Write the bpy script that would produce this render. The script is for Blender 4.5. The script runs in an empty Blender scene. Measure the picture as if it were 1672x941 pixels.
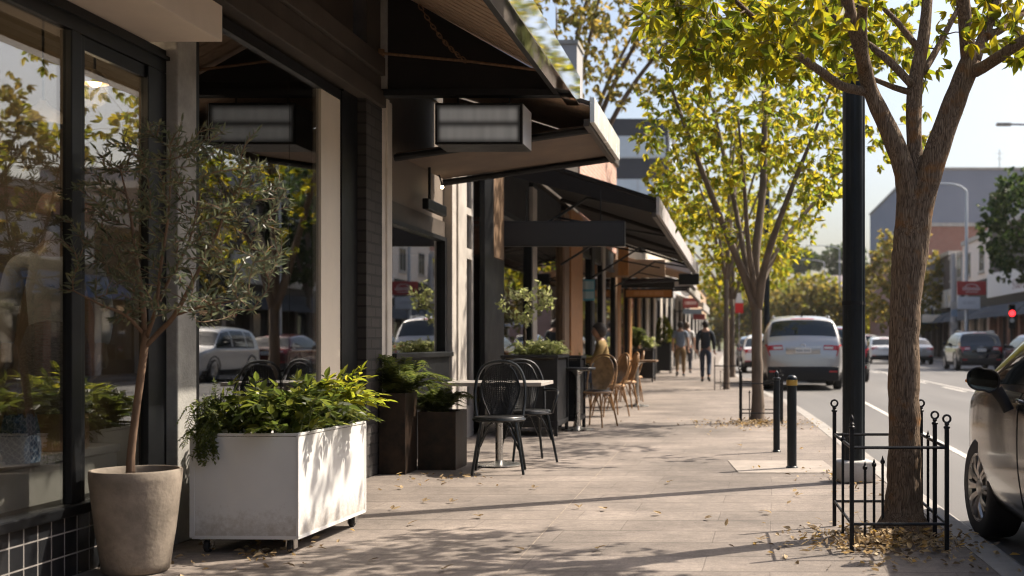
import bpy, bmesh, math, random
from mathutils import Vector, Matrix
R = math.radians
sc = bpy.context.scene
COL = sc.collection
rng = random.Random(7)
CAMZ = 1.07

def PX(px, Y): return (px - 1210.0) * Y / 2000.0        # plan position across the street of something seen at px when it stands Y metres away
def PZ(py, Y): return CAMZ - (py - 560.0) * Y / 2000.0   # its height

# ------------------------------------------------------------------ materials
MATS = {}
def nodes_of(name):
    m = bpy.data.materials.new(name); m.use_nodes = True
    nt = m.node_tree
    return m, nt, nt.nodes, nt.links, nt.nodes['Principled BSDF']

def mat(name, col, rough=0.6, metal=0.0, var=0.0, vscale=6.0, bump=0.0, bscale=60.0, spec=0.5, coat=0.0, tint=None, stretch=(1,1,1), emit=None, estr=0.0, detail=6.0):
    if name in MATS: return MATS[name]
    m, nt, N, L, P = nodes_of(name)
    c = (*col, 1)
    P.inputs['Base Color'].default_value = c
    P.inputs['Roughness'].default_value = rough
    P.inputs['Metallic'].default_value = metal
    P.inputs['Specular IOR Level'].default_value = spec
    if coat: P.inputs['Coat Weight'].default_value = coat; P.inputs['Coat Roughness'].default_value = 0.05
    if emit: P.inputs['Emission Color'].default_value = (*emit, 1); P.inputs['Emission Strength'].default_value = estr
    if var or bump:
        tc = N.new('ShaderNodeTexCoord'); mp = N.new('ShaderNodeMapping'); mp.inputs['Scale'].default_value = stretch
        L.new(tc.outputs['Object'], mp.inputs['Vector'])
    if var:
        nz = N.new('ShaderNodeTexNoise'); nz.inputs['Scale'].default_value = vscale; nz.inputs['Detail'].default_value = detail; nz.inputs['Roughness'].default_value = 0.65
        L.new(mp.outputs['Vector'], nz.inputs['Vector'])
        rp = N.new('ShaderNodeValToRGB')
        t = tint or col
        rp.color_ramp.elements[0].position = 0.3; rp.color_ramp.elements[1].position = 0.72
        rp.color_ramp.elements[0].color = (*[max(0, x * (1 - var)) for x in col], 1)
        rp.color_ramp.elements[1].color = (*[min(1, x * (1 + var)) for x in t], 1)
        L.new(nz.outputs['Fac'], rp.inputs['Fac']); L.new(rp.outputs['Color'], P.inputs['Base Color'])
        mr = N.new('ShaderNodeMapRange'); mr.inputs['To Min'].default_value = max(0, rough - .12); mr.inputs['To Max'].default_value = min(1, rough + .12)
        L.new(nz.outputs['Fac'], mr.inputs['Value']); L.new(mr.outputs['Result'], P.inputs['Roughness'])
    if bump:
        nb = N.new('ShaderNodeTexNoise'); nb.inputs['Scale'].default_value = bscale; nb.inputs['Detail'].default_value = 5
        L.new(mp.outputs['Vector'], nb.inputs['Vector'])
        b = N.new('ShaderNodeBump'); b.inputs['Strength'].default_value = bump; b.inputs['Distance'].default_value = 0.01
        L.new(nb.outputs['Fac'], b.inputs['Height']); L.new(b.outputs['Normal'], P.inputs['Normal'])
    MATS[name] = m
    return m

def leaf_mat(name, cols, trans=0.45, rough=0.45, tval=3.0):
    """leaf: front reflectance plus light through the blade; hue differs leaf by leaf"""
    m, nt, N, L, P = nodes_of(name)
    g = N.new('ShaderNodeNewGeometry')
    rp = N.new('ShaderNodeValToRGB'); e = rp.color_ramp.elements
    e[0].color = (*cols[0], 1); e[1].color = (*cols[-1], 1)
    for i, c in enumerate(cols[1:-1]):
        x = e.new((i + 1) / (len(cols) - 1)); x.color = (*c, 1)
    L.new(g.outputs['Random Per Island'], rp.inputs['Fac'])
    L.new(rp.outputs['Color'], P.inputs['Base Color'])
    P.inputs['Roughness'].default_value = rough
    P.inputs['Specular IOR Level'].default_value = 0.25
    t = N.new('ShaderNodeBsdfTranslucent')
    hs = N.new('ShaderNodeHueSaturation'); hs.inputs['Saturation'].default_value = 1.06; hs.inputs['Value'].default_value = tval
    L.new(rp.outputs['Color'], hs.inputs['Color']); L.new(hs.outputs['Color'], t.inputs['Color'])
    mx = N.new('ShaderNodeMixShader'); mx.inputs['Fac'].default_value = trans
    L.new(P.outputs['BSDF'], mx.inputs[1]); L.new(t.outputs['BSDF'], mx.inputs[2])
    L.new(mx.outputs['Shader'], N['Material Output'].inputs['Surface'])
    MATS[name] = m
    return m

def glass_mat(name, tint=(.9, .9, .88), f0=0.05, k=1.0):
    m, nt, N, L, P = nodes_of(name)
    lw = N.new('ShaderNodeLayerWeight'); lw.inputs['Blend'].default_value = 0.5
    pw = N.new('ShaderNodeMath'); pw.operation = 'POWER'; pw.inputs[1].default_value = 3.2
    ma = N.new('ShaderNodeMath'); ma.operation = 'MULTIPLY_ADD'; ma.inputs[1].default_value = k; ma.inputs[2].default_value = f0; ma.use_clamp = True
    L.new(lw.outputs['Facing'], pw.inputs[0]); L.new(pw.outputs[0], ma.inputs[0])
    tr = N.new('ShaderNodeBsdfTransparent'); tr.inputs['Color'].default_value = (*tint, 1)
    gl = N.new('ShaderNodeBsdfGlossy'); gl.inputs['Roughness'].default_value = 0.0
    mx = N.new('ShaderNodeMixShader')
    L.new(ma.outputs[0], mx.inputs['Fac']); L.new(tr.outputs[0], mx.inputs[1]); L.new(gl.outputs[0], mx.inputs[2])
    L.new(mx.outputs[0], N['Material Output'].inputs['Surface'])
    MATS[name] = m
    return m

def brick_mat(name, c1, c2, mortar, bw, rh, ms, rough=0.8, axes='YZ', bump=0.4, offset=0.5, var=0.25, sq=None):
    m, nt, N, L, P = nodes_of(name)
    tc = N.new('ShaderNodeTexCoord'); sp = N.new('ShaderNodeSeparateXYZ'); cb = N.new('ShaderNodeCombineXYZ')
    L.new(tc.outputs['Object'], sp.inputs[0])
    if axes == 'H':                                   # runs round a building: x+y along, z up
        ad = N.new('ShaderNodeMath'); L.new(sp.outputs['X'], ad.inputs[0]); L.new(sp.outputs['Y'], ad.inputs[1]); L.new(ad.outputs[0], cb.inputs['X']); L.new(sp.outputs['Z'], cb.inputs['Y'])
    else:
        L.new(sp.outputs[axes[0]], cb.inputs['X']); L.new(sp.outputs[axes[1]], cb.inputs['Y'])
    b = N.new('ShaderNodeTexBrick'); b.offset = offset
    b.inputs['Scale'].default_value = 1; b.inputs['Brick Width'].default_value = bw; b.inputs['Row Height'].default_value = rh
    b.inputs['Mortar Size'].default_value = ms; b.inputs['Mortar Smooth'].default_value = 0.2
    b.inputs['Color1'].default_value = (*c1, 1); b.inputs['Color2'].default_value = (*c2, 1); b.inputs['Mortar'].default_value = (*mortar, 1)
    L.new(cb.outputs[0], b.inputs['Vector'])
    nz = N.new('ShaderNodeTexNoise'); nz.inputs['Scale'].default_value = 2.2; nz.inputs['Detail'].default_value = 8; nz.inputs['Roughness'].default_value = .7
    L.new(tc.outputs['Object'], nz.inputs['Vector'])
    mr = N.new('ShaderNodeMapRange'); mr.inputs['From Min'].default_value = .3; mr.inputs['From Max'].default_value = .7
    mr.inputs['To Min'].default_value = 1 - var; mr.inputs['To Max'].default_value = 1 + var
    L.new(nz.outputs['Fac'], mr.inputs['Value'])
    mu = N.new('ShaderNodeVectorMath'); mu.operation = 'SCALE'
    L.new(b.outputs['Color'], mu.inputs[0]); L.new(mr.outputs['Result'], mu.inputs['Scale'])
    L.new(mu.outputs[0], P.inputs['Base Color'])
    P.inputs['Roughness'].default_value = rough
    bp = N.new('ShaderNodeBump'); bp.inputs['Strength'].default_value = bump; bp.inputs['Distance'].default_value = .01; bp.invert = True
    L.new(b.outputs['Fac'], bp.inputs['Height']); L.new(bp.outputs['Normal'], P.inputs['Normal'])
    MATS[name] = m
    return m

def smear_mat(name, base, ink, cx, rows, halfw, rough=.5, emit=0.0, seed=0.0, blur=.2, soft=False):
    """a sign face whose rows of lettering are too blurred to read: soft uneven bands along local X"""
    m, nt, N, L, P = nodes_of(name)
    tc = N.new('ShaderNodeTexCoord'); sp = N.new('ShaderNodeSeparateXYZ'); L.new(tc.outputs['Object'], sp.inputs[0])
    total = None
    for (z, h) in rows:
        d = N.new('ShaderNodeMath'); d.operation = 'SUBTRACT'; L.new(sp.outputs['Z'], d.inputs[0]); d.inputs[1].default_value = z
        a = N.new('ShaderNodeMath'); a.operation = 'ABSOLUTE'; L.new(d.outputs[0], a.inputs[0])
        r = N.new('ShaderNodeMapRange'); r.interpolation_type = 'SMOOTHERSTEP'
        r.inputs['From Min'].default_value = h * (1 + blur); r.inputs['From Max'].default_value = h * (1 - blur); L.new(a.outputs[0], r.inputs['Value'])
        dx = N.new('ShaderNodeMath'); dx.operation = 'SUBTRACT'; L.new(sp.outputs['X'], dx.inputs[0]); dx.inputs[1].default_value = cx
        ax = N.new('ShaderNodeMath'); ax.operation = 'ABSOLUTE'; L.new(dx.outputs[0], ax.inputs[0])
        rx = N.new('ShaderNodeMapRange'); rx.interpolation_type = 'SMOOTHERSTEP'
        rx.inputs['From Min'].default_value = halfw; rx.inputs['From Max'].default_value = halfw * .86; L.new(ax.outputs[0], rx.inputs['Value'])
        nz = N.new('ShaderNodeTexNoise'); nz.noise_dimensions = '2D'; nz.inputs['Scale'].default_value = 3.2 / h * .22; nz.inputs['Detail'].default_value = 1
        off = N.new('ShaderNodeVectorMath'); off.operation = 'ADD'; off.inputs[1].default_value = (seed + z * 7, 0, 0)
        cb = N.new('ShaderNodeCombineXYZ'); L.new(sp.outputs['X'], cb.inputs['X']); L.new(cb.outputs[0], off.inputs[0]); L.new(off.outputs[0], nz.inputs['Vector'])
        rn = N.new('ShaderNodeMapRange'); rn.inputs['From Min'].default_value = .3; rn.inputs['From Max'].default_value = .62; rn.inputs['To Min'].default_value = .82 if soft else .45; L.new(nz.outputs['Fac'], rn.inputs['Value'])
        p1 = N.new('ShaderNodeMath'); p1.operation = 'MULTIPLY'; L.new(r.outputs[0], p1.inputs[0]); L.new(rx.outputs[0], p1.inputs[1])
        p2 = N.new('ShaderNodeMath'); p2.operation = 'MULTIPLY'; L.new(p1.outputs[0], p2.inputs[0]); L.new(rn.outputs[0], p2.inputs[1])
        if total is None: total = p2
        else:
            s = N.new('ShaderNodeMath'); s.operation = 'MAXIMUM'; L.new(total.outputs[0], s.inputs[0]); L.new(p2.outputs[0], s.inputs[1]); total = s
    mx = N.new('ShaderNodeMix'); mx.data_type = 'RGBA'
    mx.inputs['A'].default_value = (*base, 1); mx.inputs['B'].default_value = (*ink, 1)
    L.new(total.outputs[0], mx.inputs['Factor']); L.new(mx.outputs['Result'], P.inputs['Base Color'])
    P.inputs['Roughness'].default_value = rough
    if emit:
        L.new(mx.outputs['Result'], P.inputs['Emission Color']); P.inputs['Emission Strength'].default_value = emit
    MATS[name] = m
    return m

# ------------------------------------------------------------------ mesh helpers
class MB:
    def __init__(s): s.bm = bmesh.new()
    def box(s, x0, x1, y0, y1, z0, z1, bev=0.0, seg=2):
        vs = [s.bm.verts.new(p) for p in ((x0,y0,z0),(x1,y0,z0),(x1,y1,z0),(x0,y1,z0),(x0,y0,z1),(x1,y0,z1),(x1,y1,z1),(x0,y1,z1))]
        fs = [s.bm.faces.new([vs[i] for i in f]) for f in ((3,2,1,0),(4,5,6,7),(0,1,5,4),(1,2,6,5),(2,3,7,6),(3,0,4,7))]
        if bev:
            es = set(e for f in fs for e in f.edges)
            bmesh.ops.bevel(s.bm, geom=list(es), offset=bev, segments=seg, affect='EDGES', profile=.5)
        return s
    def prism(s, poly, axis, a, b):
        """poly of 2D points; axis 'X': (y,z), 'Y': (x,z), 'Z': (x,y); runs from a to b"""
        def p(u, v, t): return {'X': (t,u,v), 'Y': (u,t,v), 'Z': (u,v,t)}[axis]
        A = [s.bm.verts.new(p(u,v,a)) for u,v in poly]; B = [s.bm.verts.new(p(u,v,b)) for u,v in poly]
        n = len(poly); fs = [s.bm.faces.new(A), s.bm.faces.new(B[::-1])]
        for i in range(n): fs.append(s.bm.faces.new([A[i], B[i], B[(i+1)%n], A[(i+1)%n]]))
        bmesh.ops.recalc_face_normals(s.bm, faces=fs)
        return s
    def tube(s, pts, r, n=8, cap=True, close=False):
        pts = [Vector(p) for p in pts]; m = len(pts)
        rad = r if isinstance(r, (list, tuple)) else [r] * m
        rings = []; up = None
        for i, p in enumerate(pts):
            if close: t = pts[(i+1)%m] - pts[i-1]
            else: t = pts[min(i+1,m-1)] - pts[max(i-1,0)]
            if t.length < 1e-9: t = Vector((0,0,1))
            t.normalize()
            if up is None:
                up = Vector((0,0,1)) if abs(t.z) < .9 else Vector((1,0,0))
            a = t.cross(up)
            if a.length < 1e-6: a = t.orthogonal()
            a.normalize(); b = a.cross(t).normalized(); up = b
            rings.append([s.bm.verts.new(p + (a*math.cos(2*math.pi*k/n) + b*math.sin(2*math.pi*k/n))*rad[i]) for k in range(n)])
        k2 = m if close else m-1
        for i in range(k2):
            A, B = rings[i], rings[(i+1)%m]
            for k in range(n): s.bm.faces.new([A[k], A[(k+1)%n], B[(k+1)%n], B[k]])
        if cap and not close: s.bm.faces.new(rings[0][::-1]); s.bm.faces.new(rings[-1])
        return s
    def lathe(s, prof, n=32, c=(0,0,0), axis='Z', cap=True):
        rings = []
        for r, z in prof:
            ring = []
            for k in range(n):
                a = 2*math.pi*k/n; u, v = r*math.cos(a), r*math.sin(a)
                p = {'Z': (u,v,z), 'Y': (u,z,v), 'X': (z,u,v)}[axis]
                ring.append(s.bm.verts.new((p[0]+c[0],p[1]+c[1],p[2]+c[2])))
            rings.append(ring)
        fs = []
        for A, B in zip(rings, rings[1:]):
            for k in range(n): fs.append(s.bm.faces.new([A[k],A[(k+1)%n],B[(k+1)%n],B[k]]))
        if cap:
            if prof[0][0] > 1e-6: fs.append(s.bm.faces.new(rings[0][::-1]))
            if prof[-1][0] > 1e-6: fs.append(s.bm.faces.new(rings[-1]))
        bmesh.ops.recalc_face_normals(s.bm, faces=fs)
        return s
    def ball(s, c, r, sx=1, sy=1, sz=1, u=14, v=10):
        prof = [(max(1e-4, r*math.sin(math.pi*i/v)), -r*math.cos(math.pi*i/v)) for i in range(v+1)]
        rings = []
        for q, z in prof: rings.append([s.bm.verts.new((c[0]+q*math.cos(2*math.pi*k/u)*sx, c[1]+q*math.sin(2*math.pi*k/u)*sy, c[2]+z*sz)) for k in range(u)])
        for A, B in zip(rings, rings[1:]):
            for k in range(u): s.bm.faces.new([A[k],A[(k+1)%u],B[(k+1)%u],B[k]])
        s.bm.faces.new(rings[0][::-1]); s.bm.faces.new(rings[-1])
        return s
    def quad(s, *ps): s.bm.faces.new([s.bm.verts.new(p) for p in ps]); return s
    def grid(s, f, nu, nv):
        V = [[s.bm.verts.new(f(i/nu, j/nv)) for j in range(nv+1)] for i in range(nu+1)]
        for i in range(nu):
            for j in range(nv): s.bm.faces.new([V[i][j],V[i+1][j],V[i+1][j+1],V[i][j+1]])
        return s
    def build(s, name, material, parent=None, smooth=False, angle=40):
        me = bpy.data.meshes.new(name); s.bm.to_mesh(me); s.bm.free()
        if material: me.materials.append(material)
        o = bpy.data.objects.new(name, me); COL.objects.link(o)
        if smooth:
            for p in me.polygons: p.use_smooth = True
            if angle < 180:
                me.set_sharp_from_angle(angle=R(angle))
        if parent: o.parent = parent
        return o

def pydata(name, verts, faces, material, parent=None, smooth=False):
    me = bpy.data.meshes.new(name); me.from_pydata(verts, [], faces)
    me.materials.append(material)
    if smooth: me.polygons.foreach_set('use_smooth', [True]*len(faces))
    o = bpy.data.objects.new(name, me); COL.objects.link(o)
    if parent: o.parent = parent
    return o

def tag(o, label=None, cat=None, group=None, kind=None):
    if label: o['label'] = label
    if cat: o['category'] = cat
    if group: o['group'] = group
    if kind: o['kind'] = kind
    return o
def thing(name, label, cat, loc=(0,0,0), rz=0, group=None):
    o = bpy.data.objects.new(name, None); o.empty_display_size = .2; COL.objects.link(o)
    o.location = loc; o.rotation_euler = (0,0,rz)
    return tag(o, label, cat, group)
def copy_tree(o, parent=None):
    c = o.copy(); COL.objects.link(c)
    if parent: c.parent = parent
    for ch in o.children: copy_tree(ch, c)
    return c
def dup(root, loc, rz=None, label=None, group=None, scale=None):
    c = copy_tree(root); c.location = loc
    if rz is not None: c.rotation_euler = (0,0,rz)
    if label: c['label'] = label
    if group: c['group'] = group
    if scale: c.scale = (scale,)*3
    return c

# ------------------------------------------------------------------ palette
M = dict(
 black_metal = mat('black_metal', (.009,.0095,.011), .5, .0, .35, 9, bump=.08, bscale=90, spec=.3),
 black_frame = mat('black_frame', (.006,.0065,.0075), .42, 0, .3, 6, spec=.22),
 dark_paint  = mat('dark_paint', (.016,.0145,.0135), .55, 0, .4, 4, bump=.1, bscale=70, spec=.25),
 beam_paint  = mat('beam_paint', (.066,.053,.043), .6, 0, .35, 3.5, bump=.12, bscale=50, spec=.25),
 navy_paint  = mat('navy_paint', (.006,.010,.014), .34, 0, .3, 5, spec=.35),
 greige      = mat('greige', (.80,.70,.61), .7, 0, .06, 3),
 white_paint = mat('white_paint', (.64,.63,.615), .36, 0, .06, 3.5),
 cream_paint = mat('cream_paint', (.66,.58,.48), .6, 0, .08, 3),
 planter_white = mat('planter_white', (.66,.65,.635), .34, 0, .05, 1.6, stretch=(1.6,1.6,1), tint=(.66,.655,.64), detail=9),
 white_trim  = mat('white_trim', (.42,.385,.345), .5, 0, .2, 4, bump=.05, bscale=40),
 concrete    = mat('concrete', (.30,.29,.27), .85, 0, .3, 5, bump=.35, bscale=60),
 pale_conc   = mat('pale_conc', (.46,.44,.41), .85, 0, .2, 7, bump=.3, bscale=70),
 kerb_conc   = mat('kerb_conc', (.27,.25,.23), .9, 0, .25, 3, bump=.4, bscale=70),
 clay        = mat('clay', (.205,.168,.130), .75, 0, .28, 6, bump=.25, bscale=35, tint=(.26,.215,.17)),
 soil        = mat('soil', (.05,.035,.022), .95, 0, .5, 30, bump=.8, bscale=60),
 rust_steel  = mat('rust_steel', (.010,.0085,.008), .5, .1, .6, 9, bump=.15, bscale=40, tint=(.030,.017,.010), spec=.3),
 rubber      = mat('rubber', (.018,.018,.019), .75, 0, .25, 20),
 steel       = mat('steel', (.55,.54,.52), .28, 1.0, .1, 8),
 chrome      = mat('chrome', (.75,.75,.74), .08, 1.0),
 fascia_metal= mat('fascia_metal', (.86,.86,.86), .05, 1.0),
 fascia_white= mat('fascia_white', (.78,.77,.74), .25, .25, .08, 5),
 brass       = mat('brass', (.60,.40,.12), .3, 1.0, .15, 12),
 bark        = mat('bark', (.085,.058,.040), .9, 0, .55, 9, bump=1.0, bscale=38, stretch=(1,1,.16), tint=(.17,.11,.065)),
 bark_far    = mat('bark_far', (.14,.105,.078), .9, 0, .4, 9, bump=.5, bscale=30, stretch=(1,1,.2)),
 olive_bark  = mat('olive_bark', (.17,.105,.065), .85, 0, .35, 16, bump=.35, bscale=60, stretch=(1,1,.3)),
 twig        = mat('twig', (.12,.075,.045), .85, 0, .3, 20),
 stem_green  = mat('stem_green', (.09,.11,.03), .6, 0, .3, 20),
 wood        = mat('wood', (.30,.135,.045), .55, 0, .35, 6, stretch=(8,8,1), bump=.1, bscale=40, tint=(.40,.19,.07)),
 dark_wood   = mat('dark_wood', (.13,.075,.042), .6, 0, .4, 5, stretch=(8,8,1), tint=(.18,.11,.06)),
 orange_wood = mat('orange_wood', (.46,.21,.06), .55, 0, .3, 5, stretch=(6,6,1)),
 slat_wood   = mat('slat_wood', (.115,.075,.05), .6, 0, .35, 4, stretch=(1,12,12), tint=(.15,.10,.065)),
 tan         = mat('tan', (.40,.27,.17), .8, 0, .15, 3),
 table_top   = mat('table_top', (.36,.33,.30), .5, 0, .2, 5, stretch=(1,9,1)),
 asphalt_dark= mat('asphalt_dark', (.05,.05,.05), .9),
 paint_line  = mat('paint_line', (.46,.43,.39), .8, 0, .35, 6),
 canvas_black= mat('canvas_black', (.014,.0115,.010), .75, 0, .35, 3, bump=.1, bscale=30, spec=.2),
 canvas_brown= mat('canvas_brown', (.135,.094,.067), .8, 0, .3, 2.5, bump=.15, bscale=12),
 canvas_grey = mat('canvas_grey', (.38,.35,.34), .8, 0, .1, 3),
 plate       = mat('plate', (.70,.70,.68), .5),
 red_lamp    = mat('red_lamp', (.42,.012,.012), .15, 0, coat=.6),
 lamp_clear  = mat('lamp_clear', (.6,.58,.56), .15, 0, coat=.6),
 car_glass   = mat('car_glass', (.012,.016,.017), .04, 0, spec=.7),
 plastic     = mat('plastic', (.012,.012,.013), .55, 0, .2, 9, spec=.3),
 skin        = mat('skin', (.42,.24,.16), .55),
 hair_dark   = mat('hair_dark', (.022,.014,.010), .6, 0, .4, 40, bump=.5, bscale=120),
 mannequin   = mat('mannequin', (.24,.175,.115), .4),
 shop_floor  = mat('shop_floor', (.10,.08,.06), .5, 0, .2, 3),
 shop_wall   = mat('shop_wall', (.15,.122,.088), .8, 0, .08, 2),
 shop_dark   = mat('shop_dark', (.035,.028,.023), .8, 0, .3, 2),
 shop_ceil   = mat('shop_ceil', (.42,.37,.31), .85),
 glass       = glass_mat('glass', (.80,.80,.78), f0=.14, k=.9),
 glass_side  = glass_mat('glass_side', (.7,.74,.74), f0=.06, k=.8),
)
def bark_mat():
    m, nt, N, L, P = nodes_of('furrowed_bark')
    tc = N.new('ShaderNodeTexCoord'); mp = N.new('ShaderNodeMapping'); mp.inputs['Scale'].default_value = (1,1,.075)
    wb = N.new('ShaderNodeTexNoise'); wb.inputs['Scale'].default_value = 6; wb.inputs['Detail'].default_value = 3; L.new(tc.outputs['Object'], wb.inputs['Vector'])
    s_ = N.new('ShaderNodeVectorMath'); s_.operation = 'SCALE'; s_.inputs['Scale'].default_value = .05; L.new(wb.outputs['Color'], s_.inputs[0])
    a_ = N.new('ShaderNodeVectorMath'); L.new(tc.outputs['Object'], a_.inputs[0]); L.new(s_.outputs[0], a_.inputs[1]); L.new(a_.outputs[0], mp.inputs['Vector'])
    n1 = N.new('ShaderNodeTexNoise'); n1.inputs['Scale'].default_value = 105; n1.inputs['Detail'].default_value = 6; n1.inputs['Roughness'].default_value = .62; L.new(mp.outputs[0], n1.inputs['Vector'])
    v1 = N.new('ShaderNodeTexVoronoi'); v1.feature = 'DISTANCE_TO_EDGE'; v1.inputs['Scale'].default_value = 115; L.new(mp.outputs[0], v1.inputs['Vector'])
    ve = N.new('ShaderNodeMapRange'); ve.inputs['From Max'].default_value = .22; L.new(v1.outputs['Distance'], ve.inputs['Value'])
    mu = N.new('ShaderNodeMath'); mu.operation = 'MULTIPLY'; mu.inputs[1].default_value = .34; L.new(ve.outputs[0], mu.inputs[0])
    h = N.new('ShaderNodeMath'); h.operation = 'MULTIPLY_ADD'; h.inputs[1].default_value = .85; L.new(n1.outputs['Fac'], h.inputs[0]); L.new(mu.outputs[0], h.inputs[2])
    r = N.new('ShaderNodeValToRGB'); e = r.color_ramp.elements; e[0].position = .30; e[0].color = (.050,.034,.023,1); e[1].position = .95; e[1].color = (.34,.25,.175,1)
    x = e.new(.55); x.color = (.185,.128,.085,1)
    L.new(h.outputs[0], r.inputs['Fac'])
    n2 = N.new('ShaderNodeTexNoise'); n2.inputs['Scale'].default_value = 9; n2.inputs['Detail'].default_value = 5; L.new(tc.outputs['Object'], n2.inputs['Vector'])
    lr = N.new('ShaderNodeMapRange'); lr.inputs['From Min'].default_value = .58; lr.inputs['From Max'].default_value = .72; lr.inputs['To Max'].default_value = .7; L.new(n2.outputs['Fac'], lr.inputs['Value'])
    mx = N.new('ShaderNodeMix'); mx.data_type = 'RGBA'; mx.inputs['B'].default_value = (.30,.14,.045,1); L.new(lr.outputs[0], mx.inputs['Factor']); L.new(r.outputs['Color'], mx.inputs['A'])
    L.new(mx.outputs['Result'], P.inputs['Base Color']); P.inputs['Roughness'].default_value = .9; P.inputs['Specular IOR Level'].default_value = .2
    b = N.new('ShaderNodeBump'); b.inputs['Strength'].default_value = 1.0; b.inputs['Distance'].default_value = .012; L.new(h.outputs[0], b.inputs['Height']); L.new(b.outputs['Normal'], P.inputs['Normal'])
    return m
M['bark'] = bark_mat()

def grime(m, z0, z1, col):
    # splashed dirt creeping up from the foot of a box, ragged, thinning with height
    nt = m.node_tree; N, L = nt.nodes, nt.links; P = N['Principled BSDF']
    src = P.inputs['Base Color'].links[0].from_socket
    tc = N.new('ShaderNodeTexCoord'); sp = N.new('ShaderNodeSeparateXYZ'); L.new(tc.outputs['Object'], sp.inputs[0])
    nz = N.new('ShaderNodeTexNoise'); nz.inputs['Scale'].default_value = 26; nz.inputs['Detail'].default_value = 8; nz.inputs['Roughness'].default_value = .75; L.new(tc.outputs['Object'], nz.inputs['Vector'])
    zr = N.new('ShaderNodeMapRange'); zr.inputs['From Min'].default_value = z0; zr.inputs['From Max'].default_value = z1; zr.inputs['To Min'].default_value = .30; zr.inputs['To Max'].default_value = -.22; L.new(sp.outputs['Z'], zr.inputs['Value'])
    ad = N.new('ShaderNodeMath'); L.new(nz.outputs['Fac'], ad.inputs[0]); L.new(zr.outputs[0], ad.inputs[1])
    r = N.new('ShaderNodeMapRange'); r.inputs['From Min'].default_value = .52; r.inputs['From Max'].default_value = .80; r.inputs['To Max'].default_value = .6; L.new(ad.outputs[0], r.inputs['Value'])
    mx = N.new('ShaderNodeMix'); mx.data_type = 'RGBA'; mx.inputs['B'].default_value = (*col,1); L.new(r.outputs[0], mx.inputs['Factor']); L.new(src, mx.inputs['A']); L.new(mx.outputs['Result'], P.inputs['Base Color'])
grime(M['planter_white'], .08, .34, (.30,.25,.20)); grime(M['clay'], 0, .25, (.10,.08,.06))
# ------------------------------------------------------------------ camera, light
cam_d = bpy.data.cameras.new('camera'); cam = bpy.data.objects.new('camera', cam_d); COL.objects.link(cam)
cam.location = (0, 0, CAMZ); cam.rotation_euler = (R(90), 0, 0)
cam_d.sensor_width = 36; cam_d.lens = 43.06; cam_d.shift_x = -374/1672; cam_d.shift_y = 89.5/1672
cam_d.clip_start = .05; cam_d.clip_end = 6000
cam_d.dof.use_dof = True; cam_d.dof.focus_distance = 7.7; cam_d.dof.aperture_fstop = 2.3
sc.camera = cam
w = bpy.data.worlds.new('World'); sc.world = w; w.use_nodes = True
SUN_EL = 49.0; SUN_AZ = math.atan2(.86, .51)            # azimuth clockwise from +Y
wn = w.node_tree; sky = wn.nodes.new('ShaderNodeTexSky'); sky.sky_type = 'NISHITA'; sky.sun_disc = False
sky.sun_elevation = R(SUN_EL); sky.sun_rotation = SUN_AZ; sky.dust_density = 4.8; sky.air_density = 1.0; sky.ozone_density = 1.0
wn.links.new(sky.outputs[0], wn.nodes['Background'].inputs['Color']); wn.nodes['Background'].inputs['Strength'].default_value = .122
sd = bpy.data.lights.new('sun', 'SUN'); sun = bpy.data.objects.new('sun', sd); COL.objects.link(sun)
sd.energy = 5.0; sd.angle = R(.53); sd.color = (1, .90, .76)
d = Vector((math.sin(SUN_AZ)*math.cos(R(SUN_EL)), math.cos(SUN_AZ)*math.cos(R(SUN_EL)), math.sin(R(SUN_EL))))
sun.rotation_euler = d.to_track_quat('Z', 'Y').to_euler()
sun.location = d * 60
vs = sc.view_settings; vs.view_transform = 'Standard'; vs.look = 'None'; vs.exposure = .88; vs.gamma = 1; vs.use_curve_mapping = False
cy = sc.cycles
cy.max_bounces = 8; cy.transparent_max_bounces = 14; cy.diffuse_bounces = 3; cy.glossy_bounces = 4; cy.transmission_bounces = 4
cy.filter_width = 1.1; cy.use_denoising = True; cy.sample_clamp_indirect = 6; cy.caustics_reflective = False; cy.caustics_refractive = False

# ------------------------------------------------------------------ ground
ROADZ = -.10
mg = mat('earth', (.10,.09,.07), .95, 0, .3, .5)
o = MB().quad((-2500,-800,-.32),(2500,-800,-.32),(2500,4000,-.32),(-2500,4000,-.32)).build('ground', mg); tag(o, kind='structure')

KERB = [(-40,1.5),(0,1.46),(5.85,1.36),(8.3,1.30),(12,1.22),(18,1.08),(22,.94),(25,.70),(28,.48),(32.6,.40),(33.4,.95),(36.5,.95),(37.4,.10),(50,-.5),(62,-1.0),(100,-1.4),(150,-1.4)]
def kerb_x(y):
    for (a, xa), (b, xb) in zip(KERB, KERB[1:]):
        if a <= y <= b:
            t = (y-a)/(b-a); t = t*t*(3-2*t) if 20 < y < 38 else t
            return xa + (xb-xa)*t
    return KERB[-1][1]
YS = [-40 + i*.5 for i in range(0, 381)]

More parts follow.
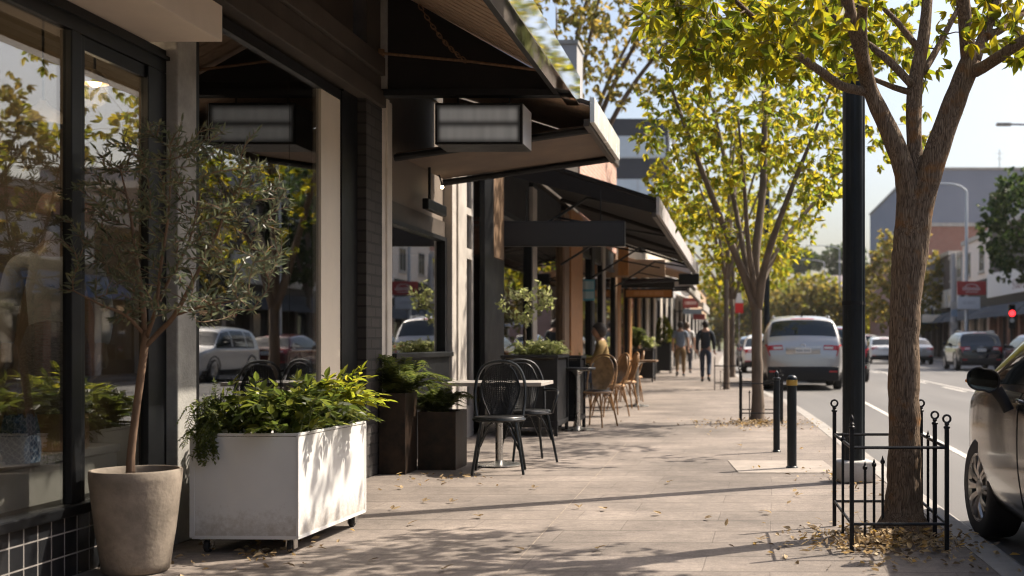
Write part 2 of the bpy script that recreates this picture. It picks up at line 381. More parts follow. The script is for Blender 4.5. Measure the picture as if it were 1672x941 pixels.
# road with the lane paint of the place
def asphalt():
    m, nt, N, L, P = nodes_of('asphalt')
    tc = N.new('ShaderNodeTexCoord')
    n1 = N.new('ShaderNodeTexNoise'); n1.inputs['Scale'].default_value = 90; n1.inputs['Detail'].default_value = 4
    mp = N.new('ShaderNodeMapping'); mp.inputs['Scale'].default_value = (.9, .10, 1)
    n2 = N.new('ShaderNodeTexNoise'); n2.inputs['Scale'].default_value = 1.1; n2.inputs['Detail'].default_value = 6
    L.new(tc.outputs['Object'], n1.inputs['Vector']); L.new(tc.outputs['Object'], mp.inputs['Vector']); L.new(mp.outputs[0], n2.inputs['Vector'])
    r = N.new('ShaderNodeValToRGB'); r.color_ramp.elements[0].position = .3; r.color_ramp.elements[1].position = .75
    r.color_ramp.elements[0].color = (.070,.066,.063,1); r.color_ramp.elements[1].color = (.15,.142,.135,1)
    mx = N.new('ShaderNodeMath'); mx.operation = 'MULTIPLY_ADD'; mx.inputs[1].default_value = .4
    L.new(n1.outputs['Fac'], mx.inputs[0])
    m2 = N.new('ShaderNodeMath'); m2.operation = 'MULTIPLY'; m2.inputs[1].default_value = .62; L.new(n2.outputs['Fac'], m2.inputs[0]); L.new(m2.outputs[0], mx.inputs[2])
    L.new(mx.outputs[0], r.inputs['Fac']); L.new(r.outputs['Color'], P.inputs['Base Color'])
    P.inputs['Roughness'].default_value = .78
    b = N.new('ShaderNodeBump'); b.inputs['Strength'].default_value = .35; b.inputs['Distance'].default_value = .006
    L.new(n1.outputs['Fac'], b.inputs['Height']); L.new(b.outputs['Normal'], P.inputs['Normal'])
    return m
FAR_KERB = 12.6
o = MB().quad((-30,-40,ROADZ),(FAR_KERB+.02,-40,ROADZ),(FAR_KERB+.02,175,ROADZ),(-30,175,ROADZ)).build('road', asphalt()); tag(o, kind='structure')
mk = MB()
def line(x0, x1, w, y0, y1): mk.quad((x0-w/2,y0,ROADZ+.004),(x0+w/2,y0,ROADZ+.004),(x1+w/2,y1,ROADZ+.004),(x1-w/2,y1,ROADZ+.004))
line(2.10, 2.45, .085, -10, 27)
y = -8
while y < 130:
    line(5.35, 5.35, .11, y, y+3.2); y += 6.2
line(5.62, 5.62, .09, -20, 150)
o = mk.build('road_markings', M['paint_line']); tag(o, kind='structure')

# footpath: worn concrete pavers
def paver():
    m, nt, N, L, P = nodes_of('paver')
    tc = N.new('ShaderNodeTexCoord'); rot = N.new('ShaderNodeMapping'); rot.inputs['Rotation'].default_value = (0,0,R(1.5))
    wob = N.new('ShaderNodeTexNoise'); wob.inputs['Scale'].default_value = 1.3; wob.inputs['Detail'].default_value = 3
    L.new(tc.outputs['Object'], wob.inputs['Vector'])
    sc_ = N.new('ShaderNodeVectorMath'); sc_.operation = 'SCALE'; sc_.inputs['Scale'].default_value = .03; L.new(wob.outputs['Color'], sc_.inputs[0])
    ad = N.new('ShaderNodeVectorMath'); L.new(tc.outputs['Object'], ad.inputs[0]); L.new(sc_.outputs[0], ad.inputs[1])
    L.new(ad.outputs[0], rot.inputs['Vector'])
    b = N.new('ShaderNodeTexBrick'); b.offset = .37; b.offset_frequency = 2
    for k, v in (('Scale',1),('Brick Width',.86),('Row Height',.41),('Mortar Size',.0032),('Mortar Smooth',.25),('Bias',0)): b.inputs[k].default_value = v
    b.inputs['Color1'].default_value = (.170,.140,.119,1); b.inputs['Color2'].default_value = (.202,.168,.144,1); b.inputs['Mortar'].default_value = (.130,.105,.088,1)
    L.new(rot.outputs[0], b.inputs['Vector'])
    n1 = N.new('ShaderNodeTexNoise'); n1.inputs['Scale'].default_value = 1.6; n1.inputs['Detail'].default_value = 9; n1.inputs['Roughness'].default_value = .72
    n2 = N.new('ShaderNodeTexNoise'); n2.inputs['Scale'].default_value = 75; n2.inputs['Detail'].default_value = 6; n2.inputs['Roughness'].default_value = .8
    L.new(tc.outputs['Object'], n1.inputs['Vector']); L.new(tc.outputs['Object'], n2.inputs['Vector'])
    r1 = N.new('ShaderNodeMapRange'); r1.inputs['From Min'].default_value = .28; r1.inputs['From Max'].default_value = .72; r1.inputs['To Min'].default_value = .62; r1.inputs['To Max'].default_value = 1.28
    L.new(n1.outputs['Fac'], r1.inputs['Value'])
    r2 = N.new('ShaderNodeMapRange'); r2.inputs['From Min'].default_value = .3; r2.inputs['From Max'].default_value = .7; r2.inputs['To Min'].default_value = .60; r2.inputs['To Max'].default_value = 1.4
    L.new(n2.outputs['Fac'], r2.inputs['Value'])
    mm = N.new('ShaderNodeMath'); mm.operation = 'MULTIPLY'; L.new(r1.outputs[0], mm.inputs[0]); L.new(r2.outputs[0], mm.inputs[1])
    # broad damp stains and worn paths
    n4 = N.new('ShaderNodeTexNoise'); n4.inputs['Scale'].default_value = .55; n4.inputs['Detail'].default_value = 10; n4.inputs['Roughness'].default_value = .62; n4.inputs['Distortion'].default_value = .6; L.new(tc.outputs['Object'], n4.inputs['Vector'])
    r4 = N.new('ShaderNodeMapRange'); r4.inputs['From Min'].default_value = .38; r4.inputs['From Max'].default_value = .62; r4.inputs['To Min'].default_value = .70; r4.inputs['To Max'].default_value = 1.16; L.new(n4.outputs['Fac'], r4.inputs['Value'])
    n5 = N.new('ShaderNodeTexNoise'); n5.inputs['Scale'].default_value = 17; n5.inputs['Detail'].default_value = 7; n5.inputs['Roughness'].default_value = .75; L.new(tc.outputs['Object'], n5.inputs['Vector'])
    r5 = N.new('ShaderNodeMapRange'); r5.inputs['From Min'].default_value = .32; r5.inputs['From Max'].default_value = .68; r5.inputs['To Min'].default_value = .76; r5.inputs['To Max'].default_value = 1.22; L.new(n5.outputs['Fac'], r5.inputs['Value'])
    m5 = N.new('ShaderNodeMath'); m5.operation = 'MULTIPLY'; L.new(mm.outputs[0], m5.inputs[0]); L.new(r5.outputs[0], m5.inputs[1]); mm = m5
    m0 = N.new('ShaderNodeMath'); m0.operation = 'MULTIPLY'; L.new(mm.outputs[0], m0.inputs[0]); L.new(r4.outputs[0], m0.inputs[1]); mm = m0
    # dark spots: old gum and drips
    vo = N.new('ShaderNodeTexVoronoi'); vo.inputs['Scale'].default_value = 3.1; vo.inputs['Randomness'].default_value = 1; L.new(tc.outputs['Object'], vo.inputs['Vector'])
    rs = N.new('ShaderNodeMapRange'); rs.inputs['From Min'].default_value = .035; rs.inputs['From Max'].default_value = .075; rs.inputs['To Min'].default_value = .68; rs.inputs['To Max'].default_value = 1; L.new(vo.outputs['Distance'], rs.inputs['Value'])
    m3 = N.new('ShaderNodeMath'); m3.operation = 'MULTIPLY'; L.new(mm.outputs[0], m3.inputs[0]); L.new(rs.outputs[0], m3.inputs[1])
    # cross joints, opened unevenly by wear
    sy_ = N.new('ShaderNodeSeparateXYZ'); L.new(rot.outputs[0], sy_.inputs[0])
    dv = N.new('ShaderNodeMath'); dv.operation = 'DIVIDE'; dv.inputs[1].default_value = .41; L.new(sy_.outputs['Y'], dv.inputs[0])
    fr_ = N.new('ShaderNodeMath'); fr_.operation = 'FRACT'; L.new(dv.outputs[0], fr_.inputs[0])
    pp = N.new('ShaderNodeMath'); pp.operation = 'PINGPONG'; pp.inputs[1].default_value = .5; L.new(fr_.outputs[0], pp.inputs[0])
    jr = N.new('ShaderNodeMapRange'); jr.inputs['From Min'].default_value = .012; jr.inputs['From Max'].default_value = .034; jr.inputs['To Min'].default_value = 0; jr.inputs['To Max'].default_value = 1; L.new(pp.outputs[0], jr.inputs['Value'])
    jn = N.new('ShaderNodeMapRange'); jn.inputs['From Min'].default_value = .36; jn.inputs['From Max'].default_value = .62; jn.inputs['To Min'].default_value = .95; jn.inputs['To Max'].default_value = .42; L.new(n5.outputs['Fac'], jn.inputs['Value'])
    jm = N.new('ShaderNodeMix'); jm.data_type = 'FLOAT'; L.new(jr.outputs[0], jm.inputs['Factor']); L.new(jn.outputs[0], jm.inputs['A']); jm.inputs['B'].default_value = 1.0
    m6 = N.new('ShaderNodeMath'); m6.operation = 'MULTIPLY'; L.new(m3.outputs[0], m6.inputs[0]); L.new(jm.outputs['Result'], m6.inputs[1]); m3 = m6
    vm = N.new('ShaderNodeVectorMath'); vm.operation = 'SCALE'; L.new(b.outputs['Color'], vm.inputs[0]); L.new(m3.outputs[0], vm.inputs['Scale'])
    L.new(vm.outputs[0], P.inputs['Base Color']); P.inputs['Roughness'].default_value = .82
    h = N.new('ShaderNodeMath'); h.operation = 'MULTIPLY_ADD'; h.inputs[1].default_value = -1.6; L.new(b.outputs['Fac'], h.inputs[0]); L.new(n2.outputs['Fac'], h.inputs[2])
    bp = N.new('ShaderNodeBump'); bp.inputs['Strength'].default_value = .5; bp.inputs['Distance'].default_value = .006; L.new(h.outputs[0], bp.inputs['Height']); L.new(bp.outputs['Normal'], P.inputs['Normal'])
    return m
PAVER = paver()
KW = .17
f = MB(); bm = f.bm; prev = None
for y in YS:
    k = kerb_x(y) - KW
    row = [bm.verts.new((x, y, 0)) for x in (-9, k)]
    if prev: bm.faces.new([prev[0], prev[1], row[1], row[0]])
    prev = row
o = f.build('footpath', PAVER); tag(o, kind='structure')
f = MB(); bm = f.bm; prev = None
for y in YS:
    k = kerb_x(y)
    row = [bm.verts.new(p) for p in ((k-KW,y,-.3),(k-KW,y,.004),(k-.02,y,.004),(k,y,-.015),(k+.01,y,-.3))]
    if prev:
        for i in range(4): bm.faces.new([prev[i], prev[i+1], row[i+1], row[i]])
    prev = row
bmesh.ops.recalc_face_normals(bm, faces=bm.faces)
o = f.build('kerb', M['kerb_conc']); tag(o, kind='structure')
# drain channel of pale concrete along the foot of the kerb
f = MB(); bm = f.bm; prev = None
for y in YS:
    k = kerb_x(y)
    row = [bm.verts.new((k+.01,y,ROADZ+.008)), bm.verts.new((k+.13,y,ROADZ+.005))]
    if prev: bm.faces.new([prev[0], prev[1], row[1], row[0]])
    prev = row
o = f.build('gutter', M['kerb_conc']); tag(o, kind='structure')
# joint of pale mortar along the footpath
mj = mat('mortar_pale', (.25,.205,.165), .9, 0, .5, 22)
o = MB().quad((-1.027,2,.004),(-1.021,2,.004),(-1.217,13,.004),(-1.223,13,.004)).build('footpath_joint', mj); tag(o, kind='structure')
# concrete patch round the bollards
mp_ = mat('patch_conc', (.27,.232,.20), .85, 0, .2, 6, bump=.3, bscale=70)
o = MB().quad((-.02,10.05,.005),(.80,10.05,.005),(.74,11.1,.005),(-.12,11.1,.005)).build('footpath_patch', mp_); tag(o, kind='structure')
# far footpath and kerb
o = MB().quad((FAR_KERB+.17,-40,.002),(40,-40,.002),(40,175,.002),(FAR_KERB+.17,175,.002)).build('far_footpath', PAVER); tag(o, kind='structure')
o = MB().box(FAR_KERB,FAR_KERB+.17,-40,175,-.3,.006).build('far_kerb', M['kerb_conc']); tag(o, kind='structure')
# ------------------------------------------------------------------ left row of shops (facade plane x = -3)
tile_black = brick_mat('tile_black', (.010,.011,.013), (.016,.017,.019), (.30,.28,.26), .105, .105, .0034, rough=.22, axes='YZ', offset=0, bump=.3, var=.15)
brick_pink = brick_mat('brick_pink', (.40,.20,.14), (.48,.26,.19), (.45,.38,.33), .24, .086, .012, axes='H', var=.15)
brick_red = brick_mat('brick_red', (.30,.10,.06), (.36,.13,.08), (.36,.30,.26), .24, .086, .012, axes='H', var=.15)
brick_dark = brick_mat('brick_dark', (.032,.028,.026), (.045,.039,.036), (.018,.016,.015), .23, .085, .010, axes='H', var=.3, bump=.8)
render_grey = mat('render_grey', (.33,.32,.32), .85, 0, .1, .6)
lamp_glow = mat('lamp_glow', (.9,.6,.3), .5, emit=(1,.62,.28), estr=9)

def pane(b, name, x, y0, y1, z0, z1, parent, m=None, t=.008):
    return MB().box(x-t/2, x+t/2, y0, y1, z0, z1).build(name, m or M['glass'], parent)

# --- shop one: the clothes shop at the left edge
W1 = -3.06
s1 = thing('clothing_shop', 'clothing shop front with tall black framed windows over a black tiled base', 'shop', (W1, 2.6, 0))
def L1(mb, name, m, parent=None, **k):
    bmesh.ops.translate(mb.bm, verts=mb.bm.verts, vec=(-W1, -2.6, 0)); return mb.build(name, m, parent or s1, **k)
L1(MB().box(W1-.14, W1, 1.2, 6.5, 0, .28), 'tiled_base', tile_black)
L1(MB().box(W1-.16, W1+.035, 1.2, 6.5, .283, .33, bev=.006), 'sill', M['black_frame'])
fr = MB()
fr.box(W1-.03, W1+.01, 1.2, 6.5, 2.50, 2.62)
fr.box(W1-.031, W1+.03, 1.2, 6.5, 2.565, 2.585)
fr.box(W1-.03, W1+.014, 5.575, 5.66, .333, 2.498, bev=.004); fr.box(W1-.032, W1+.002, 5.66, 5.71, .333, 2.498, bev=.004)
fr.box(W1-.03, W1+.014, 2.95, 3.1, .333, 2.498); fr.box(W1-.03, W1+.014, 1.2, 1.3, .333, 2.498)
fr.box(W1-.03, W1-.004, 5.71, 6.30, 2.435, 2.497)
fr.box(W1-.03, W1+.012, 6.30, 6.50, .333, 2.498, bev=.004)
wf = L1(fr, 'window_frame', M['black_frame'])
for a, b_, zt in ((1.3,2.95,2.5),(3.1,5.575,2.5),(5.71,6.30,2.435)):
    L1(MB().box(W1-.022, W1-.014, a, b_, .333, zt), 'window_pane', M['glass'], wf)
L1(MB().box(W1-.05, W1+.38, 1.2, 6.33, 2.625, 2.81, bev=.004), 'soffit_box', M['greige'])
L1(MB().box(W1-.12, W1+.07, 6.503, 6.73, 0, 3.0, bev=.008), 'pilaster', M['concrete'])
L1(MB().box(-6.5, W1-.14, 1.2, 6.55, .06, .10), 'interior_floor', M['shop_floor'])
L1(MB().box(-6.6, -6.5, 1.2, 6.6, .1, 3.0), 'back_wall', M['shop_wall'])
L1(MB().box(-6.5, W1-.13, 6.55, 6.64, .1, 3.0), 'side_wall', M['shop_wall'])
L1(MB().box(-6.5, W1-.13, 1.1, 1.2, .1, 3.0), 'side_wall', M['shop_wall'])
L1(MB().box(-6.6, W1-.13, 1.1, 6.64, 3.0, 3.08), 'ceiling', M['shop_ceil'])
L1(MB().box(-6.8, W1, 1.1, 6.73, 3.09, 4.7), 'upper_wall', M['dark_paint'])
# shelves along the back wall
sh = MB()
for z in (.9, 1.35, 1.8): sh.box(-6.5, -6.15, 2, 6.0, z, z+.03)
L1(sh, 'shelf', M['dark_wood'])

plinth = MB().box(0, .62, 0, 3.4, .10, .50, bev=.006).box(-.012, .632, -.012, 3.412, .503, .545, bev=.006).build('display_plinth', M['white_paint'])
plinth.location = (-3.88, 3.0, 0); tag(plinth, 'long low white display plinth inside the clothing shop window', 'plinth')

def pendant(x, y, zb, r, ceil, label, lit):
    t = thing('pendant_lamp', label, 'lamp', (x, y, zb), 0, 'pendant lamps in the clothing shop')
    sm = mat('lamp_shade_grey', (.30,.27,.23), .4, 0, .05, 4)
    MB().lathe([(r, 0),(r*.96, r*.28),(r*.7, r*.62),(r*.3, r*.85),(r*.16, r*1.1),(.004, r*1.12)], 28, cap=False).build('lamp_shade', sm, t, smooth=True, angle=60)
    MB().tube([(0,0,r*1.1),(0,0,ceil-zb)], .006, 6).build('cord', M['black_frame'], t)
    MB().ball((0,0,r*.22), r*.5, u=12, v=8).build('bulb', lamp_glow if lit else M['greige'], t, smooth=True)
pendant(-3.245, 6.15, 2.37, .065, 3.0, 'lit pendant lamp with a glowing bulb behind the narrow window pane', True)
for nm_, loc_, en_ in (('lit_pendant_bulb', (-3.245, 6.15, 2.33), 2.0), ('display_fill_light', (-3.9, 5.0, 2.5), 18)):  # second one is a fill light added to brighten the mannequin, without any fixture
    ld = bpy.data.lights.new(nm_, 'POINT'); lo = bpy.data.objects.new(nm_, ld); COL.objects.link(lo); lo.location = loc_; ld.energy = en_; ld.color = (1,.76,.5); ld.shadow_soft_size = .08
pendant(-3.59, 6.3, 2.19, .115, 3.0, 'unlit wide grey pendant lamp hanging left of the black mullion', False)

# --- shop two: big dark window between grey pilaster and dark brick pier
W2 = -3.02
s2 = thing('dark_shop', 'dark shop front with a huge plate window under a deep brown beam', 'shop', (W2, 6.75, 0))
def L2(mb, name, m, parent=None, **k):
    bmesh.ops.translate(mb.bm, verts=mb.bm.verts, vec=(-W2, -6.75, 0)); return mb.build(name, m, parent or s2, **k)
L2(MB().box(W2-.2, W2, 6.735, 9.2, 0, .34), 'base_wall', M['dark_paint'])
fr = MB()
fr.box(W2-.03, W2+.012, 6.735, 6.80, .343, 2.97); fr.box(W2-.03, W2+.014, 9.225, 9.30, .343, 2.97)
fr.box(W2-.03, W2+.010, 6.80, 9.225, 2.90, 2.97); fr.box(W2-.13, W2+.03, 6.735, 9.2, .343, .38)
wf = L2(fr, 'window_frame', M['black_frame'])
L2(MB().box(W2-.024, W2-.016, 6.80, 8.235, .38, 2.9), 'window_pane', M['glass'], wf)
L2(MB().box(W2-.024, W2-.016, 8.243, 8.80, .38, 2.9), 'window_pane', M['glass'], wf)
L2(MB().box(W2-.12, W2+.0, 9.303, 9.64, 0, 2.997), 'jamb', M['black_frame'])
L2(MB().box(-3.20, -2.955, 9.66, 10.08, 0, 2.998), 'brick_pier', brick_dark)
bm_ = MB().box(W2-.08, W2+.10, 6.35, 10.08, 3.0, 3.13, bev=.006).box(W2-.08, W2+.075, 6.35, 10.08, 3.133, 3.25, bev=.006).box(W2-.08, W2+.11, 6.35, 10.08, 3.253, 3.40, bev=.006)
L2(bm_, 'beam', M['beam_paint'])
L2(MB().box(W2-.12, W2-.02, 6.35, 9.6, 3.403, 4.75), 'upper_wall', M['beam_paint'])
L2(MB().box(W2-.12, W2+.07, 9.66, 10.08, 3.403, 4.75), 'upper_pier', M['beam_paint'])
cr = MB().box(W2-.06, W2+.002, 8.803, 9.222, .385, 2.897)
L2(cr, 'cream_panel', mat('cream_bright', (.74,.66,.55), .6, 0, .06, 3))
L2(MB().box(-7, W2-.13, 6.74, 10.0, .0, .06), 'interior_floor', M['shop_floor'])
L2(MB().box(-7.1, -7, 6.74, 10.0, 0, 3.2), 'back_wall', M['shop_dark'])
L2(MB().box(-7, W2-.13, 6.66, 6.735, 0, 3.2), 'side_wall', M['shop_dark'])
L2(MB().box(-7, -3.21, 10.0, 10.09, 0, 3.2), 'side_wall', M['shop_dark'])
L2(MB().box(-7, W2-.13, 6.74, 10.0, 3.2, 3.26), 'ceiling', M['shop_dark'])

# --- shop three: cafe with white posts, dark stall riser, door
W3 = -3.0
s3 = thing('cafe', 'cafe front with slim white posts, dark stall riser and timber framed panes', 'shop', (W3, 10.1, 0))
def L3(mb, name, m, parent=None, **k):
    bmesh.ops.translate(mb.bm, verts=mb.bm.verts, vec=(-W3, -10.1, 0)); return mb.build(name, m, parent or s3, **k)
def post(y0, y1, z0, z1, m, name='post', x0=W3-.035, x1=W3+.03, bev=.008): return L3(MB().box(x0, x1, y0, y1, z0, z1, bev=bev), name, m)
p = MB().box(W3-.1, W3+.04, 10.10, 10.40, 0, 3.1, bev=.01).box(W3-.1, W3+.055, 10.20, 10.26, 0, 3.1).box(W3-.1, W3+.06, 10.09, 10.41, 0, .18, bev=.01)
L3(p, 'post', mat('cream_post', (.66,.60,.53), .5, 0, .15, 4))
L3(MB().box(W3-.10, W3+.02, 10.40, 12.5, 0, .93), 'stall_riser', M['black_frame'])
L3(MB().box(W3-.14, W3+.07, 10.42, 12.5, .933, .98, bev=.006), 'sill', M['black_frame'])
fr = MB().box(W3-.09, W3+.0, 10.42, 10.48, .983, 2.1).box(W3-.09, W3+.0, 12.42, 12.5, .983, 2.1).box(W3-.09, W3, 10.40, 12.5, 2.10, 2.14)
wf = L3(fr, 'window_frame', M['black_frame'])
L3(MB().box(W3-.052, W3-.044, 10.48, 12.42, .983, 2.1), 'window_pane', M['glass'], wf)
L3(MB().box(W3-.09, W3-.02, 10.40, 12.5, 2.143, 2.30), 'transom', M['beam_paint'])
L3(MB().box(W3-.12, W3-.04, 10.40, 12.5, 2.303, 3.6), 'lintel_panel', mat('taupe', (.15,.118,.092), .7, 0, .15, 3))
p = MB().box(W3-.1, W3+.05, 12.52, 12.95, 0, 3.1, bev=.01).box(W3-.1, W3+.07, 12.70, 12.77, 0, 3.1).box(W3-.1, W3+.035, 12.953, 13.25, 0, 3.1, bev=.01).box(W3-.1, W3+.075, 12.5, 12.97, 0, .22, bev=.01)
L3(p, 'post', M['white_trim'])
# door bay with frosted pane and pale rails
dr = MB().box(W3-.16, W3-.10, 13.26, 14.2, 0, .35).box(W3-.16, W3-.10, 13.26, 13.36, .35, 3.0).box(W3-.16, W3-.10, 14.1, 14.2, .35, 3.0).box(W3-.16, W3-.09, 13.36, 14.1, 2.02, 2.14).box(W3-.16, W3-.09, 13.36, 14.1, 2.52, 2.60)
dr = L3(dr, 'door', M['white_trim'])
L3(MB().box(W3-.135, W3-.127, 13.36, 14.1, .35, 2.9), 'door_pane', M['glass'], dr)
L3(MB().tube([(W3-.08,13.5,.95),(W3-.05,13.5,1.0),(W3-.05,13.5,1.35),(W3-.08,13.5,1.4)], .012, 6), 'door_handle', M['steel'], dr)
post(14.2, 14.72, 0, 3.3, M['black_frame']); post(14.723, 15.35, 2.1, 3.3, M['dark_wood']); post(14.73, 15.35, 0, 2.097, M['black_frame'], x1=W3+.02)
def bay(y0, y1, zsill, ztop, frame_m, riser_m):
    L3(MB().box(W3-.1, W3-.0, y0, y1, 0, zsill), 'stall_riser', riser_m)
    f_ = MB().box(W3-.09, W3+.015, y0, y0+.07, zsill+.003, ztop).box(W3-.09, W3+.015, y1-.07, y1, zsill+.003, ztop).box(W3-.09, W3+.015, y0+.07, y1-.07, ztop-.07, ztop).box(W3-.1, W3+.04, y0, y1, zsill+.003, zsill+.05)
    f_ = L3(f_, 'window_frame', frame_m)
    L3(MB().box(W3-.052, W3-.044, y0+.07, y1-.07, zsill+.05, ztop-.07), 'window_pane', M['glass'], f_)
    L3(MB().box(W3-.12, W3-.03, y0, y1, ztop+.003, 3.4), 'lintel_panel', M['dark_paint'])
bay(15.36, 17.5, .5, 2.75, M['black_frame'], M['dark_paint'])
post(17.503, 17.85, 0, 3.3, M['white_trim'])
bay(17.86, 20.6, .5, 2.75, M['dark_wood'], M['dark_paint'])
post(20.603, 21.2, 0, 3.3, M['dark_wood']); post(21.203, 22.75, 0, 3.4, M['wood'], 'timber_pier', x1=W3+.06)
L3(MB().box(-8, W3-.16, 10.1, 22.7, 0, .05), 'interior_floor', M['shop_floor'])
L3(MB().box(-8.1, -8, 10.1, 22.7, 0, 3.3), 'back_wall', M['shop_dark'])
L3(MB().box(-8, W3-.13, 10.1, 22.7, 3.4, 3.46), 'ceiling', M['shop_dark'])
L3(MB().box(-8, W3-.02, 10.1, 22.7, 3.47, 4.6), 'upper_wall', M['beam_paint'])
# string of small bulbs is a single warm bulb here, hung on a bracket under the awning
bl = thing('bracket_lamp', 'small glowing bulb on a thin bracket under the awning by the white post', 'lamp', (PX(722,11.9), 11.9, PZ(306,11.9)))
MB().ball((0,0,0), .016, u=10, v=8).build('bulb', mat('bulb_glow', (1,.8,.5), .4, emit=(1,.75,.45), estr=14), bl, smooth=True)
MB().tube([(0,0,.016),(-.02,0,.09),(-.05,0,.16),(-.06,0,.30)], .008, 6).build('bracket', M['black_metal'], bl)
bx = thing('wall_heater', 'dark box heater hung on a rod inside above the cafe window', 'heater', (-2.9, 11.6, 2.3))
MB().box(-.03,.03,-.35,.35,0,.10,bev=.01).build('housing', M['black_frame'], bx); MB().tube([(0,-.2,.1),(0,-.2,.5)], .014, 6).build('rod', M['black_frame'], bx)

# --- shop four: brick shop further along
s4 = thing('brick_shop', 'pink brick shop with dark panes and tan board over the entrance', 'shop', (W3, 22.8, 0))
def L4(mb, name, m, parent=None, **k):
    bmesh.ops.translate(mb.bm, verts=mb.bm.verts, vec=(-W3, -22.8, 0)); return mb.build(name, m, parent or s4, **k)
L4(MB().box(-9, W3, 22.8, 29.5, 3.2, 5.3), 'upper_wall', brick_pink)
L4(MB().box(-9, W3+.06, 22.8, 29.56, 5.303, 5.5, bev=.01), 'parapet', M['beam_paint'])
L4(MB().box(-8.9, -8.8, 22.8, 29.5, 0, 3.2), 'back_wall', M['shop_dark'])
L4(MB().box(-8.8, W3-.1, 22.8, 29.5, 0, .05), 'interior_floor', M['shop_floor'])
yy = 22.82
for (wd, m_, nm) in ((1.6,None,'window'),(.5,M['dark_paint'],'post'),(1.5,None,'window'),(.45,M['white_trim'],'post'),(2.2,None,'window'),(.4,M['dark_wood'],'post')):
    if m_ is None:
        L4(MB().box(W3-.1, W3-.01, yy, yy+wd, 0, .4), 'stall_riser', M['dark_paint'])
        f_ = L4(MB().box(W3-.08, W3+.01, yy, yy+.06, .403, 2.8).box(W3-.08, W3+.01, yy+wd-.06, yy+wd, .403, 2.8).box(W3-.08, W3+.01, yy+.06, yy+wd-.06, 2.73, 2.8), 'window_frame', M['black_frame'])
        L4(MB().box(W3-.05, W3-.042, yy+.06, yy+wd-.06, .403, 2.73), 'window_pane', M['glass'], f_)
        L4(MB().box(W3-.1, W3-.02, yy, yy+wd, 2.803, 3.197), 'lintel_panel', M['dark_paint'])
    else: L4(MB().box(W3-.1, W3+.03, yy, yy+wd, 0, 3.197, bev=.01), nm, m_)
    yy += wd + .004
poster = MB().box(PX(951,24)-W3+W3, PX(971,24), 23.99, 24.01, PZ(491,24), PZ(457,24)).build('window_poster', smear_mat('poster_blue', (.10,.42,.60), (.62,.78,.84), PX(961,24), [(PZ(466,24),.08),(PZ(482,24),.07)], .11))
tag(poster, 'bright blue poster hanging beside the brick shop entrance', 'poster')

# --- the farther shops, down to the end of the row
def far_shop(name, label, y0, y1, h, wall_m, base_m, post_m, n):
    t = thing(name, label, 'shop', (W3, y0, 0), 0, 'farther shops in the left row')
    D = y1 - y0
    MB().box(-6, 0, 0, D-.01, 3.1, h).build('upper_wall', wall_m, t)
    MB().box(-6, .08, -.0, D-.01, h+.003, h+.2).build('parapet', base_m, t)
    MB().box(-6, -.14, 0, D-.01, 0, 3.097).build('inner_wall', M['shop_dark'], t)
    wdt = D/n
    for i in range(n):
        a = i*wdt
        MB().box(-.12, .04, a, a+wdt*.22, 0, 3.097, bev=.01).build('pier', post_m, t)
        f_ = MB().box(-.1, .0, a+wdt*.22+.003, a+wdt-.01, 0, .4).box(-.1,.0,a+wdt*.22+.003,a+wdt-.01,2.6,3.097).box(-.09,-.005,a+wdt*.22+.003,a+wdt*.22+.06,.399,2.601).box(-.09,-.005,a+wdt-.07,a+wdt-.01,.399,2.601).build('window_frame', M['dark_paint'], t)
        MB().box(-.06, -.05, a+wdt*.22+.003, a+wdt-.01, .403, 2.597).build('window_pane', M['glass'], f_)
    return t
far_shop('timber_shop', 'far shop with orange timber piers beyond the brick shop', 29.6, 38.5, 4.4, M['beam_paint'], M['dark_paint'], M['wood'], 3)
far_shop('pale_shop', 'pale rendered far shop behind the walking people', 38.6, 52, 5.0, M['cream_paint'], M['greige'], M['cream_paint'], 4)
far_shop('grey_shop', 'grey rendered shop second from the far end of the left row', 52.1, 70, 5.4, render_grey, M['concrete'], M['white_trim'], 4)
far_shop('end_shop', 'low brown shop closing the far end of the left row', 70.1, 105, 5.0, M['tan'], M['beam_paint'], M['white_trim'], 6)

# rooftop tower and the modern block behind
t = thing('rooftop_tower', 'plain grey rendered lift tower rising above the awnings', 'tower', (-4.6, 24.4, 4.6))
MB().box(-1.2, 1.33, 0, .9, 0, 2.42).build('wall', render_grey, t); MB().box(-1.23, 1.36, -.03, .93, 2.423, 2.50).build('coping', M['concrete'], t)
t = thing('modern_block', 'dark modern office block with white window bands beyond the awnings', 'office block', (-10, 74, 0))
dk = mat('cladding_dark', (.045,.045,.052), .6, 0, .15, .6)
MB().box(-6, 2.5, 0, 20, 0, 11.6).build('wall', dk, t)
MB().box(-6.1, 5.6, -.1, 20, 0, 14.6).build('front_wall', dk, t)
gl = mat('office_glass', (.55,.60,.64), .12, 0, .12, .5)
fm = mat('office_frame', (.5,.52,.54), .5)
for z in (3.0, 6.3, 9.6, 12.2):
    f_ = MB().box(-6.1, 5.45, -.16, -.103, z, z+1.35).build('window', fm, t)
    g_ = MB()
    for k in range(7): g_.box(-6.0+k*1.64, -6.0+k*1.64+1.52, -.19, -.163, z+.08, z+1.27)
    g_.build('pane', gl, f_)
    f_ = MB().box(5.603, 5.66, .4, 19, z, z+1.35).build('window', fm, t)
    g_ = MB()
    for k in range(8): g_.box(5.663, 5.69, .5+k*2.3, .5+k*2.3+2.15, z+.08, z+1.27)
    g_.build('pane', gl, f_)

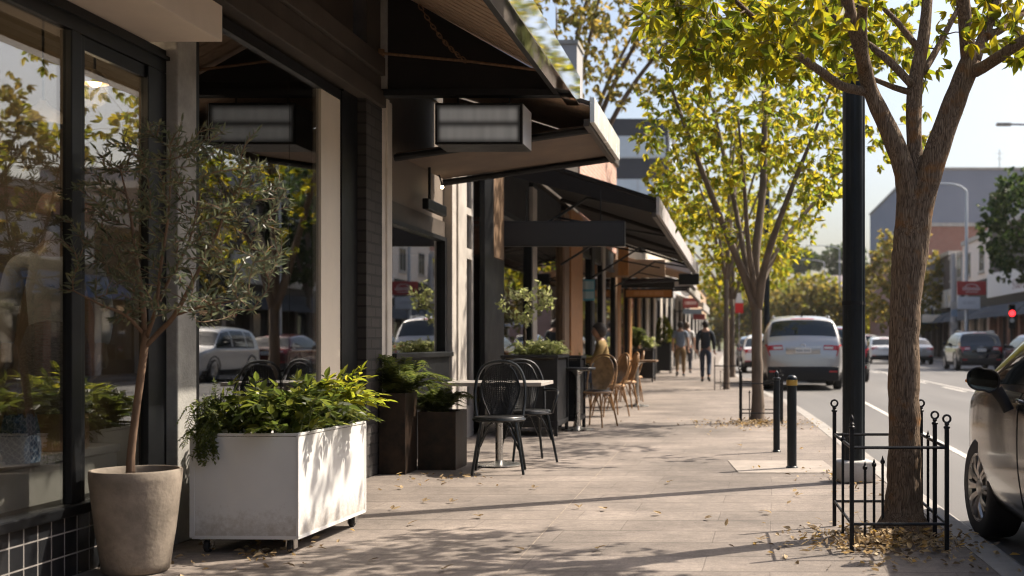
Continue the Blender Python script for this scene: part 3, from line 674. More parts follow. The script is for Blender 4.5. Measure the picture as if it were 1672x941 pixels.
# ------------------------------------------------------------------ awnings
def thick_sheet(mb, pts, t):
    """quad pts (4), thickened downwards"""
    a = [Vector(p) for p in pts]; b = [p - Vector((0,0,t)) for p in a]
    V = [mb.bm.verts.new(p) for p in a+b]
    fs = [mb.bm.faces.new([V[i] for i in f]) for f in ((0,1,2,3),(7,6,5,4),(0,4,5,1),(1,5,6,2),(2,6,7,3),(3,7,4,0))]
    bmesh.ops.recalc_face_normals(mb.bm, faces=fs)
    return mb
WX = -2.94
slats = mat('slat_board', (.44,.31,.215), .6, 0, .35, 3, stretch=(1,14,14))
# awning nearest the camera
a0 = thing('board_awning', 'timber lined awning with a black end panel, highest and nearest at the top', 'awning', (0, 3.0, 0))
c0 = MB(); y = -3.6
while y < 7.05:
    thick_sheet(c0, [(-2.98,y,4.06),(-1.45,y,3.235),(-1.45,y+.145,3.235),(-2.98,y+.145,4.06)], .03); y += .18
c0.build('lining', slats, a0)
thick_sheet(MB(), [(-3.0,-3.6,4.14),(-1.42,-3.6,3.29),(-1.42,7.1,3.29),(-3.0,7.1,4.14)], .04).build('roof_sheet', M['beam_paint'], a0)
MB().box(-1.44, -1.33, -3.6, 7.12, 3.03, 3.27, bev=.004).build('fascia', M['fascia_metal'], a0)
MB().box(-1.53, -1.443, -3.6, 7.1, 3.10, 3.18).build('gutter_beam', M['black_frame'], a0)
MB().prism([(-2.95,3.15),(-1.45,3.15),(-1.50,3.20),(-2.70,3.88),(-2.95,4.0)], 'Y', 7.06, 7.09).build('end_panel', M['canvas_black'], a0)
MB().box(-2.95, -1.44, 7.0, 7.12, 3.09, 3.145, bev=.006).build('end_rail', M['black_metal'], a0)
rodm = mat('rusty_rod', (.22,.12,.06), .6, .5, .5, 30)
MB().tube([(-2.94,6.98,3.43),(-2.2,6.97,3.36),(-1.55,6.98,3.28)], .012, 7).tube([(-2.94,6.98,3.40),(-2.94,6.98,3.46)], .035, 8).build('tie_rod', rodm, a0)
ch = MB()   # chain hung from the lining down to the tie rod
p0, p1 = Vector((-2.60,6.9,3.80)), Vector((-2.24,6.95,3.36)); nl = 15
for i in range(nl):
    c = p0.lerp(p1, (i+.5)/nl) - Vector((0,0,.05*math.sin(math.pi*(i+.5)/nl))); ax = (p1-p0).normalized()
    s_ = Vector((0,1,0)) if i % 2 else ax.cross(Vector((0,1,0))).normalized()
    ch.tube([c + ax*.030*math.cos(2*math.pi*k/10) + s_*.014*math.sin(2*math.pi*k/10) for k in range(10)], .0052, 5, close=True)
ch.build('chain', rodm, a0)
MB().box(-2.97, -2.90, 7.02, 7.10, 3.15, 4.6).build('wall_bracket', M['concrete'], a0)
# second awning
def awning(name, label, y0, y1, zw, zo, xo, top_m, under_m, fasc_m, fz0, fz1, struts, group=None):
    t = thing(name, label, 'awning', (0, y0, 0), 0, group); D = y1-y0
    thick_sheet(MB(), [(-2.98,0,zw),(xo,0,zo),(xo,D,zo),(-2.98,D,zw)], .03).build('canopy', top_m, t)
    n = max(3, int(D/.16)); u = MB()
    for k in range(n):
        a = k*D/n
        thick_sheet(u, [(-2.97,a,zw-.034),(xo-.01,a,zo-.034),(xo-.01,a+D/n-.006,zo-.034),(-2.97,a+D/n-.006,zw-.034)], .012)
    u.build('lining', under_m, t)
    MB().box(xo, xo+.04, -.02, D+.02, fz0, fz1, bev=.004).build('fascia', fasc_m, t)
    MB().box(xo-.05, xo-.003, -.02, D+.02, fz0-.03, fz0+.03).build('edge_rail', M['beam_paint'], t)
    for yl, z0, z1 in struts:
        MB().tube([(-2.96,yl,z0),(xo-.03,yl,z1)], .032, 8).build('strut', M['black_metal'], t)
    return t
pale_slab = None
aw1 = awning('metal_edged_awning', 'brown lined awning with a bright metal fascia behind the lightbox sign', 10.14, 12.2, 3.62, 3.07, -1.25, M['beam_paint'], slats, M['fascia_white'], 2.89, 3.10, [(.32,2.65,2.89),(2.03,2.66,2.90)])
MB().prism([(-2.96,2.70),(-1.28,2.93),(-1.28,3.02),(-2.96,3.55)], 'Y', 2.02, 2.05).build('end_panel', M['canvas_brown'], aw1)
thick_sheet(MB(), [(-2.96,.36,2.70),(-1.3,.36,2.94),(-1.3,2.0,2.94),(-2.96,2.0,2.71)], .012).build('soffit_panel', M['canvas_brown'], aw1)
aw2 = awning('black_awning', 'long black canvas awning with pale edge over the cafe tables', 15.6, 28.6, 3.52, 2.92, -1.08, M['canvas_black'], M['canvas_black'], M['canvas_grey'], 2.70, 2.93, [])
for yl in (.3, 4.5, 8.6, 12.8):
    MB().tube([(-2.96,yl,2.35),(-2.0,yl,2.95),(-1.12,yl,2.80)], .02, 7).tube([(-2.4,yl,2.70),(-1.6,yl,2.55)], .015, 6).build('arm', M['black_metal'], aw2)
    MB().tube([(-2.96,yl,3.42),(-1.1,yl,2.83)], .035, 6).build('rib', M['canvas_black'], aw2)
MB().prism([(-2.96,3.44),(-1.10,2.86),(-1.10,2.72),(-2.96,3.2)], 'Y', .0, .03).build('end_panel', M['canvas_black'], aw2)
awning('tan_awning', 'shallow tan awning with pale edge beyond the long black awning', 29.6, 33.5, 3.2, 2.75, -1.25, M['tan'], M['tan'], M['canvas_grey'], 2.52, 2.8, [(.1,2.5,2.6),(3.8,2.5,2.6)], 'farther awnings in the left row')
awning('grey_awning', 'pale grey awning above the dark red hanging sign', 35, 44, 3.2, 2.8, -1.5, M['canvas_grey'], M['canvas_grey'], M['white_trim'], 2.55, 2.85, [(.1,2.5,2.6)], 'farther awnings in the left row')
awning('far_awning', 'small cream awning farthest along the left row', 56, 66, 3.3, 2.9, -1.75, M['cream_paint'], M['cream_paint'], M['white_trim'], 2.6, 2.95, [(.1,2.5,2.6)], 'farther awnings in the left row')

# ------------------------------------------------------------------ signs hung in front of the shops
# blurred lightbox
def hung(name, label, px0, px1, py0, py1, Y, D, body_m, face_m=None, cat='sign', group=None, hang=0.0, border=.02, side_m=None):
    x0, x1, z0, z1 = PX(px0,Y), PX(px1,Y), PZ(py1,Y), PZ(py0,Y)
    t = thing(name, label, cat, ((x0+x1)/2, Y, z0), 0, group); w2 = (x1-x0)/2; h = z1-z0
    MB().box(-w2, w2, 0, D, 0, h, bev=.006).build('cabinet', body_m, t)
    if face_m: MB().box(-w2+border, w2-border, -.008, -.001, border, h-border).build('face', face_m, t)
    if side_m: MB().box(w2+.001, w2+.006, .01, D-.01, .01, h-.01).build('side_panel', side_m, t)
    if hang:
        for s_ in (-.6, .6): MB().tube([(w2*s_, D/2, h),(w2*s_, D/2, h+hang)], .008, 6).build('hanger', M['black_metal'], t)
    return t, w2, h
Y = 9.9; x0, x1 = PX(710,Y), PX(853,Y)
h_ = PZ(168,Y)-PZ(236,Y)
hung('lightbox_sign', 'black framed lightbox sign with two blurred pale rows hanging under the awning', 710, 853, 168, 236, Y, .4, M['black_metal'],
     smear_mat('lightbox_face', (.03,.03,.03), (.38,.38,.375), 0, [(h_*.71,.052),(h_*.27,.054)], (x1-x0)/2*.95, emit=.14, blur=.7, soft=True), hang=.09, side_m=mat('lightbox_side', (.80,.82,.86), .3))
hung('black_fascia_sign', 'long blank black sign hung crosswise beneath the long black awning', 818, 1020, 361, 402, 15.4, .12, M['black_metal'], mat('sign_black', (.007,.007,.008), .5), hang=.4)
hung('thin_black_sign', 'thin black signboard above the orange timber sign', 985, 1101, 455, 470, 31.0, .15, M['black_frame'], group='hanging signs farther along')
hung('orange_sign', 'orange timber signboard right under the thin black sign', 1020, 1099, 472, 487, 31.02, .12, M['black_frame'], smear_mat('orange_face', (.42,.18,.04), (.55,.30,.12), 0, [(.12,.05)], .4), border=.03, group='hanging signs farther along')
hung('tan_board', 'tan fascia board set over the brick shop entrance', 950, 1086, 424, 453, 29.0, .08, M['tan'], group='hanging signs farther along')
hung('amber_panel', 'small amber timber panel glowing in sun below the black awning', 1009, 1026, 404, 450, 28.2, .06, M['orange_wood'], group='hanging signs farther along')
hung('grey_board', 'pale grey board at the far end of the black awning', 1084, 1140, 428, 447, 34.5, .08, M['canvas_grey'], group='hanging signs farther along')
hung('dark_red_sign', 'dark red hanging sign with a blurred pale word near the walkers', 1115, 1140, 487, 503, 47, .12, mat('deep_red', (.16,.02,.02), .5), smear_mat('red_face', (.20,.025,.022), (.50,.36,.32), 0, [(.19,.06)], .24), group='hanging signs farther along')
hung('slate_sign', 'slate grey hanging sign below the dark red sign', 1115, 1146, 505, 513, 52, .12, mat('slate', (.20,.24,.28), .5), group='hanging signs farther along')
hung('small_red_sign', 'small faded red sign farthest along the left row', 1132, 1151, 513, 522, 60, .12, mat('faded_red', (.32,.06,.06), .5), group='hanging signs farther along')
t = thing('round_sign', 'round white projecting sign on a short arm beyond the awnings', 'sign', (PX(1121,46), 46, PZ(475,46)), 0, 'hanging signs farther along')
MB().lathe([(.21,-.05),(.21,.05)], 28, axis='Y').build('disc', M['white_paint'], t); MB().tube([(-.2,0,0),(-.9,0,0)], .02, 6).build('arm', M['black_metal'], t)
hung('black_box_sign', 'black box sign at the outer tip of the long awning', 1108, 1141, 447, 465, 29.3, .3, M['black_frame'], group='hanging signs farther along')
import numpy as np
# ------------------------------------------------------------------ leaves, stems, trees
def rv(r=rng): 
    while True:
        v = Vector((r.uniform(-1,1), r.uniform(-1,1), r.uniform(-1,1)))
        if .05 < v.length < 1: return v.normalized()
class Leaves:
    def __init__(s): s.V = []; s.F = []
    def add(s, p, d, nrm, L, W, fold=.25, curl=.12):
        d = d.normalized(); a = d.cross(nrm)
        if a.length < 1e-4: a = d.orthogonal()
        a.normalize(); n = a.cross(d)
        b = len(s.V); h = W*.5
        for (t, x) in ((0,0),(.32,h),(.68,h*.78),(1,0),(.68,-h*.78),(.32,-h)):
            q = p + d*(L*t) + a*x + n*(abs(x)*fold - curl*L*t*t)
            s.V.append((q.x,q.y,q.z))
        s.F += [(b,b+1,b+2,b+3),(b,b+3,b+4,b+5)]
    def build(s, name, m, parent=None): return pydata(name, s.V, s.F, m, parent)

def spline(pts, rad, step=.12):
    P = [Vector(p) for p in pts]; out = []; rr = []
    for i in range(len(P)-1):
        p0 = P[i-1] if i else P[0]*2-P[1]; p1, p2 = P[i], P[i+1]; p3 = P[i+2] if i+2 < len(P) else P[i+1]*2-P[i]
        n = max(1, int((p2-p1).length/step))
        for k in range(n):
            t = k/n
            out.append(.5*((2*p1)+(p2-p0)*t+(2*p0-5*p1+4*p2-p3)*t*t+(3*p1-p0-3*p2+p3)*t**3)); rr.append(rad[i]+(rad[i+1]-rad[i])*t)
    out.append(P[-1]); rr.append(rad[-1])
    return out, rr

def make_tree(name, label, loc, trunk, limbs, targets, leafm, barkm, L=.1, W=.05, nleaf=26, group=None, seed=1, cluster=.32, droop=.35, cat='tree', trunk_n=14, step=.12, twigm=None, knob=.05, min_r=.004, spread=1.0, limb_n=8):
    r = random.Random(seed)
    t = thing(name, label, cat, loc, 0, group)
    mb = MB(); pts, rad = spline(*trunk, step); LIMBCORE = []
    rad = [q*(1+r.uniform(-knob,knob)) for q in rad]
    pts = [p + Vector((r.uniform(-1,1),r.uniform(-1,1),0))*rad[i]*knob for i,p in enumerate(pts)]
    mb.tube(pts, rad, trunk_n)
    for lp, lr in limbs:
        if lr[0] > .016:
            a, b = spline(lp, lr, step); b = [q*(1+r.uniform(-knob,knob)) for q in b]
            mb.tube(a, b, max(limb_n, trunk_n-4)); LIMBCORE.append((a, [q*.5 for q in b]))
    mb.build('trunk', barkm, t, smooth=True, angle=180)
    br = MB(); nodes = []; nrad = []
    for a, b in LIMBCORE: br.tube(a, b, 5)  # unseen cores inside the limbs, added to tie the branches mesh together
    for lp, lr in limbs:
        a, b = spline(lp, lr, step)
        if lr[0] <= .016: br.tube(a, b, limb_n)
        k0 = len(a)//4
        nodes += a[k0:]; nrad += b[k0:]
    lv = Leaves()
    A = np.array([tuple(n) for n in nodes])
    T = [Vector(q) for q in targets]
    T.sort(key=lambda q: float(((A-np.array(tuple(q)))**2).sum(1).min()))
    base = Vector((0,0,trunk[0][-1][2]))
    for q in T:
        Aq = np.array([tuple(n) for n in nodes]); dd = ((Aq-np.array(tuple(q)))**2).sum(1) + np.maximum(0, Aq[:,2]-q.z)**2*1.5
        i = int(dd.argmin()); s = nodes[i]; ln = (q-s).length
        if ln < .03: continue
        mid = s.lerp(q,.5) + Vector((r.uniform(-1,1),r.uniform(-1,1),r.uniform(.1,1)))*ln*.13
        r0 = min(nrad[i]*.7, min_r + .007*ln); r1 = min_r*.6
        path, pr = spline([s,mid,q],[r0,(r0+r1)/2,r1], max(.12, ln/5))
        br.tube(path, pr, 5, cap=False)
        nodes += path[1:]; nrad += pr[1:]
        out = (q-s).normalized()
        for k in range(max(1, nleaf//5)):      # whorls of five leaflets hanging from one stalk
            u = r.random(); pbase = path[-1].lerp(s, u*min(1, cluster*1.2/ln)) + rv(r)*(cluster*spread*r.random()**.7)*.8
            ax = (out*.4 + rv(r)*.8 + Vector((0,0,-droop))).normalized(); e1 = ax.orthogonal().normalized(); e2 = ax.cross(e1); ph = r.uniform(0,6.28); zz = r.uniform(.75,1.15)
            for c in range(5):
                an = ph + c*1.2566 + r.uniform(-.25,.25); rad_ = e1*math.cos(an) + e2*math.sin(an)
                z = zz*r.uniform(.62,1.2); lv.add(pbase, ax*r.uniform(.45,.9) + rad_*.75 + Vector((0,0,-.15)), (ax*-.8 + rad_*.5 + rv(r)*.35), L*z, W*z, fold=.15, curl=.25)
    br.build('branches', twigm or barkm, t, smooth=True, angle=180)
    lv.build('crown', leafm, t)
    return t

def ell_targets(n, c, rad, seed, shell=.5, cut=None):
    r = random.Random(seed); out = []
    while len(out) < n:
        v = rv(r) * (r.random()**(1/3.0) if r.random() > shell else r.uniform(.75,1))
        p = (c[0]+v.x*rad[0], c[1]+v.y*rad[1], c[2]+v.z*rad[2])
        if cut and not cut(p): continue
        out.append(p)
    return out

street_leaf = leaf_mat('street_leaf', [(.042,.056,.008),(.072,.080,.009),(.108,.098,.011),(.15,.118,.013)], trans=.6, tval=3.8)
street_leaf_far = leaf_mat('street_leaf_far', [(.044,.060,.010),(.078,.086,.012),(.122,.110,.014),(.172,.132,.018)], trans=.62, tval=4.0)
dark_leaf = leaf_mat('dark_leaf', [(.018,.034,.012),(.03,.05,.014),(.05,.065,.016)], trans=.35)
gold_leaf = leaf_mat('gold_leaf', [(.055,.06,.018),(.10,.088,.024),(.18,.125,.032)], trans=.5, tval=3.4)
olive_leaf = leaf_mat('olive_leaf', [(.044,.055,.036),(.074,.086,.054),(.12,.118,.066)], trans=.35, rough=.34)
bush_leaf = leaf_mat('bush_leaf', [(.028,.042,.012),(.054,.068,.014),(.098,.102,.020)], trans=.45, rough=.36, tval=3.6)
fern_leaf = leaf_mat('fern_leaf', [(.036,.052,.016),(.064,.080,.020),(.105,.112,.03)], trans=.45)
pale_leaf = leaf_mat('pale_leaf', [(.13,.15,.05),(.22,.235,.10),(.34,.33,.18)], trans=.45)
dry_leaf = leaf_mat('dry_leaf', [(.08,.055,.035),(.15,.105,.06),(.27,.19,.10),(.42,.33,.21),(.40,.24,.05)], trans=.15, rough=.7)

# ------------------------------------------------------------------ street trees along the kerb
def q(px, py, Y, dy=0.0, o=(0,0,0)): 
    Yy = Y+dy
    return (PX(px,Yy)-o[0], Yy-o[1], PZ(py,Yy)-o[2])
B1 = (PX(1475,6.9), 6.9, 0)
def k(px, py, dy=0.0): return q(px, py, 6.9, dy, B1)
S = 6.9/2000
tr1 = ([(0,0,-.08),(0,0,.03),k(1476,840),k(1476,790),k(1477,700),k(1476,600),k(1478,500),k(1485,420),k(1490,370),k(1494,330),k(1496,290)],
       [58*S,46*S,34*S,28.5*S,26*S,25.5*S,26*S,28.5*S,24*S,20*S,10*S])
lm1 = [
 ([k(1473,470,-.02),k(1477,400,-.02),k(1482,345),k(1478,285),k(1456,223),k(1421,147),k(1407,89,-.1),k(1388,22,-.15),k(1372,-60,-.2),k(1350,-220,-.3),k(1335,-400,-.4)],[15*S,18.5*S,19.5*S,18*S,16.5*S,13*S,11.5*S,11*S,10*S,7*S,3*S]),
 ([k(1412,115,-.1),k(1407,45,-.2),k(1410,0,-.3),k(1420,-120,-.5),k(1440,-330,-.6)],[8*S,8.5*S,8*S,6*S,2*S]),
 ([k(1415,150),k(1375,141,-.1),k(1345,120,-.2),k(1300,88,-.35),k(1250,45,-.5),k(1205,5,-.6),k(1140,-70,-.7)],[8*S,7.4*S,7*S,6*S,5*S,3.6*S,2*S]),
 ([k(1497,320),k(1495,268,.05),k(1492,201,.1),k(1495,134,.15),k(1508,62,.2),k(1514,0,.25),k(1520,-120,.35),k(1515,-330,.4)],[13*S,13*S,13*S,13*S,10.5*S,9*S,7*S,2.5*S]),
 ([k(1490,140,.1),k(1455,103,.2),k(1420,74,.3),k(1375,40,.4),k(1330,-5,.5)],[7*S,7*S,6*S,4*S,2*S]),
 ([k(1490,152,.1),k(1460,143,.2),k(1428,130,.3),k(1395,118,.4)],[5.5*S,5*S,4*S,2*S]),
 ([k(1500,80,.2),k(1465,36,.3),k(1432,0,.4),k(1390,-70,.5)],[6*S,5*S,4*S,2*S]),
 ([k(1508,118,.15),k(1530,80,.3),k(1548,45,.4),k(1570,0,.5),k(1590,-80,.6)],[6*S,5.5*S,5*S,4*S,2*S]),
 ([k(1491,480,-.01),k(1497,410,-.01),k(1504,340),k(1517,286),k(1541,214),k(1566,147),k(1586,98)],[14*S,19*S,21*S,21*S,19.5*S,18*S,17*S]),
 ([k(1583,110),k(1577,45,-.05),k(1571,-10,-.1),k(1560,-120,-.2),k(1540,-330,-.2)],[14*S,12*S,11*S,9*S,3*S]),
 ([k(1588,100),k(1600,75,.1),k(1620,22,.2),k(1645,-60,.3),k(1680,-250,.4)],[13*S,10*S,9*S,7*S,2.5*S]),
 ([k(1588,115),k(1605,110,-.1),k(1672,66,-.3),k(1730,30,-.4),k(1820,-60,-.5)],[12*S,10*S,8.5*S,7*S,3*S]),
 ([k(1612,60,.1),k(1640,45,.25),k(1680,12,.4),k(1740,-60,.5)],[7*S,6*S,5*S,2.5*S]),
]
T1 = []
r_ = random.Random(31)
for _ in range(60):   # low leafy sprays over the footpath
    T1.append(k(r_.uniform(1075,1370), r_.triangular(-30,135,60), r_.uniform(-1.0,.7)))
for _ in range(26): T1.append(k(r_.uniform(1330,1480), r_.uniform(-30,120), r_.uniform(.3,1.5)))
for _ in range(13): T1.append(k(r_.uniform(1540,1690), r_.uniform(-40,80), r_.uniform(-.4,1.2)))
for _ in range(4): T1.append(k(r_.uniform(1640,1680), r_.uniform(60,100), r_.uniform(-.2,.8)))
T1 += ell_targets(150, (0,-.2,4.7), (2.1,2.2,1.5), 5, cut=lambda p: p[2] > 3.25)
tree1 = make_tree('street_tree', 'big nearest street tree with rough brown trunk inside the iron guard', B1, tr1, lm1, T1, street_leaf, M['bark'], L=.085, W=.035, nleaf=35, group='street trees along the kerb', seed=11, trunk_n=24, step=.05, twigm=M['twig'], knob=.035, cluster=.24, limb_n=9)

def limbset(o, Y, lines):
    return [([q(x,y,Y,dy,o) for (x,y,dy) in ln], rr) for ln, rr in lines]
def tree2():
    Y = 16.5; o = (PX(1237,Y), Y, 0); s = Y/2000
    trunk = ([(0,0,-.06),(0,0,.05),q(1237,640,Y,0,o),q(1236,580,Y,0,o),q(1236,520,Y,0,o),q(1235,480,Y,0,o)],[16*s,12*s,9.5*s,8.6*s,8.6*s,7*s])
    lines = [
     ([(1235,505,0),(1215,450,0),(1170,340,-.3),(1120,210,-.6),(1085,110,-.8)],[8*s,6.5*s,5*s,3.5*s,1.5*s]),
     ([(1234,500,0),(1218,430,.2),(1195,310,.5),(1165,180,.7),(1140,60,.9)],[6*s,5*s,4*s,3*s,1.5*s]),
     ([(1236,500,0),(1234,420,0),(1246,300,.2),(1248,180,.2),(1245,40,.3)],[8*s,7*s,6*s,4.5*s,2*s]),
     ([(1238,505,0),(1250,430,-.2),(1280,340,-.5),(1320,240,-.7),(1365,130,-.9)],[7*s,6*s,4.5*s,3*s,1.5*s]),
     ([(1236,495,0),(1222,400,-.3),(1215,300,-.6),(1205,190,-.9)],[5*s,4*s,3*s,1.5*s]),
     ([(1240,470,.1),(1275,400,.5),(1330,330,.9),(1390,260,1.1)],[5*s,4*s,3*s,1.5*s]),
    ]
    lm = limbset(o, Y, lines)
    r = random.Random(4); T = []
    while len(T) < 175:
        px, py = r.uniform(1015,1420), r.uniform(-120,430)
        dx, dyv = (px-1222)/192, (py-150)/275
        if dx*dx+dyv*dyv > 1: continue
        if py > 300 and 1140 < px < 1290 and r.random() < .8: continue
        if py > 330 and r.random() < .65: continue
        T.append(q(px, py, Y, r.uniform(-1.5,1.5), o))
    for _ in range(36): T.append((r.uniform(-.3,2.0), r.uniform(-4.4,-1.6), r.uniform(3.0,4.9)))
    return make_tree('street_tree', 'second street tree with fanning limbs and yellow green crown behind the bollards', o, trunk, lm, T, street_leaf_far, M['bark_far'], L=.115, W=.05, nleaf=45, group='street trees along the kerb', seed=21, trunk_n=12, twigm=M['bark_far'], cluster=.38)
tree2()
def simple_tree(name, label, x, y, h_trunk, c, rad, n, leafm, barkm, group, seed, L=.16, W=.085, nleaf=26, tr=.12, z0=0.0, nl=6, cluster=.4, cut=None, shell=.5, lean=0.0):
    r = random.Random(seed); o = (x, y, z0)
    trunk = ([(0,0,-.1),(0,0,.05),(lean*.4,0,h_trunk*.5),(lean,0,h_trunk)],[tr*1.35,tr*1.1,tr*.9,tr*.8])
    lm = []
    for i in range(nl):
        a = 2*math.pi*(i+r.random()*.6)/nl; e = Vector((math.cos(a)*rad[0]*.75, math.sin(a)*rad[1]*.75, rad[2]*r.uniform(0,.7)))
        tip = Vector(c) + e; st = Vector((lean,0,h_trunk-.12))
        m1 = st.lerp(tip,.45) + Vector((0,0,.12*(tip-st).length))
        lm.append(([st, m1, tip],[tr*.62,tr*.4,tr*.12]))
    lm.append(([Vector((lean,0,h_trunk-.1)), Vector((lean*.8+c[0]*.4,c[1]*.4,c[2])), Vector((c[0],c[1],c[2]+rad[2]*.7))],[tr*.65,tr*.45,tr*.1]))
    return make_tree(name, label, o, trunk, lm, ell_targets(n, c, rad, seed+100, shell, cut), leafm, barkm, L=L, W=W, nleaf=nleaf, group=group, seed=seed, trunk_n=10, step=.3, cluster=cluster, limb_n=6)
KT = 'street trees along the kerb'
simple_tree('street_tree', 'third street tree just past the silver car with olive drooping branches', PX(1186,28.2), 28.2, 2.6, (.35,.4,5.2), (2.2,2.2,2.7), 165, street_leaf_far, M['bark_far'], KT, 33, L=.14, W=.065, nleaf=35, tr=.07, cluster=.5)
simple_tree('street_tree', 'fourth street tree in the kerb row, close behind the third', PX(1196,38), 38, 2.5, (.2,.3,5.0), (2.6,2.4,2.6), 170, street_leaf_far, M['bark_far'], KT, 44, L=.2, W=.1, nleaf=24, tr=.085, cluster=.5)
simple_tree('street_tree', 'farthest street tree, closing the view along the footpath', PX(1195,52), 52, 2.5, (0,0,5.2), (3.0,2.6,3.0), 150, street_leaf_far, M['bark_far'], KT, 45, L=.24, W=.12, nleaf=24, tr=.14, cluster=.6)
# a loose branchy tree leaning over the roofs between the third street tree and the shops
simple_tree('roof_tree', 'thin leaved tree hanging over the awning roofs against the sky', -4.9, 33, 4.0, (1.5,-1.5,9.3), (3.4,2.6,2.1), 260, gold_leaf, M['bark_far'], None, 51, L=.19, W=.085, nleaf=25, tr=.16, cluster=.6, shell=.3)

# ------------------------------------------------------------------ olive tree in its clay pot
OX, OY = PX(222,5.72), 5.72
pot = thing('clay_pot', 'round beige clay pot holding the slender olive tree', 'pot', (OX, OY, 0))
MB().lathe([(.128,0),(.145,.012),(.150,.05),(.172,.2),(.188,.34),(.198,.43),(.200,.472),(.196,.48),(.186,.48),(.182,.47),(.178,.42)], 56, cap=False).lathe([(.0005,.003),(.128,.003)], 56, cap=False).build('shell', M['clay'], pot, smooth=True, angle=50)
MB().lathe([(.0005,.452),(.06,.456),(.12,.449),(.181,.447)], 24, cap=False).build('soil', M['soil'], pot, smooth=True)
def olive():
    Y = OY; o = (OX, OY, .44); s = Y/2000; r = random.Random(9)
    f = lambda px, py, dy=0: Vector(q(px, py, Y, dy, o))
    trunk = ([f(213,775),f(214,740),f(221,680),f(229,620),f(236,565),f(238,540)],[7.5*s,6.5*s,6*s,6*s,6.2*s,4.5*s])
    lines = [
     ([(236,560,0),(234,500,.02),(222,420,.04),(213,350,.06),(195,270,.06)],[5,4.2,3.3,2.4,1.2]),
     ([(238,565,0),(262,540,.0),(285,515,-.02),(320,450,-.06),(350,390,-.1),(375,330,-.12)],[4.5,4.4,4,3,2.2,1.2]),
     ([(240,550,0),(255,500,-.1),(262,440,-.15),(275,350,-.2),(280,250,-.2)],[3.5,3,2.5,1.8,1]),
     ([(234,545,0),(205,515,-.05),(165,498,-.12),(120,475,-.18)],[3,2.5,1.8,1]),
     ([(285,515,0),(335,500,-.1),(390,490,-.15)],[2.6,2,1]),
     ([(240,550,0),(270,470,.1),(310,390,.15),(330,300,.18)],[3,2.5,2,1]),
    ]
    t = thing('olive_tree', 'slender olive tree with fine grey green leaves growing in the clay pot', 'tree', o)
    mb = MB(); a, b = spline(*trunk, .02); b = [x*(1+r.uniform(-.04,.04)) for x in b]; mb.tube(a, b, 14); mb.build('trunk', M['olive_bark'], t, smooth=True, angle=180)
    br = MB(); nodes = []
    for ln, rr in lines:
        a, b = spline([f(*p) for p in ln], [x*s for x in rr], .03); br.tube(a, b, 8); nodes += a[len(a)//3:]
    lv = Leaves(); T = []
    while len(T) < 400:
        px, py = r.uniform(85,472), r.uniform(190,525)
        dx, dy = (px-285)/190, (py-375)/178
        if dx*dx+dy*dy > 1: continue
        T.append(f(px, py, r.uniform(-.38,.16) if px < 250 else r.uniform(-.5,.3)))
    for p in ((352,215),(395,250),(430,270),(455,300),(470,325),(262,215),(250,260),(190,240),(165,300),(80,290),(455,280),(90,470),(120,420),(400,490),(440,430),(418,215)):
        T.append(f(p[0], p[1], r.uniform(-.25,.1)))
    T.sort(key=lambda p: min((p-n).length for n in nodes))
    for p in T:
        c = min(nodes, key=lambda n: (p-n).length + max(0, n.z-p.z)*1.2); ln = (p-c).length
        if ln < .03: continue
        mid = c.lerp(p,.5) + Vector((r.uniform(-.12,.12),r.uniform(-.12,.12),r.uniform(-.05,.12)))*ln
        path, pr = spline([c,mid,p],[.0032,.0024,.0012], .02); br.tube(path, pr, 5, cap=False)
        nodes += path[2::3]
        ext = path[max(0, len(path)-18):]
        for i, pt in enumerate(ext):
            tdir = (ext[min(i+1,len(ext)-1)] - ext[max(i-1,0)])
            if tdir.length < 1e-6: continue
            tdir.normalize(); side = tdir.cross(rv(r)).normalized()
            for sg in (1,-1):
                z = r.uniform(.6,1.1)*(.75+.25*min(1,(len(ext)-i)/6))
                lv.add(pt, tdir*.75 + side*sg*.75 + Vector((0,0,r.uniform(-.1,.25))), rv(r), .056*z, .0125*z, fold=.15, curl=.1)
        lv.add(p, (p-mid), rv(r), .045, .010)
    br.build('branches', M['olive_bark'], t, smooth=True, angle=180); lv.build('crown', olive_leaf, t)
olive()

# ------------------------------------------------------------------ white planter trolley with its bush
PLX, PLY, PRZ = -2.222, 6.20, -R(2)
wp = thing('white_planter', 'white metal planter box on castors full of bright green bush', 'planter', (PLX-.27, PLY+.5, 0), PRZ)
pw, pl = .27, .50      # half width, half length
bodyp = MB()
for (x0,x1,y0,y1) in ((-pw,-pw+.012,-pl,pl),(pw-.012,pw,-pl,pl),(-pw+.012,pw-.012,-pl,-pl+.012),(-pw+.012,pw-.012,pl-.012,pl)): bodyp.box(x0,x1,y0,y1,.085,.595)
bodyp.box(-pw+.012,pw-.012,-pl+.012,pl-.012,.085,.10)
body = bodyp.build('panel_box', M['planter_white'], wp)
tr = MB(); e = .0035
for sx in (-1,1):
    for sy in (-1,1): tr.box(sx*pw-.012+e*sx, sx*pw+.012*0+e*sx if sx>0 else -pw+.012-e, sy*pl-.012 if sy>0 else -pl-e, sy*pl+e if sy>0 else -pl+.012, .083, .598)
tr.box(-pw-e,pw+e,-pl-e,-pl+.014,.598,.612,bev=.002).box(-pw-e,pw+e,pl-.014,pl+e,.598,.612,bev=.002).box(-pw-e,-pw+.014,-pl+.015,pl-.015,.598,.612,bev=.002).box(pw-.014,pw+e,-pl+.015,pl-.015,.598,.612,bev=.002)
tr.box(-pw-e,pw+e,-pl-e,-pl,.076,.092).box(pw,pw+e,-pl,pl,.076,.092)
tr.build('edge_trim', M['white_paint'], wp)
MB().box(-pw+.013,pw-.013,-pl+.013,pl-.013,.5,.545).build('soil', M['soil'], wp)
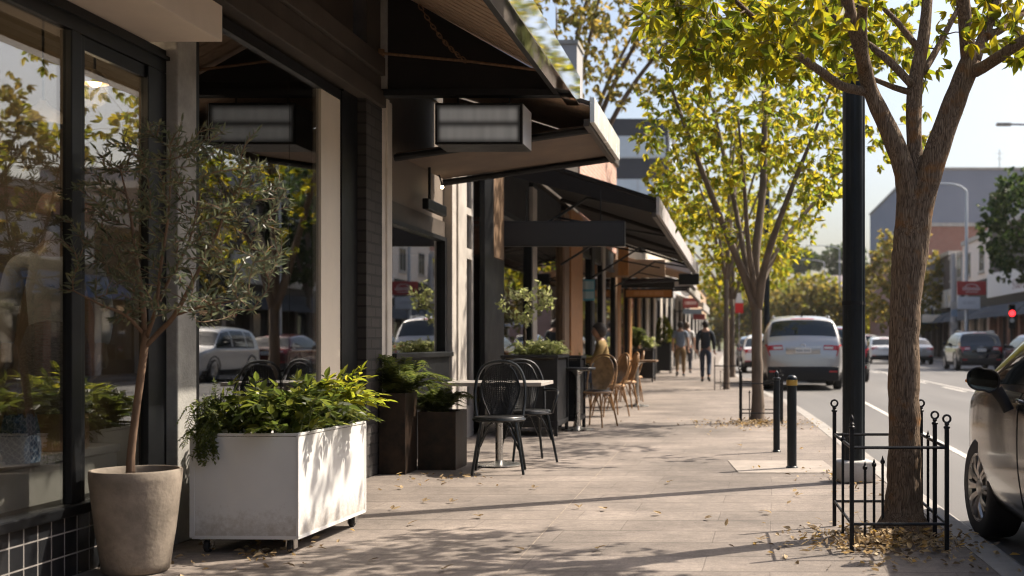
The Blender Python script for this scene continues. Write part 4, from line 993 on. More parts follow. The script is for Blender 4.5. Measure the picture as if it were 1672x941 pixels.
for sx in (-1,1):
    for sy in (-1,1):
        cx, cy_ = sx*(pw-.055), sy*(pl-.06)
        c_ = MB().box(cx-.03,cx+.03,cy_-.035,cy_+.035,.068,.076).box(cx-.022,cx-.016,cy_-.025,cy_+.02,.022,.068).box(cx+.016,cx+.022,cy_-.025,cy_+.02,.022,.068).build('castor', M['steel'], wp)
        MB().lathe([(.018,-.013),(.03,-.013),(.034,-.008),(.034,.008),(.03,.013),(.018,.013)], 20, c=(cx,cy_-.008,.034), axis='X').build('wheel', M['rubber'], c_, smooth=True, angle=50)
        MB().lathe([(.001,-.0145),(.013,-.0145),(.013,.0145),(.001,.0145)], 14, c=(cx,cy_-.008,.034), axis='X', cap=False).build('hub', M['steel'], c_)

def stem_plant(t, origins, n, hmin, hmax, spread, L, W, leafm, stemm, seed, per=12, droop=.4, leafup=.3, arch=.35, bias=(0,0), sr=.003, name='foliage', start=.3):
    r = random.Random(seed); st = MB(); lv = Leaves()
    for _ in range(n):
        o = Vector(origins(r)); h = r.uniform(hmin,hmax); a = r.uniform(0,2*math.pi); s = spread*r.random()**.6
        dx, dy = math.cos(a)*s+bias[0], math.sin(a)*s+bias[1]
        p1 = o + Vector((dx*.4,dy*.4,h*.65)); p2 = o + Vector((dx,dy,h*(1-arch*min(1,s/spread))))
        path, pr = spline([o,p1,p2],[sr,sr*.8,sr*.4], h/10)
        st.tube(path, pr, 5, cap=False)
        m = len(path); tot = per
        for i in range(tot):
            u = start + (1-start)*i/(tot-1); x = u*(m-1); j = min(int(x), m-2); pt = path[j].lerp(path[j+1], x-j); td = (path[j+1]-path[j]).normalized()
            sd_ = td.cross(Vector((0,0,1)) + rv(r)*.3)
            if sd_.length < 1e-4: continue
            sd_.normalize(); z = r.uniform(.7,1.15)*(1-.35*max(0,u-.75)/.25)
            for sg in (1,-1):
                lv.add(pt, td*.6 + sd_*sg*r.uniform(.7,1) + Vector((0,0,leafup-droop*r.random())), (Vector((0,0,1))+rv(r)*.6), L*z, W*z, fold=.2, curl=.2)
        lv.add(path[-1], (path[-1]-path[-2]), Vector((0,0,1))+rv(r)*.4, L*.9, W*.8)
    st.build('stems', stemm, t, smooth=True, angle=180); lv.build(name, leafm, t)
bush = thing('planter_bush', 'dense bright green bush with pointed glossy leaves filling the white planter', 'plant', (PLX-.27, PLY+.5, .545), PRZ)
stem_plant(bush, lambda r: (r.uniform(-.20,.25), r.uniform(-.47,.46), 0), 190, .13, .37, .20, .078, .040, bush_leaf, M['stem_green'], 5, per=7, arch=.5, bias=(.04,-.02), start=.35)
sprig = thing('planter_sprig', 'arching sprays of yellow green leaves leaning out of the far end of the white planter', 'plant', (PLX-.27, PLY+.5, .545), PRZ)
stem_plant(sprig, lambda r: (r.uniform(.0,.24), r.uniform(.1,.46), 0), 30, .28, .46, .26, .080, .033, leaf_mat('sprig_leaf', [(.09,.11,.014),(.13,.14,.018),(.18,.16,.024)], trans=.55, rough=.3, tval=3.4), M['stem_green'], 6, per=9, arch=.5, bias=(.09,.0), start=.4)
trail = thing('trailing_fern', 'feathery trailing plant spilling over the left corner of the white planter', 'plant', (PLX-.27-.235, PLY+.06, .545), PRZ)
stem_plant(trail, lambda r: (r.uniform(-.05,.06), r.uniform(-.05,.05), 0), 44, .12, .40, .15, .026, .009, fern_leaf, M['stem_green'], 8, per=26, arch=.9, start=.15)
def trailing(t, n, seed):
    r = random.Random(seed); lv = Leaves(); st = MB()
    for _ in range(n):
        x, y = r.uniform(-.03,.09), -.03
        path, pr = spline([(x,y+.05,0),(x,y-.025,.085),(x+r.uniform(-.02,.02),y-.055,.02),(x+r.uniform(-.03,.03),y-.06,-r.uniform(.02,.10))],[.002]*4,.012)
        st.tube(path, pr, 4, cap=False)
        for p in path:
            for _ in range(3): lv.add(p, rv(r)+Vector((0,0,-.3)), rv(r), .024, .009)
    st.build('runner', M['stem_green'], t); lv.build('runner_leaves', fern_leaf, t)
trailing(trail, 13, 3)

# ------------------------------------------------------------------ rusty steel planters with ferns
def tall_planter(label, x0, x1, y0, y1, h, group):
    w2, d2 = (x1-x0)/2, (y1-y0)/2
    t = thing('steel_planter', label, 'planter', ((x0+x1)/2, (y0+y1)/2, 0), 0, group); mb = MB(); k_ = .012
    for b in ((-w2,-w2+k_,-d2,d2),(w2-k_,w2,-d2,d2),(-w2+k_,w2-k_,-d2,-d2+k_),(-w2+k_,w2-k_,d2-k_,d2)): mb.box(b[0],b[1],b[2],b[3],.0,h)
    mb.build('shell', M['rust_steel'], t)
    MB().box(-w2+k_+.001,w2-k_-.001,-d2+k_+.001,d2-k_-.001,h-.14,h-.06).build('soil', M['soil'], t)
    return t
def fern(label, loc, n, ln, seed, leafm=None, group='ferns in planters', up=1.0, pin=.05):
    r = random.Random(seed); t = thing('fern', label, 'plant', loc, 0, group); st = MB(); lv = Leaves()
    for i in range(n):
        a = 2*math.pi*i/n + r.uniform(-.3,.3); l = ln*r.uniform(.6,1.1); el = r.uniform(.35,1.3)
        dx, dy = math.cos(a)*math.cos(el), math.sin(a)*math.cos(el); dz = math.sin(el)*up
        path, pr = spline([(0,0,0),(dx*l*.5,dy*l*.5,dz*l*.62),(dx*l*1.05,dy*l*1.05,dz*l*.62-.10*l)],[.003,.002,.001], l/16)
        st.tube(path, pr, 4, cap=False)
        for j in range(2, len(path)):
            td = (path[j]-path[j-1]).normalized(); sd_ = td.cross(Vector((0,0,1)))
            if sd_.length < 1e-3: continue
            sd_.normalize(); u = j/len(path); pl_ = pin*math.sin(math.pi*min(1,.15+.9*u))*l/ln
            for sg in (1,-1):
                for hstep in (0,.5):
                    pp = path[j].lerp(path[j-1], hstep)
                    lv.add(pp, sd_*sg + td*.55 + rv(r)*.12, Vector((0,0,1))+rv(r)*.2, pl_*1.5, pl_*.42, curl=.15)
    st.build('stems', M['stem_green'], t); lv.build('fronds', leafm or fern_leaf, t); return t
GP = 'rusty steel planters by the pier'
tall_planter('tall narrow rusty steel planter beside the dark brick pier', -2.94, -2.73, 9.95, 10.32, .66, GP)
tall_planter('squat wide rusty steel planter next to the tall narrow one', -2.72, -2.40, 10.30, 10.72, .49, GP)
fern('spreading green fern in the tall narrow steel planter', (-2.83,10.13,.60), 52, .58, 3, pin=.07)
fern('green fern in the squat steel planter', (-2.58,10.5,.43), 40, .44, 4, pin=.06)
fern('low fern against the white post above the squat planter', (-2.70,10.62,.43), 26, .46, 14, pin=.06)

# ------------------------------------------------------------------ dark box planters of the cafe
def box_planter(label, x0, x1, y0, y1, h, group='dark box planters along the cafe'):
    w2, d2 = (x1-x0)/2, (y1-y0)/2
    t = thing('box_planter', label, 'planter', ((x0+x1)/2,(y0+y1)/2,0), 0, group)
    MB().box(-w2+.02,w2-.02,-d2+.02,d2-.02,.10,h-.03).build('box', M['black_metal'], t)
    fr_ = MB()
    for sx in (-1,1):
        for sy in (-1,1): fr_.box(sx*(w2-.02)-.02, sx*(w2-.02)+.02, sy*(d2-.02)-.02, sy*(d2-.02)+.02, 0, h-.005)
    fr_.box(-w2-.01,w2+.01,-d2-.01,-d2+.035,h-.003,h+.03,bev=.004).box(-w2-.01,w2+.01,d2-.035,d2+.01,h-.003,h+.03,bev=.004).box(-w2-.01,-w2+.035,-d2+.036,d2-.036,h-.003,h+.03).box(w2-.035,w2+.01,-d2+.036,d2-.036,h-.003,h+.03)
    fr_.box(-w2+.021,w2-.021,-d2-.004,-d2+.018,.12,.17).box(w2-.018,w2+.004,-d2+.021,d2-.021,.12,.17)
    fr_.build('frame', M['plastic'], t)
    MB().box(-w2+.036,w2-.036,-d2+.036,d2-.036,h-.029,h-.01).build('soil', M['soil'], t)
    return t
box_planter('big dark box planter with pale shrubs, nearest the black cafe table', -2.74, -2.10, 14.0, 14.9, .90)
box_planter('slim dark planter screen standing just behind the big box planter', -2.32, -1.98, 15.1, 15.6, .88)
sh1 = thing('pale_shrub', 'small slender tree with pale leaves standing in the big box planter', 'shrub', (PX(855,14.4), 14.4, .89))
def shrub_tree(t, h, n, seed, L, W, leafm, rx):
    r = random.Random(seed); mb = MB(); lv = Leaves()
    a, b = spline([(0,0,0),(.02,0,h*.3),(0,.02,h*.5)],[.018,.014,.012],.05); mb.tube(a,b,8); nodes = a[-3:]
    T = ell_targets(n,(0,0,h*.74),(rx,rx,h*.30),seed)
    for p in sorted(T, key=lambda p: (Vector(p)-nodes[0]).length):
        p = Vector(p); c = min(nodes, key=lambda q_: (p-q_).length); path, pr = spline([c,c.lerp(p,.5)+rv(r)*.02,p],[.006,.004,.002],.04); mb.tube(path,pr,5,cap=False); nodes += path[1:]
        for _ in range(13): lv.add(p.lerp(c,r.random()*.5)+rv(r)*.05, rv(r)+Vector((0,0,.2)), rv(r), L*r.uniform(.7,1.1), W)
    mb.build('trunk', M['bark_far'], t, smooth=True, angle=180); lv.build('crown', leafm, t)
shrub_tree(sh1, .88, 26, 6, .065, .028, pale_leaf, .36)
lp = thing('pale_bush', 'low pale flowering bush spilling over the rim of the big box planter', 'shrub', (PX(890,14.4), 14.4, .89))
stem_plant(lp, lambda r: (r.uniform(-.30,.15), r.uniform(-.3,.3), 0), 85, .10, .30, .16, .06, .03, pale_leaf, M['stem_green'], 12, per=8, arch=.5)
box_planter('dark box planter with a fern beyond the brown chairs', -2.98, -2.40, 33.4, 34.4, .88)
fern('leafy fern in the box planter beyond the brown chairs', (-3.1+.2,33.6,.95), 34, .85, 22, fern_leaf, pin=.10)
fern('smaller fern on the street side of the box planter beyond the brown chairs', (-2.55,33.8,.9), 24, .5, 23, pale_leaf, pin=.08)
fern('broad fern against the glass behind the seated person', (PX(930,22),22,.6), 30, .7, 24, fern_leaf, pin=.09)
box_planter('tall dark box planter with a cone bush, nearest the walkers', -2.92, -2.45, 42.4, 43.4, 1.08)
cb = thing('cone_bush', 'cone shaped golden green bush in the tall dark planter by the walkers', 'shrub', (-2.72, 42.8, 1.06))
def cone(t, h, rb, n, seed):
    r = random.Random(seed); lv = Leaves(); MB().tube([(0,0,0),(0,0,h*.9)], .03, 6).build('trunk', M['bark_far'], t)
    for _ in range(n):
        z = h*(1-math.sqrt(r.random())); rr = rb*(1-z/h)*r.uniform(.6,1.05)+.02; a = r.uniform(0,6.28)
        lv.add(Vector((math.cos(a)*rr,math.sin(a)*rr,z)), Vector((math.cos(a),math.sin(a),r.uniform(-.2,.8))), rv(r), .13, .05)
    lv.build('crown', leaf_mat('cone_leaf', [(.04,.07,.015),(.10,.11,.02),(.2,.16,.03)], trans=.4), t)
cone(cb, .95, .42, 1500, 4)

# ------------------------------------------------------------------ leaf litter and single fallen leaves
def litter(name, label, cx, cy_, rx, ry, n, seed, pile=.03):
    r = random.Random(seed); lv = Leaves()
    for _ in range(n):
        a = r.uniform(0,6.28); q_ = abs(r.gauss(0,.45)); x, y = cx+math.cos(a)*q_*rx, cy_+math.sin(a)*q_*ry
        if x > kerb_x(y)-.01: continue
        lv.add(Vector((x,y,.012+r.random()*pile*max(0,1-q_))), Vector((r.uniform(-1,1),r.uniform(-1,1),r.uniform(-.25,.3))), Vector((0,0,1))+rv(r)*.7, r.uniform(.022,.062), r.uniform(.011,.027), fold=.4, curl=r.uniform(-.3,.5))
    return tag(lv.build(name, dry_leaf), label, 'fallen leaves', kind='stuff')
litter('fallen_leaves', 'drift of dry yellow and brown leaves round the foot of the nearest tree', .80, 6.55, .62, .75, 1500, 1, .05)
litter('fallen_leaves', 'dry leaves gathered round the second tree', .22, 16.0, 1.2, 1.6, 650, 2, .05)
litter('fallen_leaves', 'thin scatter of dry leaves along the wall below the white planter', -2.45, 6.2, .75, 1.3, 110, 3, .01)
litter('fallen_leaves', 'dry leaves scattered round the bollards and the lamp post', .75, 9.6, .7, 3.0, 70, 5, .01)
litter('fallen_leaves', 'dry leaves thinly strewn by the steel planters', -2.3, 9.6, .7, 1.2, 45, 6, .01)
r_ = random.Random(77)
spots = [(PX(x,2140/(y-560)), 2140/(y-560)) for x,y in ((785,846),(856,901),(722,933),(690,822),(735,823),(945,832),(990,834),(1080,842),(975,899),(1260,841),(1240,885),(1300,812),(655,800),(640,835),(668,858),(1150,850),(1330,870),(1210,730),(1090,790),(870,800))]
lf = None
for i, (x, y) in enumerate(spots):
    if lf is None or i % 4 == 0:
        L_ = Leaves(); n_ = 2 + i % 2
        for k_ in range(n_): L_.add(Vector((0,0,.006+.004*k_)), Vector((math.cos(k_*1.1),math.sin(k_*1.1),.12)), Vector((0,0,1))+rv(r_)*.3, .06, .028, fold=.5, curl=-.2)
        lf = L_.build('fallen_leaf', dry_leaf); o = lf
    else:
        o = lf.copy(); COL.objects.link(o)
    o.location = (x, y, .003); o.rotation_euler = (0,0,r_.uniform(0,6.28))
    tag(o, 'single dry curled leaf lying on the bare sunlit pavers', 'leaf', 'single fallen leaves on the pavers')
# ------------------------------------------------------------------ cafe chairs and tables. A chair faces local -Y (its back is at +Y)
def make_chair(name, label, frame_m, seat_m, back_m, group, solid=False, loc=(0,0,0), rz=0, arms=False):
    t = thing(name, label, 'chair', loc, rz, group)
    sr = .205
    MB().lathe([(.0005,.436),(sr*.96,.436),(sr,.444),(sr,.456),(sr*.95,.466),(.0005,.462)], 32, cap=False).build('seat', seat_m, t, smooth=True, angle=50)
    MB().tube([(sr*math.cos(2*math.pi*i/28), sr*math.sin(2*math.pi*i/28), .440) for i in range(28)], .013, 7, close=True).build('seat_ring', frame_m, t, smooth=True)
    for sx in (-1,1):
        for sy in (-1,1):
            a, b = spline([(sx*.135,sy*.135,.435),(sx*.165,sy*.165,.26),(sx*.205,sy*.205,0)],[.0135,.0125,.011],.05)
            MB().tube(a,b,8).build('leg', frame_m, t, smooth=True)
    br = MB()
    for k_ in range(4):
        a0_ = math.pi/4 + k_*math.pi/2; c0 = Vector((.17*math.cos(a0_)*1.38,.17*math.sin(a0_)*1.38,.20)); a1_ = a0_+math.pi/2; c1 = Vector((.17*math.cos(a1_)*1.38,.17*math.sin(a1_)*1.38,.20))
        m = (c0+c1)/2*.78; m.z = .425
        pts, rr = spline([c0, c0.lerp(m,.55)+Vector((0,0,.075)), m, c1.lerp(m,.55)+Vector((0,0,.075)), c1],[.009]*5,.04); br.tube(pts,rr,6)
    br.build('brace', frame_m, t, smooth=True)
    hoop = [(-.185,.09,.44),(-.205,.15,.60),(-.195,.20,.76),(-.13,.225,.88),(0,.235,.915),(.13,.225,.88),(.195,.20,.76),(.205,.15,.60),(.185,.09,.44)]
    a, b = spline(hoop,[.013]*9,.035); MB().tube(a,b,8).build('back_hoop', frame_m, t, smooth=True)
    def panel(u, v, off=0):       # u across -1..1, v 0..1 up
        wv = .085 + .075*math.sin(min(1,v*1.25)*math.pi*.5); top = .885 - .10*u*u*u*u - .02*u*u
        z = .47 + (top-.47)*v; y = .135 + .095*v + .02*math.sin(v*math.pi) - .03*(u*u) + off
        return Vector((u*wv*(1-.12*max(0,v-.8)/.2), y, z))
    pb = MB()
    if solid:
        pb.grid(lambda i,j: panel(-1+2*i,j,.006), 14, 14); 
        for f_ in list(pb.bm.faces): f_.normal_flip()
        pb.grid(lambda i,j: panel(-1+2*i,j,-.006), 14, 14)
    else:
        nu, nv = 20, 22
        for i in range(nu+1):
            u = -1+2*i/nu; pb.tube([panel(u,j/12) for j in range(13)], .0058, 4, cap=False)
        for j in range(nv+1):
            v = .03+.9*j/nv; pb.tube([panel(-1+2*i/8,v) for i in range(9)], .0040, 4, cap=False)
    pb.build('back_panel', back_m, t, smooth=True)
    rim = MB(); pts = [panel(-1,j/10) for j in range(11)] + [panel(-1+2*i/10,1) for i in range(1,10)] + [panel(1,1-j/10) for j in range(11)]
    rim.tube(pts,.008,6); rim.build('back_rim', frame_m, t, smooth=True)
    if arms:
        for sx in (-1,1):
            a, b = spline([(sx*.20,.14,.64),(sx*.25,.0,.645),(sx*.245,-.11,.62),(sx*.20,-.15,.52),(sx*.185,-.12,.44)],[.012]*5,.03); MB().tube(a,b,8).build('arm', frame_m, t, smooth=True)
    return t
iron = mat('chair_iron', (.009,.012,.014), .32, .1, .4, 12, spec=.45)
weave = mat('weave_black', (.009,.009,.009), .6, 0, .3, 30)
rattan = mat('rattan', (.36,.195,.080), .38, 0, .3, 14, coat=.35, tint=(.45,.26,.11))
rattan_f = mat('rattan_frame', (.30,.165,.07), .4, 0, .35, 14)
blackseat = mat('seat_black', (.014,.014,.015), .35, 0, .2, 10)
CG, CB = 'black cafe chairs', 'brown cafe chairs'
make_chair('cafe_chair', 'black woven chair turned back to the camera, in front of the grey table', iron, blackseat, weave, CG, loc=(PX(813,10.05), 10.1, 0), rz=R(8), arms=False)
make_chair('cafe_chair', 'black woven chair on the far side of the grey table', iron, blackseat, weave, CG, loc=(PX(862,11.05), 11.05, 0), rz=R(28), arms=True)
def ped_table(name, label, loc, top_m, w_, d_, h, round_=False, group=None):
    t = thing(name, label, 'table', loc, 0, group)
    if round_: MB().lathe([(.0005,h-.03),(w_-.008,h-.03),(w_,h-.022),(w_,h-.006),(w_-.006,h),(.0005,h)], 40, cap=False).build('table_top', top_m, t, smooth=True, angle=40)
    else: MB().box(-w_,w_,-d_,d_,h-.032,h,bev=.004).build('table_top', top_m, t)
    MB().tube([(0,0,.02),(0,0,h-.05)], .033, 16).lathe([(.034,h-.10),(.07,h-.05),(.16,h-.034)], 20).build('pedestal', M['steel'], t, smooth=True, angle=40)
    MB().lathe([(.0005,.004),(.20,.004),(.205,.012),(.19,.02),(.07,.032),(.035,.05),(.0005,.05)], 40, cap=False).build('base', M['steel'], t, smooth=True, angle=40)
    return t
ped_table('cafe_table', 'grey topped cafe table on a steel pedestal with a round base', (PX(815,10.65), 10.65, 0), M['table_top'], .42, .33, .735)
ped_table('cafe_table', 'round black cafe table before the first brown chair', (PX(943,15.0), 15.0, 0), blackseat, .22, .22, .77, True, 'bistro tables by the brown chairs')
ped_table('cafe_table', 'brown topped bistro table between the farther brown chairs', (PX(1040,20.6), 20.6, 0), M['dark_wood'], .34, .3, .78, False, 'bistro tables by the brown chairs')
make_chair('cafe_chair', 'shiny brown rattan chair with a black seat, nearest of the brown chairs', rattan_f, blackseat, rattan, CB, solid=True, loc=(PX(972,15.6), 15.65, 0), rz=R(-22))
make_chair('cafe_chair', 'brown rattan chair right behind the nearest brown one', rattan_f, rattan, rattan, CB, solid=True, loc=(PX(996,17.8), 17.9, 0), rz=R(-60))
make_chair('cafe_chair', 'third brown rattan chair, by the brown bistro table', rattan_f, rattan, rattan, CB, solid=True, loc=(PX(1017,19.6), 19.6, 0), rz=R(-70))
make_chair('cafe_chair', 'brown rattan chair farthest along the row, turned sideways', rattan_f, rattan, rattan, CB, solid=True, loc=(PX(1030,22.4), 22.4, 0), rz=R(-80))

# ------------------------------------------------------------------ bollards
def bollard(label, x, y, h, r, cap_m, kind):
    t = thing('bollard', label, 'bollard', (x, y, 0), 0, 'bollards on the concrete patch')
    MB().lathe([(r*1.25,0),(r*1.25,.012),(r,.02),(r,h-.06)], 24).build('post', M['navy_paint'], t, smooth=True, angle=40)
    if kind: 
        MB().lathe([(r,h-.059),(r*1.16,h-.058),(r*1.16,h-.012),(r,h-.01)], 24).build('band', cap_m, t, smooth=True, angle=40)
        MB().lathe([(r*1.14,h-.009),(r*1.1,h+.008),(r*.7,h+.026),(.0005,h+.032)], 24, cap=False).build('dome', M['navy_paint'], t, smooth=True, angle=60)
    else:
        MB().lathe([(r,h-.059),(r*1.2,h-.055),(r*1.2,h-.04),(r*.55,h-.03),(r*.75,h-.01),(r*.6,h+.015),(.0005,h+.035)], 20, cap=False).build('finial', M['navy_paint'], t, smooth=True, angle=60)
bollard('dark bollard with a brass band under its domed top', PX(1293,10.45), 10.45, .765, .041, M['brass'], True)
bollard('slim dark bollard with a small pointed finial, left of the brass banded one', PX(1268,12.0), 12.0, .765, .033, M['brass'], False)

# ------------------------------------------------------------------ lamp posts
def fluted(mb, r, z0, z1, n=8, rr=None):
    prof = []
    for i in range(n*3):
        a = 2*math.pi*(i)/(n*3); q_ = r*(1 if i % 3 else .90); prof.append((q_*math.cos(a), q_*math.sin(a)))
    mb.prism(prof, 'Z', z0, z1); return mb
LX, LY = PX(1394,9.45), 9.45
lp = thing('lamp_post', 'tall dark fluted lamp post on a pale concrete block by the kerb', 'lamp post', (LX, LY, 0), R(10))
fluted(MB(), .087, .17, 4.6).build('pole', M['navy_paint'], lp)
fluted(MB(), .091, 1.36, 1.39).build('band', M['black_metal'], lp)
MB().box(-.135,.135,-.135,.135,0,.168,bev=.022,seg=3).build('base', M['pale_conc'], lp, smooth=True, angle=50)
MB().tube([(0,0,4.6),(0,0,5.2),(.35,.2,5.5)], .04, 8).ball((.5,.28,5.52), .16, sz=.4).build('lamp_head', M['navy_paint'], lp, smooth=True)
lp2 = thing('lamp_post', 'dark lamp post standing behind the second tree beside the silver car', 'lamp post', (PX(1252,34.6), 34.6, 0))
fluted(MB(), .085, 0, 8.6).build('pole', M['navy_paint'], lp2); MB().tube([(0,0,8.6),(.3,0,9),(1.2,0,9.1)], .05, 8).build('lamp_head', M['navy_paint'], lp2)

# ------------------------------------------------------------------ iron tree guards
def guard(label, x0, x1, y0, y1, loc, h=.63, scale=1.0, full=True):
    t = thing('tree_guard', label, 'tree guard', (loc[0],loc[1],0), 0, 'iron tree guards')
    X0,X1,Y0,Y1 = x0-loc[0],x1-loc[0],y0-loc[1],y1-loc[1]
    def corner(x, y, hh, big=True):
        p = MB().box(x-.011,x+.011,y-.011,y+.011,-.05,hh,bev=.002)
        p.lathe([(.011,0),(.017,.004),(.017,.012),(.009,.018),(.014,.026),(.008,.034),(.0005,.036)], 10, c=(x,y,hh), cap=False)
        p = p.build('corner_post', M['black_metal'], t)
        r_ = MB()
        if big: r_.tube([(x+.019*math.cos(a*math.pi/8), y, hh+.052+.019*math.sin(a*math.pi/8)) for a in range(16)], .006, 6, close=True)
        else: r_.lathe([(.008,.034),(.013,.048),(.009,.062),(.0005,.075)], 10, c=(x,y,hh), cap=False)
        r_.build('finial', M['black_metal'], p, smooth=True)
    corner(X0,Y1,h+.035); corner(X1,Y1,h+.035); corner(X1,Y0,h); corner(X0+.02,Y0,h,False)
    if full: corner(X1-.01,Y0+(Y1-Y0)*.36,h,True)
    for z in (.145, .535):
        rl = MB()
        for a, b in (((X0+.02,Y0),(X1,Y0)),((X1,Y0),(X1,Y1)),((X1,Y1),(X0,Y1)),((X0,Y1),(X0+.02,Y0))): rl.tube([(a[0],a[1],z),(b[0],b[1],z)], .0085, 6)
        rl.build('rail', M['black_metal'], t)
    def picket(x, y, hh):
        MB().box(x-.007,x+.007,y-.007,y+.007,-.04,hh-.05).lathe([(.006,hh-.05),(.013,hh-.042),(.013,hh-.03),(.008,hh-.025),(.0005,hh)], 8, c=(x,y,0), cap=False).build('picket', M['black_metal'], t)
    n = 3
    for i in range(1, n+1):
        picket(X0+(X1-X0)*(.10+.13*i), Y0+.12+(Y1-Y0)*.18*i, .44)
    picket(X0+.008, Y0+(Y1-Y0)*.45, .58)
    if full: picket(X1, Y0+(Y1-Y0)*.7, .58)
    return t
guard('black iron guard with ring finials round the nearest tree', .545, 1.05, 6.25, 7.15, (.80,6.7))
guard('black iron guard round the second tree behind the bollards', PX(1208,16.6), PX(1277,16.2), 16.1, 17.0, (.25,16.5))
guard('small black iron guard round the third tree', -.62, .02, 27.8, 28.7, (-.3,28.2))

# ------------------------------------------------------------------ traffic sign on the left kerb far off
ts = thing('road_sign', 'small red and white road sign on a thin post between the distant trunks', 'road sign', (PX(1207,45), 45, 0))
MB().tube([(0,0,0),(0,0,2.9)], .03, 8).build('post', M['steel'], ts)
MB().box(-.20,.20,-.04,-.032,2.28,2.66,bev=.0).build('red_plate', mat('sign_red', (.55,.02,.02), .4), ts)
MB().prism([(-.2,2.67),(.2,2.67),(.08,3.05),(-.08,3.05)], 'Y', -.04, -.032).build('white_plate', M['white_paint'], ts)
ts.scale = (.75,.75,.95)
# ------------------------------------------------------------------ cars. Local frame: rear bumper at y=0, nose at +y, wheels on z=0
def interp(tab, y):
    if y <= tab[0][0]: return tab[0][1]
    for i in range(len(tab)-1):
        (a, va), (b, vb) = tab[i], tab[i+1]
        if y <= b:
            t = (y-a)/(b-a)
            ma = (vb - tab[i-1][1])/(b-tab[i-1][0]) if i else (vb-va)/(b-a)
            mb_ = (tab[i+2][1]-va)/(tab[i+2][0]-a) if i+2 < len(tab) else (vb-va)/(b-a)
            s = (vb-va)/(b-a)
            if s == 0: ma = mb_ = 0
            else:
                ma = max(0, min(ma/s, 2.5))*s; mb_ = max(0, min(mb_/s, 2.5))*s
            h = b-a
            return va*(1+2*t)*(1-t)**2 + h*ma*t*(1-t)**2 + vb*t*t*(3-2*t) - h*mb_*t*t*(1-t)
    return tab[-1][1]
class CarShape:
    def __init__(s, kind, L, W, H):
        s.L, s.W, s.H, s.kind = L, W, H, kind
        if kind == 'suv':
            s.top = [(0,.44*H),(.03,.54*H),(.06,.62*H),(.12,.69*H),(.34,.93*H),(.60,.965*H),(1.1,.99*H),(1.9,H),(2.5,.975*H),(2.85,.93*H),(3.55,.625*H),(3.75,.595*H),(4.2,.55*H),(L-.12,.46*H),(L-.03,.38*H),(L,.34*H)]
            s.belt = .605*H; s.rear_glass = (.145,.335); s.shield = (2.92,3.48); s.side = (.62,3.40); s.pill = (1.15,1.25,2.22,2.32)
        elif kind == 'hatch':
            s.top = [(0,.47*H),(.03,.56*H),(.08,.62*H),(.15,.655*H),(.60,.91*H),(.85,.955*H),(1.5,.995*H),(2.0,H),(2.4,.97*H),(2.7,.92*H),(3.55,.655*H),(3.7,.63*H),(4.2,.57*H),(L-.12,.48*H),(L-.03,.40*H),(L,.36*H)]
            s.belt = .62*H; s.rear_glass = (.18,.58); s.shield = (2.75,3.48); s.side = (.7,3.4); s.pill = (1.1,1.18,2.15,2.23)
        else:
            s.top = [(0,.46*H),(.03,.58*H),(.10,.655*H),(.55,.69*H),(.70,.70*H),(1.30,.93*H),(1.65,.985*H),(2.1,H),(2.45,.97*H),(2.75,.92*H),(3.5,.67*H),(3.65,.64*H),(4.2,.58*H),(L-.12,.48*H),(L-.03,.40*H),(L,.36*H)]
            s.belt = .63*H; s.rear_glass = (.78,1.26); s.shield = (2.8,3.44); s.side = (.95,3.35); s.pill = (1.35,1.42,2.2,2.28)
        w = W/2
        s.wid = [(0,.80*w),(.05,.885*w),(.18,.945*w),(.5,.985*w),(1.2,w),(2.8,w),(3.7,.985*w),(4.05,.95*w),(L-.18,.84*w),(L-.05,.70*w),(L,.58*w)]
        s.bot = [(0,.36),(.1,.28),(.5,.22),(3.9,.20),(L-.15,.22),(L,.26)]
        s.fa, s.ra = 3.62 if L > 4.4 else 3.55, .88
    def ring(s, y):
        w = interp(s.wid, y); zt = interp(s.top, y); zb = min(s.belt + .02*(1-abs(y-2)/2.5), zt-.035); z0 = interp(s.bot, y)
        g = zt - zb; wr = w*.955 - (.25 if s.kind == 'suv' else .36)*max(0, g-.05) - .02
        P = [(0,z0),(w*.78,z0),(w*.93,z0+.05),(w*.985,z0+.33*(zb-z0)),(w*1.0,z0+.60*(zb-z0)),(w*.992,zb-.10*(zb-z0)),(w*.962,zb),
             ((w*.962+wr)/2+.012*min(1,g*3),zb+.52*g),(wr,zt-.16*g-.005),(wr*.86,zt-.05*g),(wr*.5,zt+.006),(0,zt+.014)]
        return P
    def pt(s, y, v, side=1, off=0.0):
        P = s.ring(y); n = len(P)-1; v = max(0, min(n, v)); i = min(int(v), n-1); t = v-i
        p0 = P[i-1] if i else (-P[1][0],P[1][1]); p1, p2 = P[i], P[i+1]; p3 = P[i+2] if i+2 <= n else (-P[n-1][0],P[n-1][1])
        c = [.5*((2*p1[k])+(p2[k]-p0[k])*t+(2*p0[k]-5*p1[k]+4*p2[k]-p3[k])*t*t+(3*p1[k]-p0[k]-3*p2[k]+p3[k])*t**3) for k in (0,1)]
        return Vector((side*c[0], y, c[1]))
    def surf(s, y, v, side, off):
        p = s.pt(y,v,side); e = .01
        a = s.pt(min(s.L,y+e),v,side)-s.pt(max(0,y-e),v,side); b = s.pt(y,min(11,v+e*5),side)-s.pt(y,max(0,v-e*5),side)
        n = a.cross(b)
        if n.length < 1e-9: return p
        n.normalize(); c = Vector((0,y,.75))
        if n.dot(p-c) < 0: n = -n
        return p + n*off
def patch(cs, mb, y0, y1, v0, v1, side, off=.004, ny=12, nv=5, yf=None):
    """yf(v) may bend the ends"""
    mb.grid(lambda i,j: cs.surf((yf(j)[0] if yf else y0)+((yf(j)[1] if yf else y1)-(yf(j)[0] if yf else y0))*i, v0+(v1-v0)*j, side, off), ny, nv)
